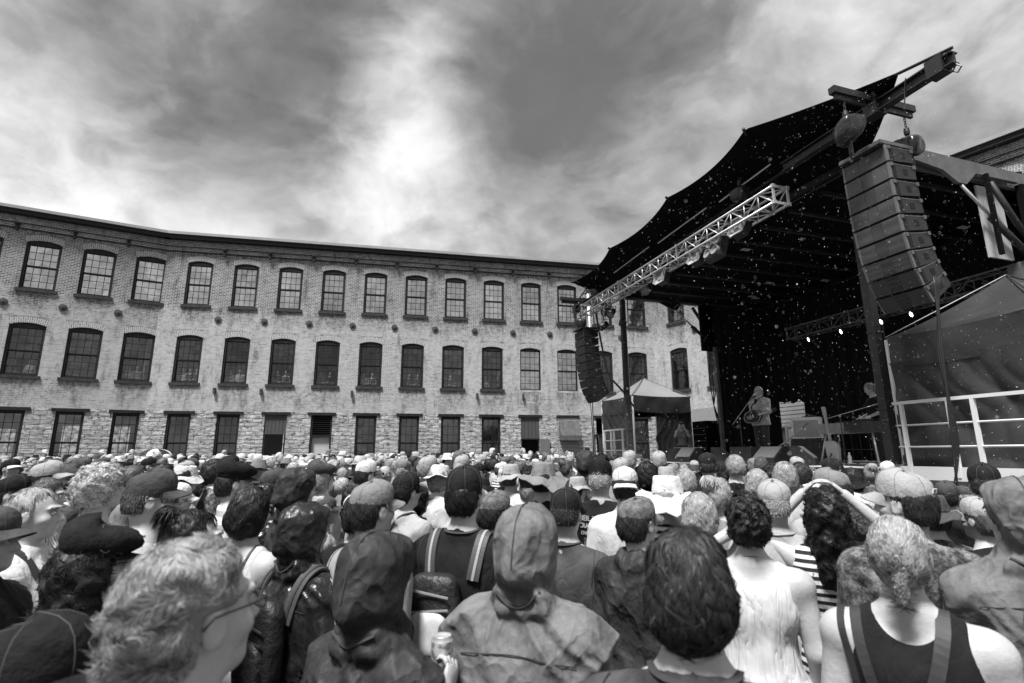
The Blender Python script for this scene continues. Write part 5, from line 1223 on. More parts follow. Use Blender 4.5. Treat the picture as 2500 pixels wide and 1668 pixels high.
def newsboy_mesh(seed=0, puff=1.0, brim=.05):
    mb = MB(); n = 36; rr = np.random.RandomState(seed); ph = rr.uniform(0, 6, 6)
    prof = [(.98, -.006), (1.02, .012), (1.13*puff, .036), (1.18*puff, .064), (1.10*puff, .092), (.86, .112), (.5, .122), (0, .125)]
    def P(i, r, h, a):
        w_ = 1+(.03*math.sin(8*a+ph[0])+.02*math.sin(3*a+ph[1]))*(1 < i < 6)
        f = 1+.10*math.sin(a)*(i > 1)
        return (.083*r*math.cos(a)*w_, .100*r*math.sin(a)*w_*f-.012, hz(1.672)+h*(1-.22*math.sin(a))+.006*math.sin(5*a+ph[2])*(i > 2))
    vs = [P(i, r, h, k*2*PI/n) for i, (r, h) in enumerate(prof) for k in range(n)]
    fs = [(i*n+k, i*n+(k+1) % n, (i+1)*n+(k+1) % n, (i+1)*n+k) for i in range(len(prof)-1) for k in range(n)]
    mb.add(vs, fs)
    def br(u, v):
        a = PI/2-(u-.5)*2.0; r = 1+v*brim/.095*(1-.5*abs(2*u-1)**2)
        return (.083*r*math.cos(a), .100*r*math.sin(a)-.008, hz(1.678)-.016*v)
    m2 = MB(); m2.grid(br, 14, 4); mb.add(m2.v, m2.f, 1); mb.add([(x, y, z-.004) for x, y, z in m2.v], [f[::-1] for f in m2.f], 1)
    return mb
def hair_raw(kind, res=.008, seed=0):
    F = Field(axis([(-.17, .17, res)]), axis([(-.20, .16, res)]), axis([(hz(1.20) if kind in ('long', 'longcurl') else hz(1.42), hz(1.82), res)]))
    c = lambda z: hz(z)
    lump = {'short': (.004, 55), 'crop': (.0015, 60), 'curly': (.012, 60), 'bigcurl': (.012, 48), 'medium': (.006, 34), 'long': (.008, 26), 'longcurl': (.014, 42), 'bun': (.005, 40), 'pony': (.004, 40), 'bowl': (.004, 30), 'thin': (.002, 50), 'under': (.003, 50)}[kind]
    g = {'short': .008, 'crop': .004, 'curly': .010, 'bigcurl': .030, 'medium': .010, 'long': .012, 'longcurl': .020, 'bun': .007, 'pony': .003, 'bowl': .006, 'thin': .004, 'under': .006}[kind]
    F.ell((0, -.016, c(1.667)), (.076+g, .094+g, .090+g), .03)
    F.ell((0, -.050, c(1.620)), (.070+g, .066+g, .075+g), .03)
    if kind == 'medium': F.ell((0, -.03, c(1.60)), (.088+g*.5, .078+g*.6, .085), .03)
    if kind == 'bowl': F.ell((0, -.03, c(1.61)), (.080+g*.5, .074+g*.6, .078), .03)
    if kind in ('long', 'longcurl'):
        F.cone((0, -.05, c(1.62)), (0, -.085, c(1.34)), .088+g*.3, .080, .04); F.cone((-.05, -.02, c(1.6)), (-.085, -.03, c(1.36)), .05, .04, .03); F.cone((.05, -.02, c(1.6)), (.085, -.03, c(1.36)), .05, .04, .03)
    if kind == 'bun': F.ell((0, -.10, c(1.745)), (.042, .042, .036), .015)
    if kind == 'pony': F.ell((0, -.123, c(1.615)), (.02, .02, .02), .01); F.cone((0, -.135, c(1.605)), (0, -.140, c(1.53)), .022, .016, .01); 
    X = F.pts((slice(None),)*3); x, y, z = X
    F.F += (lump[0]*(noise3(X, lump[1], seed)+.5*noise3(X, lump[1]*2.2, seed+5))).astype(np.float32)
    if kind in ('medium', 'bowl', 'long', 'short', 'pony', 'thin', 'under', 'bun'):
        ang = np.arctan2(x, -(y+.03)); F.F += (.0028*np.sin(ang*38+9*np.sin(z*22+seed))).astype(np.float32)
    # hairline: open at the face, above ears and nape
    front = {'short': .045, 'crop': .05, 'curly': .055, 'bigcurl': .055, 'medium': .045, 'long': .04, 'longcurl': .045, 'bun': .03, 'pony': .02, 'bowl': .05, 'thin': .0, 'under': .02}[kind]
    face = np.maximum(y-front+(z-c(1.70))*.55*-1*0-.0, -(z-c(1.735))+0*y)   # region in front and below the fringe
    cutface = np.minimum(y-front+.35*(c(1.70)-z)*.0, c(1.725)-z)
    low = {'short': 1.575, 'crop': 1.585, 'curly': 1.55, 'bigcurl': 1.54, 'medium': 1.50, 'long': 1.20, 'longcurl': 1.2, 'bun': 1.57, 'pony': 1.50, 'bowl': 1.555, 'thin': 1.58, 'under': 1.56}[kind]
    F.F = np.maximum(F.F, cutface.astype(np.float32)); F.F = np.maximum(F.F, (c(low)-z).astype(np.float32)+0*F.F)
    if kind in ('short', 'crop', 'bun', 'pony', 'thin', 'under'):
        # sideburn line: clear the ears
        ear = np.minimum(y+.022, c(1.655)-z); F.F = np.maximum(F.F, (ear*.9).astype(np.float32))
    if kind == 'under': F.F = np.maximum(F.F, (z-c(1.69)).astype(np.float32)+0*F.F)
    if kind == 'thin':
        F.F = np.maximum(F.F, (.055-np.sqrt(x**2+(y+.01)**2+((z-c(1.77))*1.0)**2)).astype(np.float32))
    return F.nets()
HAIR = {}
STR = {'short': (1500, .03, .15), 'crop': (900, .008, .1), 'curly': (1700, .018, .9), 'bigcurl': (2400, .03, .9), 'medium': (1700, .06, .25), 'long': (1700, .06, .2), 'longcurl': (2200, .04, .8), 'bun': (1300, .05, .08), 'pony': (1300, .05, .05), 'bowl': (1500, .06, .1), 'thin': (900, .02, .1), 'under': (700, .02, .15)}
def hair_mesh(kind, res=.010, seed=0):
    k = (kind, res, seed)
    if k not in HAIR: n_, L_, c_ = STR[kind]; HAIR[k] = npmesh('hair', *strands(kind, int(n_*1.7), L_, seed, .0015, c_, res, .006), mSK[0])
    return HAIR[k]
def strands(kind, n, L, seed, wid=.0016, curl=.0, res=.010, lift=.004, down=1.0, part=None, ears=False):
    """fine locks laid over the hair surface, tapering, following the fall of the hair"""
    V, Q = hair_raw(kind, res, seed); r = np.random.RandomState(seed+3)
    T = V[Q]; nr = np.cross(T[:, 2]-T[:, 0], T[:, 3]-T[:, 1]); ar = np.linalg.norm(nr, axis=1); nr = nr/(ar[:, None]+1e-12)
    ok = nr[:, 2] > -.75; pr = ar*ok; pr /= pr.sum()
    pick = r.choice(len(Q), n, p=pr); w4 = r.dirichlet([1]*4, n); P = (T[pick]*w4[:, :, None]).sum(1); Nn = nr[pick]
    cen = np.array([0, -.02, hz(1.70)]); top = np.array([0, -.045 if part is None else part[1], hz(1.765)])
    pts = [P+Nn*.001]; d = P-top; d[:, 2] -= .06*down; m = 6
    ph = r.uniform(0, 6.28, n); Ls = L*r.uniform(.5, 1.15, n)
    cur = P.copy(); nn = Nn.copy()
    seq = [cur+nn*.0008]
    for i in range(m):
        t = d-(d*nn).sum(1)[:, None]*nn; t /= np.linalg.norm(t, axis=1)[:, None]+1e-9
        sidev = np.cross(nn, t); fld = np.sin(cur[:, 0]*60+4*np.sin(cur[:, 2]*40+seed)+seed)+.8*np.sin(cur[:, 1]*55+cur[:, 2]*48+3*np.sin(cur[:, 0]*50)); wob = (curl*(.35*np.sin(ph+i*1.7)+.75*fld))[:, None]
        step = (t+sidev*(wob+r.normal(0, .10, (n, 1)))+np.array([0, 0, -.25*down])*(i/m)); step /= np.linalg.norm(step, axis=1)[:, None]
        cur = cur+step*(Ls/m)[:, None]
        # stay on the surface of an ellipsoid-like head
        v = (cur-cen); nn = v/(np.array([.078, .1, .095])**2); nn /= np.linalg.norm(nn, axis=1)[:, None]
        cur = cur+nn*(lift/m)*(1+(.9 if i > 3 else 0)); d = step
        seq.append(cur.copy())
    A = np.stack(seq, 1)  # n, m+1, 3
    if ears:
        tip = A[:, -1]; mid = A[:, 3]; bad = ((np.abs(tip[:, 0]) > .05) & (tip[:, 1] > -.035) & (tip[:, 2] < hz(1.668))) | ((np.abs(mid[:, 0]) > .05) & (mid[:, 1] > -.03) & (mid[:, 2] < hz(1.665))) | ((tip[:, 1] > .06) & (tip[:, 2] < hz(1.70)))
        A = A[~bad]; n = len(A); P = P[~bad]; ph = ph[~bad]
    tan = np.gradient(A, axis=1); tan /= np.linalg.norm(tan, axis=2)[..., None]+1e-9
    nrm = (A-cen); nrm /= np.linalg.norm(nrm, axis=2)[..., None]
    sd = np.cross(tan, nrm); sd /= np.linalg.norm(sd, axis=2)[..., None]+1e-9
    wv = wid*(np.array([.7, 1, 1, .95, .8, .55, .15])[:m+1])[None, :, None]*r.uniform(.6, 1.5, (n, 1, 1))
    tw = nrm*(.6*wv)*np.sin(ph)[:, None, None]
    Lf = A-sd*wv-tw; Rt = A+sd*wv+tw
    Vs = np.stack([Lf, Rt], 2).reshape(-1, 3); base = (np.arange(n)*(m+1)*2)[:, None]+(np.arange(m)*2)[None]
    Qs = np.stack([base, base+1, base+3, base+2], 2).reshape(-1, 4)
    clump = np.sin(P[:, 0]*70+3*np.sin(P[:, 2]*50+seed))*np.sin(P[:, 2]*45+P[:, 1]*60+seed)
    tone = np.clip(.38*clump+r.normal(0, .24, n), -.8, .9)
    Vall = np.concatenate([V, Vs]); TONES[len(Vall)] = np.concatenate([np.full(len(V), -.35), np.repeat(tone, (m+1)*2)]).astype(np.float32)
    return Vall, np.concatenate([Q, Qs+len(V)])
# ------------------------------------------------------------------ cloth, hair and hat materials
def stripes(dark, light, scale, wid=.5, vert=False):
    def f(N, tc, p):
        sp = N.n('ShaderNodeSeparateXYZ', {0: tc}); v = sp.outputs[0 if vert else 2]
        s = N.m('FRACT', N.m('MULTIPLY', v, scale)); N.t.links.new(N.ramp(s, [(wid-.04, dark), (wid+.04, light)]), p.inputs['Base Color'])
    return f
def plaid(N, tc, p):
    sp = N.n('ShaderNodeSeparateXYZ', {0: tc}); a = N.m('FRACT', N.m('MULTIPLY', sp.outputs[0], 18.0)); b = N.m('FRACT', N.m('MULTIPLY', sp.outputs[2], 18.0))
    s = N.m('ADD', N.m('GREATER_THAN', a, .55), N.m('GREATER_THAN', b, .55)); N.t.links.new(N.ramp(N.m('MULTIPLY', s, .5), [(0, .5), (.5, .22), (1, .06)]), p.inputs['Base Color'])
def creased(base, var=.12, dist=.006, sc_=6.0, st=(1, 1, .5), tone=None):
    def f(N, tc, p):
        m1 = N.n('ShaderNodeMapping', {0: tc, 'Scale': st}).outputs[0]
        a = N.n('ShaderNodeTexNoise', {'Vector': m1, 'Scale': sc_, 'Detail': 1.5, 'Roughness': .45, 'Distortion': 1.1}).outputs[0]
        b = N.n('ShaderNodeTexNoise', {'Vector': m1, 'Scale': sc_*2.7, 'Detail': 2.0, 'Roughness': .5, 'Distortion': .8}).outputs[0]
        fa = N.m('POWER', N.m('MULTIPLY', N.m('ABSOLUTE', N.m('SUBTRACT', a, .5)), 4.0, clamp=True), .7); fb = N.m('POWER', N.m('MULTIPLY', N.m('ABSOLUTE', N.m('SUBTRACT', b, .5)), 4.0, clamp=True), .7)
        hh = N.m('ADD', fa, N.m('MULTIPLY', fb, .4))
        N.t.links.new(N.n('ShaderNodeBump', {'Height': hh, 'Strength': 1.0, 'Distance': dist}).outputs[0], p.inputs['Normal'])
        if tone: tone(N, tc, p)
        else:
            v = N.n('ShaderNodeTexNoise', {'Vector': tc, 'Scale': 9.0, 'Detail': 5.0, 'Roughness': .65}).outputs[0]; N.t.links.new(N.ramp(v, [(.3, base*(1-var)), (.7, min(.9, base*(1+var)))]), p.inputs['Base Color'])
    return f
cl = lambda n, b, v=.12, **k: mat(n, b, .9, spec=.12, custom=creased(b, v, **k))
CL = {'white': cl('white_cotton', .56, .08), 'pale grey': cl('pale_grey_cotton', .35), 'grey': cl('grey_cotton', .20, .15), 'dark grey': cl('dark_grey_cotton', .07, .25), 'black': cl('black_cotton', .016, .3), 'mottled grey': cl('mottled_cotton', .12, tone=lambda N, tc, p: N.t.links.new(N.ramp(N.n('ShaderNodeTexNoise', {'Vector': tc, 'Scale': 13.0, 'Detail': 9.0, 'Roughness': .8}).outputs[0], [(.42, .022), (.50, .07), (.60, .24)]), p.inputs['Base Color'])),
      'striped': cl('striped_cotton', .5, tone=stripes(.72, .03, 26)), 'plaid': cl('plaid_cotton', .3, tone=plaid), 'pinstriped': cl('pinstriped_cotton', .5, tone=stripes(.12, .6, 34, .3, True)), 'wide striped': cl('wide_striped_cotton', .5, tone=stripes(.70, .30, 14, .5)), 'draped white': cl('draped_white_cotton', .62, .06, dist=.010, sc_=7.0, st=(1, 1, .16))}
def wet_tone(base):
    def f(N, tc, p):
        a = N.n('ShaderNodeTexNoise', {'Vector': tc, 'Scale': 6.5, 'Detail': 8.0, 'Roughness': .72}).outputs[0]
        N.t.links.new(N.ramp(a, [(.40, base*.45), (.50, base*.9), (.62, base*1.35)]), p.inputs['Base Color'])
    return f
def crumple(base):
    def f(N, tc, p):
        wn = N.n('ShaderNodeTexNoise', {'Vector': tc, 'Scale': 5.0, 'Detail': 3.0}).outputs['Color']
        q = N.n('ShaderNodeVectorMath', {0: N.n('ShaderNodeMapping', {0: tc, 'Scale': (1, 1, .62)}).outputs[0], 1: N.n('ShaderNodeVectorMath', {0: wn, 'Scale': .16}, operation='SCALE').outputs[0]}, operation='ADD').outputs[0]
        hs = None
        for sc_, am in ((6.5, 1.0), (14.0, .42), (33.0, .14)):
            v = N.m('MULTIPLY', N.n('ShaderNodeTexVoronoi', {'Vector': q, 'Scale': sc_}, feature='F1').outputs['Distance'], am); hs = v if hs is None else N.m('ADD', hs, v)
        N.t.links.new(N.n('ShaderNodeBump', {'Height': hs, 'Strength': 1.0, 'Distance': .030}).outputs[0], p.inputs['Normal'])
        a = N.n('ShaderNodeTexNoise', {'Vector': tc, 'Scale': 9.0, 'Detail': 9.0, 'Roughness': .75}).outputs[0]
        N.t.links.new(N.ramp(a, [(.40, base*.7), (.60, base*1.2)]), p.inputs['Base Color'])
    return f
RAIN = {'black': mat('black_raincoat', .014, .33, custom=crumple(.014)), 'grey': mat('grey_raincoat', .15, .62, spec=.16, custom=crumple(.15)), 'dark grey': mat('dark_raincoat', .035, .55, spec=.2, custom=crumple(.035)), 'pale grey': mat('pale_raincoat', .34, .55, spec=.2, custom=crumple(.34)), 'white': mat('white_poncho', .6, .5, spec=.2, custom=crumple(.58))}
TRM = [mat('denim', .06, .85, var=.3, vs=10), mat('dark_trousers', .03, .85), mat('khaki_cloth', .25, .85)]
def hairmat(name, b, v=.45):
    def f(N, tc, p):
        at_ = N.n('ShaderNodeAttribute', attribute_name='tone').outputs['Fac']
        c = N.m('MULTIPLY', N.m('ADD', 1.0, N.m('MULTIPLY', at_, v+.35)), b); cc = N.n('ShaderNodeCombineXYZ', {0: c, 1: c, 2: c}).outputs[0]; N.t.links.new(cc, p.inputs['Base Color'])
    return mat(name, b, .5, spec=.28, custom=f)
HM = {'black': hairmat('black_hair', .012, .8), 'dark': hairmat('dark_hair', .03, .8), 'brown': hairmat('brown_hair', .09, .6), 'blond': hairmat('blond_hair', .33, .45), 'grey': hairmat('grey_hair', .30, .5), 'white': hairmat('white_hair', .46, .35)}
HT = {'white': mat('white_hat', .58, .85, var=.06, vs=20, bump=.6, bs=22, spec=.12), 'pale grey': mat('pale_hat', .33, .85, var=.12, vs=18, bump=.6, bs=22, spec=.12), 'grey': mat('grey_hat', .20, .85, var=.2, vs=18, bump=.6, bs=22, spec=.12), 'dark grey': mat('dark_hat', .065, .85, var=.35, vs=18, bump=.6, bs=22, spec=.12), 'black': mat('black_hat', .016, .85, var=.4, vs=18, bump=.6, bs=22, spec=.12),
      'mottled': mat('mottled_hat', .13, .85, var=.8, vs=34, bump=.6, bs=22, spec=.12), 'straw': mat('straw_hat', .45, .7, custom=stripes(.34, .58, 240), bump=.1)}
mFRAME = mat('spectacle_frame', .02, .3); mDKLENS = mat('dark_lens', .01, .12)
HATS = {}
def hatgeo(kind, seed):
    k = (kind, seed % 3)
    if k in HATS: return HATS[k]
    s_ = seed % 3
    mb = {'cap': lambda: cap_mesh(seed=s_, tall=1.0+.05*s_), 'camp cap': lambda: cap_mesh(seed=s_+5, tall=.92, brim=.06), 'backwards cap': lambda: cap_mesh(back=True, seed=s_, opening=True, tall=1.05), 'trucker cap': lambda: cap_mesh(seed=s_, tall=1.18),
          'bucket hat': lambda: hat_mesh(.05, .04, .092, .84, .6, s_, .006), 'wide brimmed hat': lambda: hat_mesh(.085, .025, .098, .82, .6, s_, .008), 'floppy hat': lambda: hat_mesh(.085, .055, .098, .82, .5, s_+4, .012, band=False), 'straw hat': lambda: hat_mesh(.06, .008, .10, .80, .8, s_, .002, pinch=.012), 'fedora': lambda: hat_mesh(.055, .0, .112, .74, .7, s_, .003, pinch=.02, up=.012),
          'flat cap': lambda: newsboy_mesh(s_, .92, .045), 'newsboy cap': lambda: newsboy_mesh(s_, 1.06, .05), 'beanie': lambda: cap_mesh(seed=s_+9, tall=1.08, brim=.0001, puff=.04)}[kind]()
    HATS[k] = mb.mesh(kind.replace(' ', '_'), [HT['grey'], HT['grey'], mDKLENS, mat('hat_seam', .10, .9)], smooth=True); return HATS[k]
def glasses_geo(dark):
    mb = MB()
    for sg in (-1, 1):
        pts = [Vector((sg*.033+.022*math.cos(a), .102-.004*abs(sg*math.cos(a)), hz(1.643)+.016*math.sin(a))) for a in np.linspace(0, 2*PI, 15)]
        mb.path(pts, .0016, 5, cap=False)
        if dark: mb.add([p+Vector((0, -.001, 0)) for p in pts[:-1]], [tuple(range(14))], 1)
        mb.path([Vector((sg*.055, .098, hz(1.648))), Vector((sg*.079, .06, hz(1.652))), Vector((sg*.084, -.005, hz(1.65))), Vector((sg*.083, -.022, hz(1.635)))], .0020, 5)
    mb.path([Vector((-.011, .104, hz(1.646))), Vector((.011, .104, hz(1.646)))], .0018, 5)
    return mb.mesh('glasses', [mFRAME, mDKLENS], smooth=True)
GL = {}
def eyes_geo():
    mb = MB()
    for sg in (-1, 1):
        c = Vector((sg*.0305, .0835, hz(1.6455)))
        mb.lathe([(0, -.0098), (.006, -.0078), (.0095, -.003), (.0098, 0), (.0095, .003), (.006, .0078), (0, .0098)], 10, c, rot=Matrix.Rotation(-PI/2, 3, 'X'), mi=0)
        mb.lathe([(.0048, .0088), (.003, .0096), (0, .0099)], 10, c, rot=Matrix.Rotation(-PI/2, 3, 'X'), mi=1)
        mb.path([c+Vector((-.016*1, .004, .006)), c+Vector((-.005, .009, .0095)), c+Vector((.007, .009, .0095)), c+Vector((.016, .003, .005))], .0016, 5, mi=1)
        mb.path([c+Vector((-.017, .008, .019)), c+Vector((-.004, .0125, .0235)), c+Vector((.010, .009, .0225)), c+Vector((.019, -.002, .017))], .0030, 5, [.0022, .0038, .0034, .0012], mi=2)
    return mb.mesh('eyes', [mat('eye_white', .55, .2), mat('iris', .02, .1), mat('brow', .05, .8)], smooth=True)
def use(o, m, slot=0):
    while len(o.data.materials) <= slot: o.data.materials.append(m)
    o.material_slots[slot].link = 'OBJECT'; o.material_slots[slot].material = m
def person(loc, face, g, label, skin_=0, topm=None, trm=0, hair=None, hairm='brown', hat=None, hatm='grey', hatm2=None, glasses=None, scale=1.0, group=None, seed=0, topname='shirt', hairme=None, hatname=None, hatyaw=0., name='person', cat='person'):
    """face: direction the body looks to, as an angle to the right of straight ahead"""
    b = place(name, g['body'], label=label, cat=cat, group=group); use(b, mSK[skin_])
    b.location = loc; b.rotation_euler = (0, 0, -face); b.scale = (scale,)*3
    t = place(topname, g['top'], b); use(t, topm)
    if 'trousers' in g: tr = place('trousers', g['trousers'], b); use(tr, TRM[trm])
    Mh = Matrix.Translation(Vector(HP)+Vector((0, 0, g['dz']))) @ Matrix(g['R']).to_4x4()
    if 'eyes' not in GL: GL['eyes'] = eyes_geo()
    h = place('eyes', GL['eyes'], b); h.matrix_local = Mh
    if hair or hairme:
        h = place('hair', hairme or hair_mesh(hair, seed=seed % 3), b); use(h, HM[hairm]); h.matrix_local = Mh
    if hat:
        me = hatgeo(hat, seed); h = place(hatname or me.name.split('.')[0], me, b); use(h, HT[hatm], 0); use(h, HT[hatm2 or hatm], 1); h.matrix_local = Mh @ Matrix.Rotation(hatyaw, 4, 'Z')
    if glasses:
        if glasses not in GL: GL[glasses] = glasses_geo(glasses == 'dark')
        h = place('sunglasses' if glasses == 'dark' else 'glasses', GL[glasses], b); h.matrix_local = Mh
    return b
# ================================================================== the people in front, each placed where it stands in the court
def D2(xd, yd, Y):
    """a point of the scene from a direction of view and its distance forward (how the figures were surveyed)"""
    r = ray(xd*1.06383, yd*1.06383); return Vector((0, 0, CAM_H)) + r*(Y/r.y)
TAKEN = []
def cast(xd, yd, Y, face, label, sex='m', top='short', topm='white', hat=None, hatm='grey', hatm2=None, hair='short', hairm='brown', sk=0, build=1.0, pose='down', turn=0, tilt=0, roll=0, res=.009, glasses=None, seed=0, hood=None, rain=None, wr=1.0, neck_low=0., hatadd=.022, hairme=None, mat_=None, hatname=None, topname=None, hatyaw=0, group='people in the front of the crowd'):
    p = D2(xd, yd, Y); add = {'short': .008, 'medium': .014, 'curly': .024, 'bigcurl': .035, 'long': .012, 'longcurl': .02, 'bowl': .014}.get(hair, .004)
    if hat: add = {'beanie': .03, 'fedora': .04, 'straw hat': .035, 'flat cap': .02, 'newsboy cap': .03}.get(hat, .024)
    if hood: add = .035
    dz = round(p.z-(1.753+add), 3); dz = max(-.33, min(.14, dz))
    g = geo(sex=sex, build=build, pose=pose, turn=math.radians(turn), tilt=math.radians(tilt), roll=math.radians(roll), top=top, res=res, wr=wr, seed=seed, leg_dz=dz, hood=hood, neck_low=neck_low)
    a = math.radians(face)
    hd = -.01*0
    loc = Vector((p.x, p.y, 0))
    tm = mat_ or (RAIN[rain] if rain else CL[topm])
    TAKEN.append((p.x, p.y, .24 if Y > 1.5 else .3))
    nm = topname or {'hood': 'raincoat', 'jacket': 'jacket', 'tank': 'tank_top', 'dress': 'dress'}.get(top, 'shirt')
    return person(loc, a, g, label, sk, tm, seed % 3, None if hood else hair, hairm, hat, hatm, hatm2, glasses, group=group, seed=seed, topname=nm, hairme=hairme, hatname=hatname, hatyaw=math.radians(hatyaw))
# --- closest row
greyhair = npmesh('hair', *strands('short', 22000, .045, 4, .0006, .6, .008, .006, ears=True), mSK[0])
pm = cast(470, 1240, .96, 34, 'man with thick wavy grey hair and thin framed glasses, nearest of all, lower left', top='short', topm='plaid', hair=None, hairme=greyhair, hairm='grey', res=.006, glasses='clear', seed=1, tilt=4)
cast(100, 1420, 1.1, 75, 'person in the bottom left corner, only the top of a black cap in view', top='jacket', topm='black', hat='cap', hatm='black', res=.009, seed=2)
cast(-15, 1158, 2.1, 78, 'person in a dark cap and dark jacket cut off by the left edge', top='jacket', topm='black', hat='camp cap', hatm='dark grey', res=.008, seed=3)
darkhair = npmesh('hair', *strands('bowl', 20000, .085, 7, .0007, .16, .009, .004), mSK[0])
cast(1572, 1212, 1.17, 20, 'person with straight dark hair and mottled dark T-shirt, back turned, bottom centre', top='short', mat_=cl('washed_dark_cotton', .05, .7), hair=None, hairme=darkhair, hairm='dark', res=.006, seed=5, wr=.8)
ponyhair = npmesh('hair', *strands('pony', 9000, .05, 9, .0010, .04, .008, .001, down=.3, part=(0, .05)), mSK[0])
pn = cast(2050, 1185, 1.78, 37, 'blond woman with a small tied ponytail and black tank top, back turned, lower right', sex='f', top='tank', topm='black', hair=None, hairme=ponyhair, hairm='blond', res=.006, seed=4, build=1.22)
cast(1210, 1154, 1.85, 20, 'person in a light grey rain jacket, big wrinkled hood up, bottom centre', top='hood', rain='grey', hood=True, res=.0065, seed=6, wr=1.1, build=1.08)
can_p = cast(870, 1215, 1.70, 22, 'person in a black raincoat with the hood up, holding a drink can', sex='f', top='hood', rain='dark grey', hood=True, res=.0065, seed=7, wr=1.0, pose='can', build=.86)
cast(2325, 1092, 2.0, 30, 'person in a grey rain jacket with the hood up at the right edge', top='hood', rain='grey', hood=True, res=.0068, seed=8, wr=1.2, turn=-45, build=1.1)
# --- left
cast(90, 1120, 2.5, 72, 'blond woman looking right, pale jacket with a strap, near the left edge', sex='f', top='jacket', topm='white', hair='pony', hairm='blond', seed=9, wr=.8)
cast(245, 1060, 3.1, 55, 'woman with a mop of curly grey hair and a loose white shirt', sex='f', top='loose', topm='white', hair='bigcurl', hairm='white', seed=10)
cast(360, 1080, 2.55, 62, 'man in a dark cap, wraparound sunglasses and pale grey T-shirt, looking right', top='short', topm='pale grey', hat='cap', hatm='dark grey', hair='crop', hairm='brown', glasses='dark', seed=11, build=1.1, res=.008)
cast(240, 1205, 2.0, 58, 'woman in a black newsboy cap with long wavy dark hair and a tweed coat', sex='f', top='jacket', topm='mottled grey', hat='newsboy cap', hatm='black', hair='longcurl', hairm='dark', seed=12, res=.008)
cast(455, 1172, 2.2, 60, 'woman with a black hair bun and black top behind the grey haired man', sex='f', top='short', topm='black', hair='bun', hairm='black', seed=13)
cast(580, 1115, 2.75, 20, 'woman with shoulder length dark hair and a white tank top with thin black straps', sex='f', top='tank', topm='white', hair='medium', hairm='dark', seed=14, roll=4)
cast(545, 1060, 3.6, 58, 'man in a black flat cap and a white striped shirt with a camera strap', top='short', topm='wide striped', hat='newsboy cap', hatm='black', hair='under', hairm='dark', seed=15)
cast(688, 1070, 3.4, 45, 'person in a dark rain hood standing behind the glossy black raincoat', top='hood', rain='dark grey', hood=True, seed=16)
cast(708, 1150, 2.6, 35, 'person in a glossy wet black raincoat, hood up, with a backpack', top='hood', rain='black', hood=True, seed=17, wr=1.1, res=.007)
cast(860, 1100, 2.5, 42, 'man in a faded grey cap and grey T-shirt, dark strap across the back', top='short', topm='grey', mat_=cl('soft_grey_cotton', .28, .15), hat='cap', hatm='grey', hair='under', hairm='dark', seed=18, res=.008, build=1.08)
cast(935, 1085, 3.9, 42, 'man in a black cap and a pale grey hooded top, looking right', top='jacket', topm='pale grey', hat='cap', hatm='black', hair='short', hairm='black', seed=19)
cast(1068, 1075, 2.65, 18, 'bearded man in a black cap with a white front, black T-shirt and a backpack', top='short', topm='black', hat='trucker cap', hatm='black', hatm2='white', hair='under', hairm='black', seed=20, res=.008, build=1.1)
cast(1137, 1125, 3.3, 50, 'man in a mottled camouflage cap with dark glasses and a dark jacket', top='jacket', topm='dark grey', hat='cap', hatm='mottled', hair='under', hairm='dark', glasses='dark', seed=21)
cast(828, 1132, 3.3, 15, 'person in a small black cap seen between the grey cap and the glossy raincoat', sex='f', top='short', topm='black', hat='cap', hatm='black', hair='under', hairm='dark', seed=22)
cast(1300, 1122, 3.1, 30, 'man in a plain black cap and dark grey T-shirt beside the big light grey hood', top='short', topm='dark grey', hat='cap', hatm='black', hair='crop', hairm='dark', seed=23)
cast(1247, 1058, 4.0, 22, 'person in a grey wide brimmed hat with a band, black shirt', top='short', topm='black', hat='floppy hat', hatm='grey', hair='under', hairm='dark', seed=24)
nt = cast(1378, 1062, 4.2, 25, 'man in a black flat cap and a black T-shirt with white printing', top='short', topm='black', hat='flat cap', hatm='black', hair='crop', hairm='grey', seed=25, build=1.1)
cast(1433, 1072, 3.7, 12, 'man in a white mesh cap worn backwards and a white T-shirt with grey sleeves', top='short', topm='white', hat='backwards cap', hatm='white', hair='short', hairm='dark', seed=26)
cast(1462, 1136, 2.75, 42, 'man in a mottled grey cap and glasses with a dark rain jacket, hood down', top='jacket', rain='dark grey', hat='camp cap', hatm='mottled', hair='under', hairm='dark', glasses='clear', seed=27, res=.008, turn=12)
cast(1530, 1090, 3.2, 28, 'person in a white bucket hat with a chin cord and a thin striped shirt', sex='f', top='short', topm='striped', hat='floppy hat', hatm='white', hair='under', hairm='grey', seed=28)
cast(1600, 1128, 3.0, 15, 'woman with her bent arm and hand behind her fair hair', sex='f', top='tank', topm='black', hair='medium', hairm='blond', pose='behind', seed=29)
cast(1648, 1098, 3.6, 55, 'fair haired woman looking right with her hair pinned up', sex='f', top='short', topm='grey', hair='bun', hairm='blond', seed=30)
curlh = npmesh('hair', *strands('curly', 6000, .022, 5, .0015, .9, .008, .008), mSK[0])
cast(1712, 1140, 2.55, 23, 'woman with short curly dark hair and a loose white sleeveless top', sex='f', top='tank', topm='draped white', hair=None, hairme=curlh, hairm='dark', seed=31, res=.007, build=1.2, wr=2.2, neck_low=.03)
cast(1772, 1100, 3.15, 26, 'person in a pale marbled beanie and a washed grey T-shirt', top='short', topm='pale grey', hat='beanie', hatm='pale grey', hair='crop', hairm='grey', seed=32, build=1.1)
cast(1888, 1118, 2.95, 28, 'woman with long black curls and a striped dress, hands on her head', sex='f', top='dress', topm='striped', hair='longcurl', hairm='black', seed=33, pose='hat')
cast(1900, 1075, 3.5, 20, 'man in a grey cap with a white brim turned to the left', top='short', topm='pale grey', hat='cap', hatm='grey', hatm2='white', hair='under', hairm='dark', seed=34, turn=-70)
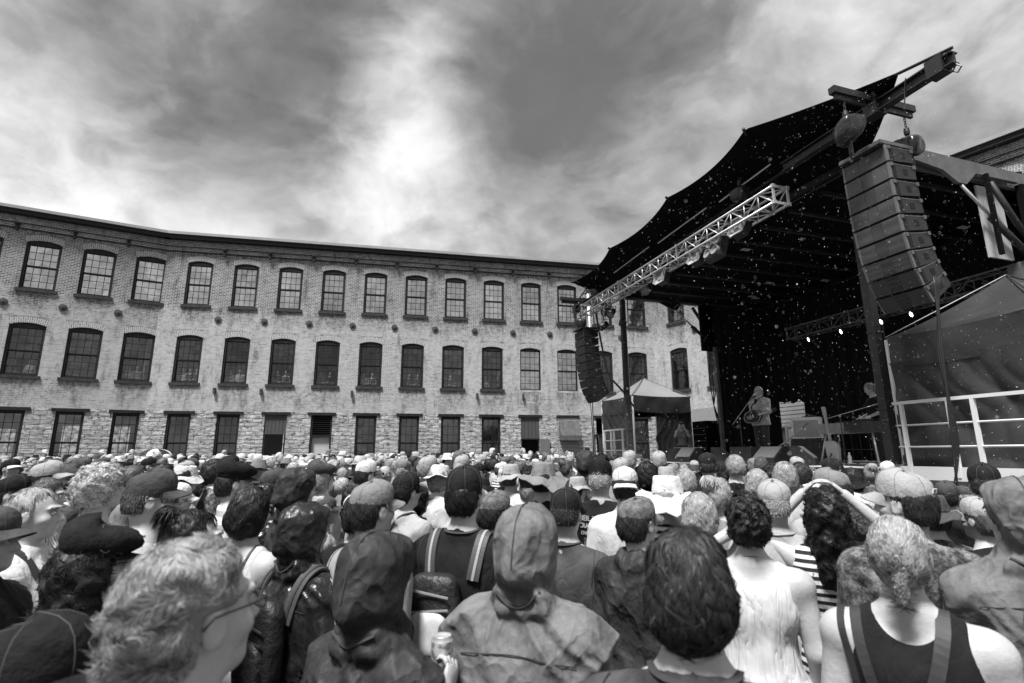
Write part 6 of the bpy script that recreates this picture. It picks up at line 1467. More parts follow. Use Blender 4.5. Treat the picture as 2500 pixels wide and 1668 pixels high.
cast(2062, 1080, 2.3, 30, 'man in a pale grey cap turned to the left with a mottled dark shirt', top='short', topm='mottled grey', hat='cap', hatm='pale grey', hair='under', hairm='dark', seed=35, build=1.05, res=.008, turn=-62)
cast(1965, 1145, 3.2, 33, 'woman with pinned up curly brown hair and a black sleeveless top', sex='f', top='tank', topm='black', hair='curly', hairm='brown', seed=36)
cast(2130, 1130, 3.4, 20, 'person in a dark bucket hat under the cable bundle', sex='f', top='short', topm='mottled grey', hat='bucket hat', hatm='dark grey', hair='under', hairm='dark', seed=37)
cast(2252, 1065, 3.6, 36, 'man in a black cap by the stage skirt at the right', top='long', topm='black', hat='cap', hatm='black', hair='crop', hairm='dark', seed=38)
cast(2240, 1140, 3.3, -15, 'youngster in a pale cap and a black T-shirt at the right', sex='f', top='short', topm='black', hat='cap', hatm='pale grey', hair='under', hairm='brown', seed=39)
# --- second row near the stage
row = [(1685, 1044, 3.9, 8, 'm', 'short', 'black', None, 'short', 'grey', 'man with thinning grey hair and a black shirt, head level with the stage edge'),
       (1735, 1075, 3.2, 12, 'f', 'short', 'pale grey', None, 'medium', 'blond', 'woman with shaggy fair hair left of the wavy haired man'),
       (1800, 1058, 3.2, -8, 'm', 'short', 'pale grey', None, 'medium', 'grey', 'man with swept wavy grey hair and a pale T-shirt'),
       (1768, 1062, 4.1, 5, 'f', 'short', 'dark grey', None, 'curly', 'dark', 'woman with small dark curls far down the row by the stage'),
       (1838, 1062, 3.8, 0, 'm', 'short', 'white', None, 'short', 'dark', 'man with short dark hair and a white shirt'),
       (1908, 1050, 3.6, 0, 'm', 'short', 'white', 'cap', 'crop', 'black', 'man in a plain black cap and white T-shirt by the stage'),
       (1622, 1040, 4.2, 6, 'm', 'jacket', 'black', 'cap', 'crop', 'dark', 'man in a small black cap and black collared jacket'),
       (1570, 1075, 3.3, 15, 'm', 'short', 'dark grey', None, 'short', 'grey', 'man with grey hair seen from behind, next to the white bucket hat'),
       (1485, 1058, 3.4, 20, 'm', 'short', 'black', None, 'medium', 'black', 'person with a round head of wet black hair'),
       (1528, 1068, 3.9, 28, 'm', 'short', 'grey', 'bucket hat', 'under', 'brown', 'person in a pale straw bucket hat pushed back'),
       (1445, 1035, 5.2, 28, 'm', 'short', 'grey', 'cap', 'under', 'grey', 'man in a pale tan cap in front of the small tent'),
       (1512, 1035, 5.0, 25, 'm', 'short', 'dark grey', 'cap', 'under', 'grey', 'man in a crumpled pale cap in front of the monitors'),
       (1380, 1038, 4.6, 30, 'm', 'short', 'dark grey', None, 'curly', 'black', 'person with a bushy dark head of hair'),
       (1345, 1032, 4.6, 30, 'm', 'hood', 'dark grey', None, 'short', 'dark', 'person in a dark pointed rain hood near the small tent'),
       (1425, 1050, 4.3, 22, 'm', 'short', 'grey', 'cap', 'under', 'grey', 'man in a soft grey cap below the pale tan cap'),
       (1175, 1062, 4.0, 40, 'm', 'short', 'white', 'bucket hat', 'under', 'brown', 'man in a khaki bucket hat with a chin cord and white T-shirt'),
       (842, 1058, 3.9, 40, 'm', 'short', 'white', 'trucker cap', 'under', 'dark', 'man in a white mesh cap with a dark front'),
       (985, 1045, 4.2, 50, 'm', 'short', 'grey', 'cap', 'under', 'grey', 'man in a pale grey cap with a long brim'),
       (1010, 1065, 3.8, 52, 'f', 'short', 'white', 'wide brimmed hat', 'medium', 'grey', 'woman in a white wide brimmed sun hat'),
       (1062, 1045, 4.8, 45, 'm', 'short', 'white', 'cap', 'under', 'white', 'bearded man in a folded pale cap and white shirt'),
       (745, 1062, 3.6, 50, 'f', 'short', 'pale grey', 'newsboy cap', 'medium', 'grey', 'woman in a dark floppy cap with grey hair'),
       (632, 1075, 3.5, 50, 'm', 'short', 'grey', 'cap', 'crop', 'dark', 'man in a dark cap with a small badge'),
       (500, 1052, 3.9, 55, 'm', 'short', 'mottled grey', None, 'medium', 'dark', 'man with shoulder length brown hair and a washed T-shirt'),
       (430, 1065, 3.7, 58, 'f', 'short', 'white', 'bucket hat', 'medium', 'dark', 'woman in a patchwork bucket hat'),
       (120, 1058, 3.0, 62, 'm', 'short', 'white', 'cap', 'crop', 'dark', 'man in a crumpled pale cap with dark shaved hair'),
       (175, 1075, 3.6, 60, 'f', 'short', 'dark grey', 'newsboy cap', 'under', 'dark', 'woman in a brown newsboy cap looking right'),
       (40, 1090, 2.9, 70, 'm', 'jacket', 'black', 'beanie', 'crop', 'dark', 'person in a black knitted hat by the left edge'),
       (115, 1095, 2.75, 62, 'f', 'short', 'pinstriped', None, 'bowl', 'brown', 'woman with straight brown hair and a dark pinstriped blouse'),
       (315, 1068, 3.5, 60, 'f', 'long', 'grey', None, 'long', 'brown', 'woman with long brown hair down her back'),
       (1220, 1090, 3.9, 38, 'f', 'short', 'pale grey', 'cap', 'bun', 'blond', 'woman in a grey cap with a fair bun'),
       (960, 1110, 3.4, 45, 'f', 'jacket', 'black', 'camp cap', 'medium', 'black', 'woman with black bobbed hair under a dark cap'),
       (2170, 1105, 3.9, -8, 'm', 'short', 'dark grey', 'cap', 'under', 'dark', 'man in a dark cap just in front of the stage skirt'),
       (2000, 1120, 3.9, -6, 'f', 'short', 'grey', None, 'long', 'brown', 'woman with long brown hair close to the stage skirt'),
       (1745, 1048, 5.2, -2, 'm', 'short', 'grey', None, 'crop', 'brown', 'man with cropped hair right under the floor monitors')]
for i, (x, y, Y, f, sx, tp, tm, hat, hr, hm, lab) in enumerate(row):
    rain = None; Y *= 1.34; f = max(f, math.degrees(math.atan2(x-1175, 1206))-3) if x > 1500 else f
    hc = {'man in a plain black cap and white T-shirt by the stage': 'black', 'man in a small black cap and black collared jacket': 'black'}.get(lab)
    hatm = hc or ('white' if ('white wide' in lab or 'white mesh' in lab or 'patchwork' in lab) else 'pale grey' if 'pale' in lab or 'khaki' in lab else 'dark grey' if 'dark' in lab or 'brown newsboy' in lab else 'black' if 'black knitted' in lab else 'grey')
    kw = dict(hood=True, rain='dark grey') if tp == 'hood' else {}
    cast(x, y, Y, f, lab, sex=sx, top=tp, topm=tm, hat=hat, hatm=hatm, hatm2='dark grey' if 'dark front' in lab else None, hair=hr, hairm=hm, seed=40+i, res=.0115, build=1+.1*((i*7) % 3-.6), turn=((i*37) % 25)-12, tilt=((i*13) % 9)-3, **kw)
# --- details worn or carried
mSTRAPL = mat('pale_webbing', .3, .6); mSTRAP = mat('webbing', .03, .6, var=.3, vs=20); mSTRAPL = mat('pale_webbing', .3, .6)
def strap(parent, pts, w=.045, th=.004, m=None, name='strap', host=None, shift=None):
    """flat webbing band laid over the body through body-local points"""
    P = [Vector(p) for p in pts]; out = []
    for i in range(len(P)-1):
        a, b, c, d = P[max(0, i-1)], P[i], P[i+1], P[min(len(P)-1, i+2)]
        for k in range(6): x = k/6; out.append(.5*((2*b)+(c-a)*x+(2*a-5*b+4*c-d)*x*x+(3*b-a-3*c+d)*x**3))
    out.append(P[-1]); mb = MB(); vs = []
    hst = host or parent
    if hst.type == 'MESH':
        dz_ = GEO_DZ.get(hst.data.name, 0); T_ = bvh(hst)
        for i, p in enumerate(out):
            n = Vector((p.x*.45, p.y*1.7, max(0, p.z-dz_-1.37)*2.2)).normalized()
            h_ = T_.ray_cast(p+n*.12, -n, .22)
            if h_[0] is not None: out[i] = h_[0]+n*.003
        for _ in range(3): out = [out[0]]+[(out[i-1]+out[i]*2+out[i+1])/4 for i in range(1, len(out)-1)]+[out[-1]]
    for i, p in enumerate(out):
        t = (out[min(len(out)-1, i+1)]-out[max(0, i-1)]).normalized()
        zd = p.z-(GEO_DZ.get(hst.data.name, 0) if hst.type == 'MESH' else 9); n = Vector((p.x*.45, p.y*1.7, max(0, zd-1.37)*2.2)).normalized() if hst.type == 'MESH' else Vector((p.x*.6, p.y*1.6, .1)).normalized(); s_ = t.cross(n).normalized(); n = s_.cross(t)
        vs += [p-s_*w/2, p+s_*w/2, p+s_*w/2+n*th, p-s_*w/2+n*th]
    for i in range(len(out)-1):
        for k in range(4): pass
    if shift is not None: vs = [v-shift for v in vs]
    fs = [(i*4+k, i*4+(k+1) % 4, i*4+4+(k+1) % 4, i*4+4+k) for i in range(len(out)-1) for k in range(4)]
    mb.add(vs, fs); return mb.build(name, m or mSTRAP, parent, smooth=False)
from mathutils.bvhtree import BVHTree
BV = {}
def bvh(owner):
    if owner.data.name not in BV:
        vs, fs = [], []
        for o_ in [owner]+[c for c in owner.children if c.name.split('.')[0] in ('shirt', 'tank_top', 'jacket', 'raincoat', 'dress', 'overshirt')]:
            k0 = len(vs); vs += [tuple(v.co) for v in o_.data.vertices]; fs += [[i+k0 for i in p.vertices] for p in o_.data.polygons]
        BV[owner.data.name] = BVHTree.FromPolygons(vs, fs)
    return BV[owner.data.name]
def byl(s): return next(o for o in COL.objects if s in str(o.get('label', '')))
def dzof(o): return min(v[2] for v in [(0, 0, 0)]) 
def sh_pts(pts, dz): return [(x, y, z+dz) for x, y, z in pts]
GEO_DZ = {d['body'].name: d['dz'] for d in GEO.values()}
def DZO(o): return GEO_DZ[o.data.name]
GEO_DZ = {d['body'].name: d['dz'] for d in GEO.values()}
mSEAM = mat('seam_thread', .03, .8)
def seams(key, kind):
    o = byl(key); dz = DZO(o)
    if kind == 'coat':
        strap(o, sh_pts([(-.17, -.09, 1.345), (-.08, -.14, 1.36), (0, -.145, 1.362), (.08, -.14, 1.36), (.17, -.09, 1.345)], dz), .0035, .0015, mSEAM, 'seam')
        strap(o, sh_pts([(-.075, -.11, 1.545), (0, -.15, 1.535), (.075, -.11, 1.545)], dz), .010, .004, mSEAM, 'hood_cord')
        strap(o, sh_pts([(0, .05, 1.80), (0, -.03, 1.81), (0, -.10, 1.76), (0, -.15, 1.66), (0, -.14, 1.57)], dz), .004, .0015, mSEAM, 'seam')
    else:
        strap(o, sh_pts([(-.085, -.005, 1.50), (-.07, -.06, 1.485), (0, -.085, 1.475), (.07, -.06, 1.485), (.085, -.005, 1.50)], dz), .016, .003, mSEAM if kind == 'dark' else mSTRAPL, 'collar')
    if kind != 'coat':
        for sg in (-1, 1): strap(o, sh_pts([(sg*.165, -.02, 1.462), (sg*.172, -.06, 1.42), (sg*.172, -.085, 1.36), (sg*.168, -.09, 1.30)], dz), .004, .0015, mSEAM, 'seam')
for k_, kd in (('big wrinkled hood up', 'coat'), ('holding a drink can', 'coat'), ('hood up at the right edge', 'coat'), ('glossy wet black raincoat', 'coat'), ('straight dark hair', 'dark'), ('faded grey cap', 'pale'), ('bearded man', 'dark'), ('plain black cap and dark grey', 'dark'), ('wraparound sunglasses', 'pale'), ('marbled beanie', 'pale')): seams(k_, kd)
o = byl('small tied ponytail'); dz = DZO(o)
strap(o, sh_pts([(-.125, .10, 1.30), (-.135, .04, 1.44), (-.135, -.03, 1.468), (-.13, -.10, 1.40), (-.10, -.135, 1.25), (-.06, -.135, 1.05)], dz), .032)
strap(o, sh_pts([(-.165, .08, 1.32), (-.172, .02, 1.435), (-.175, -.04, 1.455), (-.17, -.10, 1.38), (-.15, -.13, 1.22), (-.12, -.13, 1.05)], dz), .022)
strap(o, sh_pts([(.095, .08, 1.40), (.085, .02, 1.485), (.085, -.05, 1.482), (.075, -.105, 1.42), (.02, -.14, 1.25), (-.08, -.15, 1.05), (-.13, -.13, .95)], dz), .036)
hb = MB(); hb.path([Vector((.026*math.cos(a), -.134+.004*math.sin(2*a), hz(1.612)+.022*math.sin(a))) for a in np.linspace(0, 2*PI, 18)], .006, 6, cap=False)
h_ = hb.build('hair_tie', mSTRAP, o, smooth=True); h_.matrix_local = Matrix.Translation(Vector(HP)+Vector((0, 0, dz)))
o = byl('dark strap across the back'); dz = DZO(o)
strap(o, sh_pts([(.12, .08, 1.40), (.10, .01, 1.49), (.09, -.06, 1.478), (.04, -.115, 1.40), (-.06, -.15, 1.26), (-.16, -.12, 1.10), (-.19, -.03, 1.0)], dz), .05)
o = byl('pale grey hooded top'); dz = DZO(o)
strap(o, sh_pts([(.12, .08, 1.42), (.10, .0, 1.51), (.07, -.08, 1.48), (-.03, -.145, 1.36), (-.15, -.13, 1.18), (-.2, -.03, 1.05)], dz), .02)
o = byl('white tank top with thin black straps'); dz = DZO(o)
for sg in (-1, 1): strap(o, sh_pts([(sg*.085, .08, 1.36), (sg*.085, .0, 1.472), (sg*.09, -.06, 1.45), (sg*.08, -.12, 1.33), (sg*.06, -.128, 1.2)], dz), .012)
o = byl('loose white sleeveless top'); dz = DZO(o)
nb = MB(); nb.path([Vector((.062*math.cos(a), -.018+.062*math.sin(a), 1.487+dz-.02*math.sin(a))) for a in np.linspace(0, 2*PI, 30)], .0028, 6, cap=False); nb.build('necklace', mSTRAP, o, smooth=True)
o = byl('pale jacket with a strap'); dz = DZO(o)
strap(o, sh_pts([(.1, .10, 1.38), (.09, .0, 1.515), (.06, -.09, 1.48), (-.06, -.16, 1.3), (-.18, -.13, 1.1)], dz), .035)
o = byl('black flat cap and a black T-shirt with white printing'); dz = DZO(o)
def backmtx(x, z, y=-.168, s=1): return Matrix.Translation((x, y, z)) @ Matrix(((1, 0, 0), (0, 0, -1), (0, 1, 0))).to_4x4()
for k, (ln, sz) in enumerate((('NEIL YOUNG', .052), ('CRAZY HORSE', .046), ('LOVE EARTH TOUR', .034))):
    me = text_mesh(ln, sz, ext=.001, bold=.0012); me.materials.clear(); me.materials.append(mWHITE)
    # wrap the print round the back of the shirt
    for v in me.vertices: x = v.co.x; yy = v.co.y; v.co = Vector((x, -.160-(.012 if k else .0)+x*x*2.6-v.co.z*0, 1.37-.052*k+dz+yy))
    for p in me.polygons: p.use_smooth = False
    t_ = place('shirt_print', me, o); 
pr = MB(); pr.grid(lambda u, v: ((u-.5)*.22, -.1685+((u-.5)*.22)**2*2.6, 1.235+dz-.2*v+.0), 10, 6); pr.build('shirt_picture', mat('faded_print', .1, .8, var=.95, vs=30), o)
# backpacks
mat('black_nylon', .02, .5, var=.5, vs=14, bump=.7, bs=22)
def backpack(owner, label, w=.30, h=.44, d=.17, mm=None, patch=None, cz=1.20, cx=0., seed=0, straps=True):
    dz = DZO(owner); Mw = owner.matrix_basis if False else Matrix.LocRotScale(owner.location, owner.rotation_euler, owner.scale)
    root = bpy.data.objects.new('backpack', None); COL.objects.link(root); tag(root, label, 'backpack'); root.matrix_world = Mw @ Matrix.Translation((cx, -.13, cz+dz))
    r = random.Random(seed); mb = MB()
    def f(u, v):
        a = u*2*PI; el = (v-.5)*PI; ce = abs(math.cos(el))**.35; x = w/2*math.copysign(abs(math.cos(a))**.5, math.cos(a))*ce; y = -d/2+d/2*math.copysign(abs(math.sin(a))**.6, math.sin(a))*ce
        z = h/2*math.copysign(abs(math.sin(el))**.8, math.sin(el)); return Vector((x*(1+.03*math.sin(9*z*6)), y*(1+.05*math.sin(20*x+9*z)), z))
    mb.grid(f, 36, 18); mb.build('pack_body', mm or mat('black_nylon', .02, .45, var=.4, vs=10, bump=.6, bs=25), root, smooth=True)
    mb = MB()
    def f2(u, v):
        a = u*2*PI; el = (v-.5)*PI; ce = abs(math.cos(el))**.4
        return Vector((w*.38*math.copysign(abs(math.cos(a))**.5, math.cos(a))*ce, -d*.98+.035*math.copysign(abs(math.sin(a))**.6, math.sin(a))*ce, -.06+h*.26*math.sin(el)))
    mb.grid(f2, 24, 10); mb.build('front_pocket', patch or mat('black_nylon', .02, .45), root, smooth=True)
    for k in range(3): 
        mb = MB(); mb.box((0, -d-.012, .10-.07*k), (w*.80, .005, .008), Matrix.Rotation(.12*(-1)**k, 3, 'Y')); mb.build('compression_strap', mSTRAPL if patch else mSTRAP, root)
    for sg in (-1, 1):
        P = sh_pts([(sg*.10, -.14, 1.30), (sg*.11, -.10, 1.40), (sg*.115, -.04, 1.46), (sg*.12, .02, 1.45), (sg*.125, .08, 1.38), (sg*.14, .10, 1.25)], dz)
        strap(root, P, .055, .010, mat('padded_strap', .05, .6), 'shoulder_strap', host=owner, shift=Vector((cx, -.13, cz+dz)))
        strap(root, P, .012, .014, mSTRAPL if patch else mSTRAP, 'strap_webbing', host=owner, shift=Vector((cx, -.13, cz+dz)))
    return root
backpack(byl('glossy wet black raincoat'), 'black backpack worn over the glossy wet raincoat', w=.25, h=.40, d=.10, mm=mat('dark_pack', .012, .5, var=.3, bump=.6, bs=25), seed=1)
backpack(byl('bearded man in a black cap'), 'black backpack with a white pocket and pale straps on the bearded man', w=.24, h=.34, d=.11, patch=mat('white_pocket', .6, .5, var=.4, vs=12), cx=-.06, cz=1.16, seed=2)
# the can
o = byl('holding a drink can'); dz = DZO(o); Mw = Matrix.LocRotScale(o.location, o.rotation_euler, o.scale)
a_ = arms_for('can', .160*(.55+.45*.86))[1][2]
root = bpy.data.objects.new('drink_can', None); COL.objects.link(root); tag(root, 'pale aluminium drink can held up by the hooded person in black', 'can'); root.matrix_world = Mw @ Matrix.Translation((a_[0]-.045, a_[1]+.055, a_[2]+.02+dz))
mb = MB(); mb.lathe([(0, .003), (.024, 0), (.027, .004), (.033, .012), (.033, .108)], 24); mb.build('can_body', mat('printed_can', .45, .3, metal=.3, custom=lambda N, tc, p: N.t.links.new(N.ramp(N.n('ShaderNodeTexNoise', {'Vector': tc, 'Scale': 40.0, 'Detail': 3.0}).outputs[0], [(.45, .25), (.55, .7)]), p.inputs['Base Color'])), root, smooth=True)
mb = MB(); mb.lathe([(.033, .108), (.027, .120), (.0275, .122), (.024, .118), (0, .117)], 24); mb.build('can_top', mALU, root, smooth=True)
# white logo patch on the pale cap at the right
o = byl('pale grey cap turned to the left'); hc = [c for c in o.children if c.name.startswith('cap')][0]
mb = MB(); mb.box((0, -.1175, hz(1.700)), (.034, .004, .018), Matrix.Rotation(.18, 3, 'X')); mb.build('cap_badge', mWHITE, o).matrix_local = hc.matrix_local.copy()
mb = MB(); mb.box((-.006, -.1205, hz(1.700)), (.008, .002, .012), Matrix.Rotation(.18, 3, 'X')); mb.build('badge_figure', mFRAME, o).matrix_local = hc.matrix_local.copy()
print('cast', round(time.time()-T0, 1))
# ================================================================== the standing crowd
tmpl = []
k = 0
for sx, tops in (('m', ('short', 'loose', 'jacket', 'long')), ('f', ('short', 'tank', 'jacket', 'long'))):
    for tp in tops:
        for tn in (-18, 14):
            tmpl.append((sx, tp, geo(sex=sx, build=(1.0, 1.12, 1.04, .95)[k % 4], pose=('down', 'fold', 'pocket', 'fold')[k % 4], turn=math.radians(tn), tilt=math.radians((k*5) % 7-2), top=tp, res=.013, seed=60+k))); k += 1
for sx in ('m', 'f'): tmpl.append((sx, 'hood', geo(sex=sx, build=1., pose='fold', turn=.1, top='hood', hood=True, res=.013, seed=80)))
STAGE_N = SN
def blocked(x, y, r=.30):
    p = Vector((x, y, 0))-SE0; s, t = p.dot(SN), p.dot(SD)
    if s > -1.3 and -8 < t < 9.6: return True
    if s > 3.0 and t >= 9.6: return True
    for W in (WM, WL, WR):
        if (Vector((x, y, 0))-W.p0).dot(W.m) < .7: return True
    return False
rg = random.Random(21); spots = []
def proj(x, y, z):
    z = z-CAM_H; d = y*math.cos(PITCH)+z*math.sin(PITCH); return (1250+FPX*x/d, 834-FPX*(-y*math.sin(PITCH)+z*math.cos(PITCH))/d)
y = 3.0
while y < 27.5:
    step = .46+.014*y
    x = -1.15*y-1
    while x < 1.15*y+1:
        jx = x+rg.uniform(-.2, .2)+(.25 if int(y*10) % 2 else 0); jy = y+rg.uniform(-.22, .22)
        x += step+.04
        u, v = proj(jx, jy, 1.65)
        if not -60 < u < 2560 or blocked(jx, jy): continue
        if any((jx-a)**2+(jy-b)**2 < (.46 if jy < 4 else .40)**2 for a, b, c in TAKEN): continue
        # hold back people who would stand in front of the surveyed row
        if jy < 3.7: continue
        if rg.random() < .05: continue
        spots.append((jx, jy)); TAKEN.append((jx, jy, .2)) if jy < 6 else None
    y += step*.90
spots.sort(key=lambda p: p[1])
print('crowd spots', len(spots))
near = spots[:212]; far = spots[212:]
HATK = ['cap']*8+['camp cap']*3+['backwards cap']*2+['trucker cap']*2+['bucket hat']*4+['wide brimmed hat']*2+['floppy hat']*2+['straw hat', 'fedora', 'flat cap', 'newsboy cap', 'beanie', 'fedora']
HATC = ['white']*3+['pale grey']*4+['grey']*4+['dark grey']*5+['black']*5+['mottled']*3
TOPC = ['white']*4+['pale grey']*4+['grey']*5+['dark grey']*5+['black']*8+['mottled grey', 'mottled grey', 'striped', 'striped', 'plaid', 'plaid', 'wide striped', 'pinstriped']
def spec(r):
    sx, tp, g = tmpl[r.randrange(len(tmpl))]
    if tp == 'hood' and r.random() < .45: sx, tp, g = tmpl[r.randrange(len(tmpl)-2)]
    hat = r.choice(HATK) if r.random() < .62 and tp != 'hood' else None
    hc = r.choice(HATC)
    if hat in ('straw hat',): hc = 'straw'
    hr = r.choice(['short', 'short', 'thin', 'curly', 'medium'] if sx == 'm' else ['medium', 'long', 'bowl', 'bun', 'pony', 'bigcurl', 'longcurl']) if not hat else r.choice(['under', 'crop'] if sx == 'm' else ['medium', 'under', 'pony'])
    hm = r.choice(['black', 'black', 'dark', 'dark', 'brown', 'brown', 'blond', 'grey', 'grey', 'white'])
    tc_ = r.choice(TOPC)
    if tp in ('hood', 'jacket'): tc_ = r.choice(['black', 'dark grey', 'grey', 'pale grey', 'white'] if tp == 'hood' else ['black', 'dark grey', 'grey', 'pale grey', 'mottled grey'])
    return sx, tp, g, hat, hc, hr, hm, tc_
SKW = ['fair']*8+['tan']*3+['brown']
LM = [(-1e9, 'by the left edge'), (170, 'under the second window'), (330, 'under the third window'), (470, 'under the fifth window'), (620, 'below the boarded doorway'), (760, 'below the louvered window'), (900, 'under the eighth window'), (1020, 'left of centre'), (1130, 'right of centre'), (1240, 'below the numbered door'), (1350, 'below the vent cover'), (1460, 'before the small tent'), (1580, 'before the photographer'), (1700, 'left of the singer'), (1830, 'right of the singer'), (1960, 'below the amplifiers'), (2100, 'below the organ'), (2250, 'below the white railing')]
used_l = {}
topw = {'short': 'T-shirt', 'loose': 'loose shirt', 'jacket': 'jacket', 'long': 'shirt', 'tank': 'vest', 'hood': 'raincoat'}
hairw = {'short': 'short', 'crop': 'cropped', 'thin': 'thinning', 'curly': 'curly', 'medium': 'shoulder-length', 'long': 'long', 'bowl': 'bobbed', 'bun': 'bunned', 'pony': 'tied', 'bigcurl': 'bushy', 'longcurl': 'long curly', 'under': 'short'}
def describe(sx, tp, hat, hc, hr, hm, tc_, u, Y):
    who = 'man' if sx == 'm' else 'woman'
    if tp == 'hood': s = f'hooded {tc_} {topw[tp]}'
    elif hat: s = f'{who}, {hc if hc != "straw" else "banded"} {hat}, {tc_} {topw[tp]}'
    else: s = f'{who}, {hairw[hr]} {hm} hair, {tc_} {topw[tp]}'
    lm = [n for a, n in LM if u >= a][-1]
    dist = 'near rows' if Y < 5 else 'middle rows' if Y < 7.2 else 'deeper rows' if Y < 9.5 else 'far rows'
    base = f'{s}, {dist}, {lm}'
    n = used_l.get(base, 0); used_l[base] = n+1
    if n: base = f'{s}, {dist}, {["", "one behind", "farther back", "farthest back"][min(n, 3)]}, {lm}'
    return base
for i, (x, y) in enumerate(near):
    sx, tp, g, hat, hc, hr, hm, tc_ = spec(rg)
    face = math.atan2(5.6-x, 12.6-y)+math.radians(rg.gauss(0, 16))
    sc_ = rg.gauss(.935, .04); sc_ = max(.84, min(1.03, sc_)); u, v = proj(x, y, 1.65)
    if sx == 'f': sc_ *= .96
    if y < 6: sc_ *= .95
    person(Vector((x, y, 0)), face, g, describe(sx, tp, hat, hc, hr, hm, tc_, u, y), [0, 0, 0, 0, 1, 1, 2][rg.randrange(7)], RAIN[tc_] if tp == 'hood' else CL[tc_], i % 3, None if tp == 'hood' else hr, hm, hat, hc, hc if rg.random() < .8 else 'white', rg.choice([None, None, None, 'dark', 'clear']), scale=sc_, group='people standing in the middle of the crowd', seed=i)
# ---- everyone further back, one mass of people
lo = []
for i, (sx, tp) in enumerate((('m', 'short'), ('f', 'short'), ('m', 'jacket'), ('f', 'tank'), ('m', 'loose'), ('m', 'hood'))):
    lo.append(make_geo(sex=sx, build=1.05, pose='fold', turn=(.2, -.2, 0)[i % 3], top=tp, res=.021, seed=90+i, hood=True if tp == 'hood' else None, legs=True))
lohair = {k: hair_raw(k, .018, 1) for k in ('short', 'medium', 'curly', 'long', 'under', 'bun')}
def tri2(mb):
    V = np.array([tuple(v) for v in mb.v]); q = []
    for f in mb.f:
        if len(f) == 4: q.append(f)
        elif len(f) == 3: q.append((f[0], f[1], f[2], f[2]))
    return V, np.array(q)
def lohat(k):
    n = 12
    if k == 'cap': 
        mb = MB(); prof = [(1.02, 0), (1.0, .05), (.7, .10), (0, .115)]
        vs = [(.086*r*math.cos(a*2*PI/n), .104*r*math.sin(a*2*PI/n)-.012, hz(1.672)+h) for r, h in prof for a in range(n)]
        mb.add(vs, [(i*n+q, i*n+(q+1) % n, (i+1)*n+(q+1) % n, (i+1)*n+q) for i in range(3) for q in range(n)])
        mb.add([(-.07, .05, hz(1.68)), (.07, .05, hz(1.68)), (.055, .15, hz(1.655)), (-.055, .15, hz(1.655))], [(0, 1, 2, 3)])
        return tri2(mb)
    mb = MB(); b = {'bucket': (1.6, -.035), 'wide': (1.95, -.01), 'straw': (1.7, 0)}[k]; prof = [b, (1.03, .0), (.98, .03), (.84, .085), (.55, .10), (0, .10)]
    vs = [(.088*r*math.cos(a*2*PI/n), .108*r*math.sin(a*2*PI/n)-.012, hz(1.67)+h+(.006*math.sin(3*a) if r > 1.2 else 0)) for r, h in prof for a in range(n)]
    mb.add(vs, [(i*n+q, i*n+(q+1) % n, (i+1)*n+(q+1) % n, (i+1)*n+q) for i in range(5) for q in range(n)]); return tri2(mb)
lohats = {k: lohat(k) for k in ('cap', 'bucket', 'wide', 'straw')}
cm = [mSK[0], mSK[1]]+[CL[k] for k in ('white', 'pale grey', 'grey', 'dark grey', 'black', 'plaid')]+[HM[k] for k in ('black', 'brown', 'blond', 'grey', 'white')]+[HT[k] for k in ('white', 'pale grey', 'grey', 'dark grey', 'black')]+[TRM[0], RAIN['dark grey'], RAIN['white']]
VV, QQ, MM = [], [], []; off = 0
def put(V, Q, R, T, mi):
    global off
    VV.append((V @ R.T)+T); QQ.append(Q+off); MM.append(np.full(len(Q), mi)); off += len(V)
for i, (x, y) in enumerate(far):
    gi = rg.choices(range(6), [5, 4, 3, 2, 3, 1])[0]; g = lo[gi]
    face = math.atan2(5.6-x, 12.6-y)+math.radians(rg.gauss(0, 20)); s_ = max(.88, min(1.05, rg.gauss(.95, .04))); 
    if y > 20 and rg.random() < .03: s_ = 1.12
    Rz = np.array(Matrix.Rotation(-face, 3, 'Z'))*s_; T = np.array([x, y, 0])
    put(*g['body'], Rz, T, rg.choice([0, 0, 0, 1])); put(*g['trousers'], Rz, T, 18+0)
    put(*g['top'], Rz, T, 19+rg.randrange(2) if gi == 5 else rg.choices(range(2, 8), [4, 3, 3, 4, 6, 2])[0])
    Hh = Rz @ g['R']; Th = T+Rz @ HP
    if gi != 5:
        hat = rg.random() < .64; hk = 'under' if hat and rg.random() < .6 else rg.choice(['short', 'medium', 'curly', 'long', 'bun', 'short']); put(*lohair[hk], Hh, Th, rg.randrange(8, 13))
        if hat: put(*lohats[rg.choices(['cap', 'bucket', 'wide', 'straw'], [7, 3, 1.5, 1])[0]], Hh, Th, rg.choices(range(13, 18), [5, 5, 3, 2, 3])[0])
me = npmesh('far_crowd', np.concatenate(VV), np.concatenate(QQ), cm); me.polygons.foreach_set('material_index', np.concatenate(MM).astype(np.int32)) if len(me.polygons) == sum(map(len, MM)) else print('MISMATCH', len(me.polygons), sum(map(len, MM)))
place('far_crowd', me, kind='stuff', label='mass of people in hats filling the courtyard back to the mill wall', cat='crowd', group=None)
print('far', len(far), 'faces', len(me.polygons), round(time.time()-T0, 1))
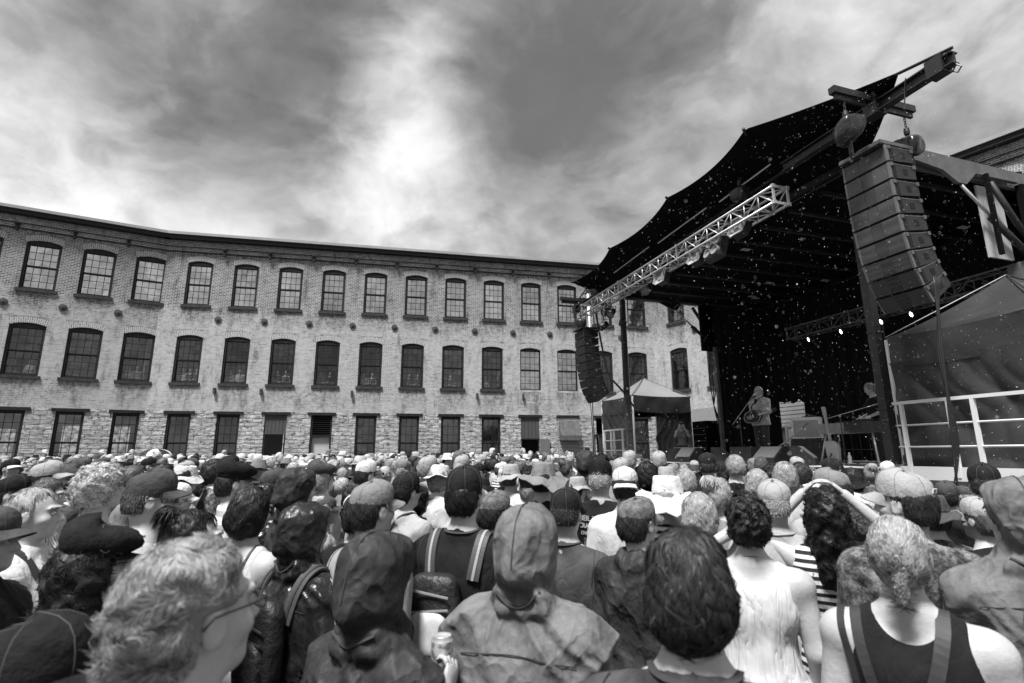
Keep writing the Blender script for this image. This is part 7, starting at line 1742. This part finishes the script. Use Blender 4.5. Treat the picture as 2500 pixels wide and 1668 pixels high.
# striped umbrella far back
um = thing('umbrella', 'small black and white panelled umbrella held open far back in the crowd at the left', 'umbrella', D2(360, 1030, 20.5)-Vector((0, 0, .45)))
mb = MB()
for k in range(8):
    a0, a1 = k*PI/4, (k+1)*PI/4
    mb.grid(lambda u, v: Vector(((.56*math.sin(v*1.45)*(1-.06*math.sin(PI*u)*v))*math.cos(a0+(a1-a0)*u), .56*math.sin(v*1.45)*math.sin(a0+(a1-a0)*u), .45-.30*(1-math.cos(v*1.45)))), 5, 6, mi=k % 2)
mb.build('canopy', [mWHITE, mat('umbrella_black', .02, .5)], um, smooth=True)
mb = MB(); mb.tube((0, 0, -.45), (0, 0, .5), .008, 6); mb.build('shaft', mBLK, um)
# ================================================================== performers, onlookers in the windows, rain
def sface(dx): return math.atan2(dx.x, dx.y)
gs = geo(sex='m', build=1.06, pose='guitar', top='jacket', res=.008, seed=101, turn=0.1, tilt=.05, leg_dz=0.02)
mSH = cl('denim_shirt', .40, .15, dist=.012)
face_aud = sface(-SN)+math.radians(-12)
singer = person(S(1.5, 1.05, DZ), face_aud, gs, 'singer with short grey hair and glasses playing a guitar on the stage', 0, mSH, 1, 'short', 'white', glasses='clear', scale=1.0, seed=2, topname='overshirt')
use([c for c in singer.children if c.name.startswith('trousers')][0], mat('dark_jeans', .03, .8, var=.4, vs=9))
for sg in (-1, 1):
    mb = MB(); mb.lathe([(0, 0), (.05, 0), (.055, .03), (.05, .08), (.045, .12)], 12, (sg*.108, .0, .0), sy=1.1); mb.box((sg*.115, .09, .035), (.085, .16, .06)); mb.build('shoe', mBLK, singer, smooth=False)
Ms = Matrix.LocRotScale(singer.location, singer.rotation_euler, singer.scale)
root = bpy.data.objects.new('archtop_guitar', None); COL.objects.link(root); tag(root, 'black hollow body guitar slung across the singer', 'guitar'); root.matrix_world = Ms @ Matrix.Translation((.06, .20, 1.06)) @ Matrix.Rotation(.18, 4, 'Y') @ Matrix.Rotation(-.1, 4, 'Z')
# body in its own xz plane, neck towards -x (the singer's left hand)
mb = MB(); n = 40
def gb(a):
    r = .175*(1+.16*math.cos(2*a)-.10*math.cos(a)+.03*math.cos(3*a)); return (r*math.cos(a)*1.18, r*math.sin(a)*.98)
fr_, bk = [], []
vs = []; prof = [(0, -.045), (.75, -.043), (.97, -.036), (1.0, -.028), (1.0, .028), (.97, .036), (.75, .043), (0, .045)]
for f, yy in prof:
    for k in range(n): a = k*2*PI/n; x, z = gb(a); vs.append((x*f, yy, z*f))
mb.add(vs, [(i*n+k, i*n+(k+1) % n, (i+1)*n+(k+1) % n, (i+1)*n+k) for i in range(len(prof)-1) for k in range(n)]); mb.build('guitar_body', mat('black_lacquer', .012, .15), root, smooth=True)
mb = MB(); pts = [Vector((gb(k*2*PI/n)[0], .038, gb(k*2*PI/n)[1]))*1 for k in range(n+1)]; mb.path(pts, .004, 5, cap=False); mb.build('binding', mat('cream_binding', .7, .4), root)
mb = MB(); mb.box((-.36, .03, .0), (.46, .022, .048)); mb.build('neck', mat('maple', .4, .4), root); mb = MB(); mb.box((-.64, .02, .01), (.14, .018, .075)); mb.build('headstock', mat('black_lacquer', .012, .15), root)
mb = MB(); mb.box((.02, .052, 0), (.03, .012, .075)); mb.box((-.06, .052, 0), (.03, .012, .075)); mb.box((.09, .055, 0), (.015, .015, .06)); mb.build('pickups', mALU, root)
dz = gs['dz']
strap(singer, sh_pts([(.16, .14, 1.10), (.13, .125, 1.25), (.02, .115, 1.38), (-.09, .03, 1.49), (-.10, -.06, 1.47), (.0, -.15, 1.3), (.15, -.12, 1.1)], dz), .04, name='guitar_strap')
mb = MB(); mb.box((0, .122, 1.36+dz), (.05, .012, .20)); mb.build('black_undershirt', CL['black'], singer)
gk = geo(sex='m', build=.95, pose='piano', top='short', res=.010, seed=103, turn=-.1, tilt=-.35)
person(S(2.3, -1.17, DZ-.10), sface((-SD*-.55-SN)), gk, 'keyboard player with tousled fair hair bending over the organ behind the black column', 0, CL['black'], 1, 'curly', 'blond', scale=.97, seed=4)
gp = geo(sex='f', build=.92, pose='phone', top='tank', res=.010, seed=104, sit=True, tilt=0.0)
php = person(S(1.9, 4.75, DZ-.50), sface(Vector((-4.2, -14, 0))-Vector((0, 0, 0))), gp, 'photographer crouching at the edge of the small tent with the camera at the eye', 0, CL['grey'], 1, 'bun', 'dark', scale=.97, seed=5)
Mp = Matrix.LocRotScale(php.location, php.rotation_euler, php.scale)
root = bpy.data.objects.new('photo_camera', None); COL.objects.link(root); tag(root, 'black photo camera held up by the crouching photographer', 'camera'); root.matrix_world = Mp @ Matrix.Translation((0, .155, 1.63))
mb = MB(); mb.box((0, 0, 0), (.13, .05, .09)); mb.build('camera_body', mBLK, root); mb = MB(); mb.lathe([(0, .12), (.036, .12), (.038, .02), (.03, .0)], 14, rot=Matrix.Rotation(-PI/2, 3, 'X')); mb.build('lens', mFRAME, root, smooth=True)
# people leaning at the open sashes of the middle storey
gw_ = [geo(sex='m', build=.95, pose='fold', top='short', res=.015, seed=110, tilt=-.15, legs=True), geo(sex='f', build=.9, pose='fold', top='tank', res=.015, seed=111, tilt=-.1), geo(sex='m', build=.9, pose='fold', top='short', res=.015, seed=112, turn=.3)]
ordw = ['leftmost', 'second', 'third', 'fourth', 'fifth', 'sixth', 'seventh', 'eighth', 'ninth', 'tenth', 'eleventh', 'twelfth']
rw = random.Random(31)
def window_people(W, ops, plan, base):
    for idx, ppl in plan.items():
        a, b = ops[idx]
        for q, (f, gi, tc_, hm) in enumerate(ppl):
            x = a+.2+(b-a-.4)*f; p = W.P(x, 0, -.47)+W.org; p.z = 4.36-.05
            if base+idx < 12: lab = f'{hm} haired onlooker, {tc_} top, {"left" if f < .35 else "right" if f > .6 else "centre"} of the {ordw[base+idx]} middle floor window'
            person(p, sface(W.m), gw_[gi], lab, rw.choice([0, 0, 1]), CL[tc_], 1, rw.choice(['short', 'curly', 'medium']) if gi != 0 else 'short', hm, scale=.99, group='onlookers in the mill windows', seed=q)
vis_left = {6-5: 0}
window_people(WL, leftM, {4: [(.1, 0, 'black', 'black'), (.75, 1, 'white', 'brown')], 5: [(.1, 0, 'black', 'grey')], 6: [(.15, 1, 'white', 'dark'), (.55, 0, 'pale grey', 'grey')]}, -4)
window_people(WM, mainM, {0: [(.15, 0, 'white', 'black'), (.55, 1, 'black', 'dark'), (.95, 2, 'dark grey', 'black')], 1: [(.1, 1, 'grey', 'brown'), (.7, 0, 'white', 'brown')], 2: [(.2, 2, 'black', 'dark'), (.7, 1, 'dark grey', 'dark')], 3: [(.1, 0, 'dark grey', 'black'), (.7, 2, 'black', 'black')], 4: [(.1, 2, 'striped', 'black'), (.65, 1, 'dark grey', 'dark')], 5: [(.35, 0, 'dark grey', 'dark'), (.9, 0, 'dark grey', 'black')], 6: [(.4, 0, 'black', 'black')], 7: [(.1, 1, 'white', 'dark')], 8: [(.1, 1, 'white', 'blond')]}, 3)
# two people standing at the dark door right of the vent cover
pd = WM.P(mainG[10][0]+.75, 0, .55)+WM.org
person(Vector((pd.x, pd.y, .22)), math.radians(150), gw_[2], 'man in a white T-shirt facing the crowd in front of the dark door', 0, CL['white'], 0, 'crop', 'grey', scale=.98, seed=1)
# ---- rain, caught by the light in front of the dark stage
ri = np.random.RandomState(77); n = 4400
ico = bmesh.new(); bmesh.ops.create_icosphere(ico, subdivisions=1, radius=1); iv = np.array([v.co[:] for v in ico.verts]); iq = np.array([[v.index for v in f.verts] for f in ico.faces]); ico.free()
Yd = np.cbrt(ri.uniform(.7**3, 6.5**3, n)); Yd[:1100] = ri.uniform(.6, 2.4, 1100)
uu = .14+.9*ri.uniform(0, 1, n)**.8; wv_ = -.08+(.44+.76*(uu-.14))*ri.uniform(0, 1, n)
P = np.stack([uu*Yd, Yd, CAM_H+wv_*Yd], 1); r_ = .00062*np.exp(ri.normal(0, .5, n))*np.clip(Yd/2.2, .55, 2.0)
V = (iv[None]*r_[:, None, None]*np.array([1, 1, 1.25])+P[:, None]).reshape(-1, 3); Q = (iq[None]+(np.arange(n)*len(iv))[:, None, None]).reshape(-1, 3)
mr = bpy.data.materials.new('rain_drop'); mr.use_nodes = True; N = NT(mr.node_tree); d1 = N.n('ShaderNodeBsdfDiffuse'); d1.inputs[0].default_value = (.9, .9, .9, 1); t1 = N.n('ShaderNodeBsdfTranslucent'); t1.inputs[0].default_value = (.9, .9, .9, 1)
N.n('ShaderNodeOutputMaterial', {0: N.n('ShaderNodeMixShader', {0: .5, 1: d1.outputs[0], 2: t1.outputs[0]}).outputs[0]})
place('raindrops', npmesh('raindrops', V, Q, mr), kind='stuff', label='small pale raindrops falling between the camera and the stage', cat='rain')
print('done', round(time.time()-T0, 1), len(COL.objects))
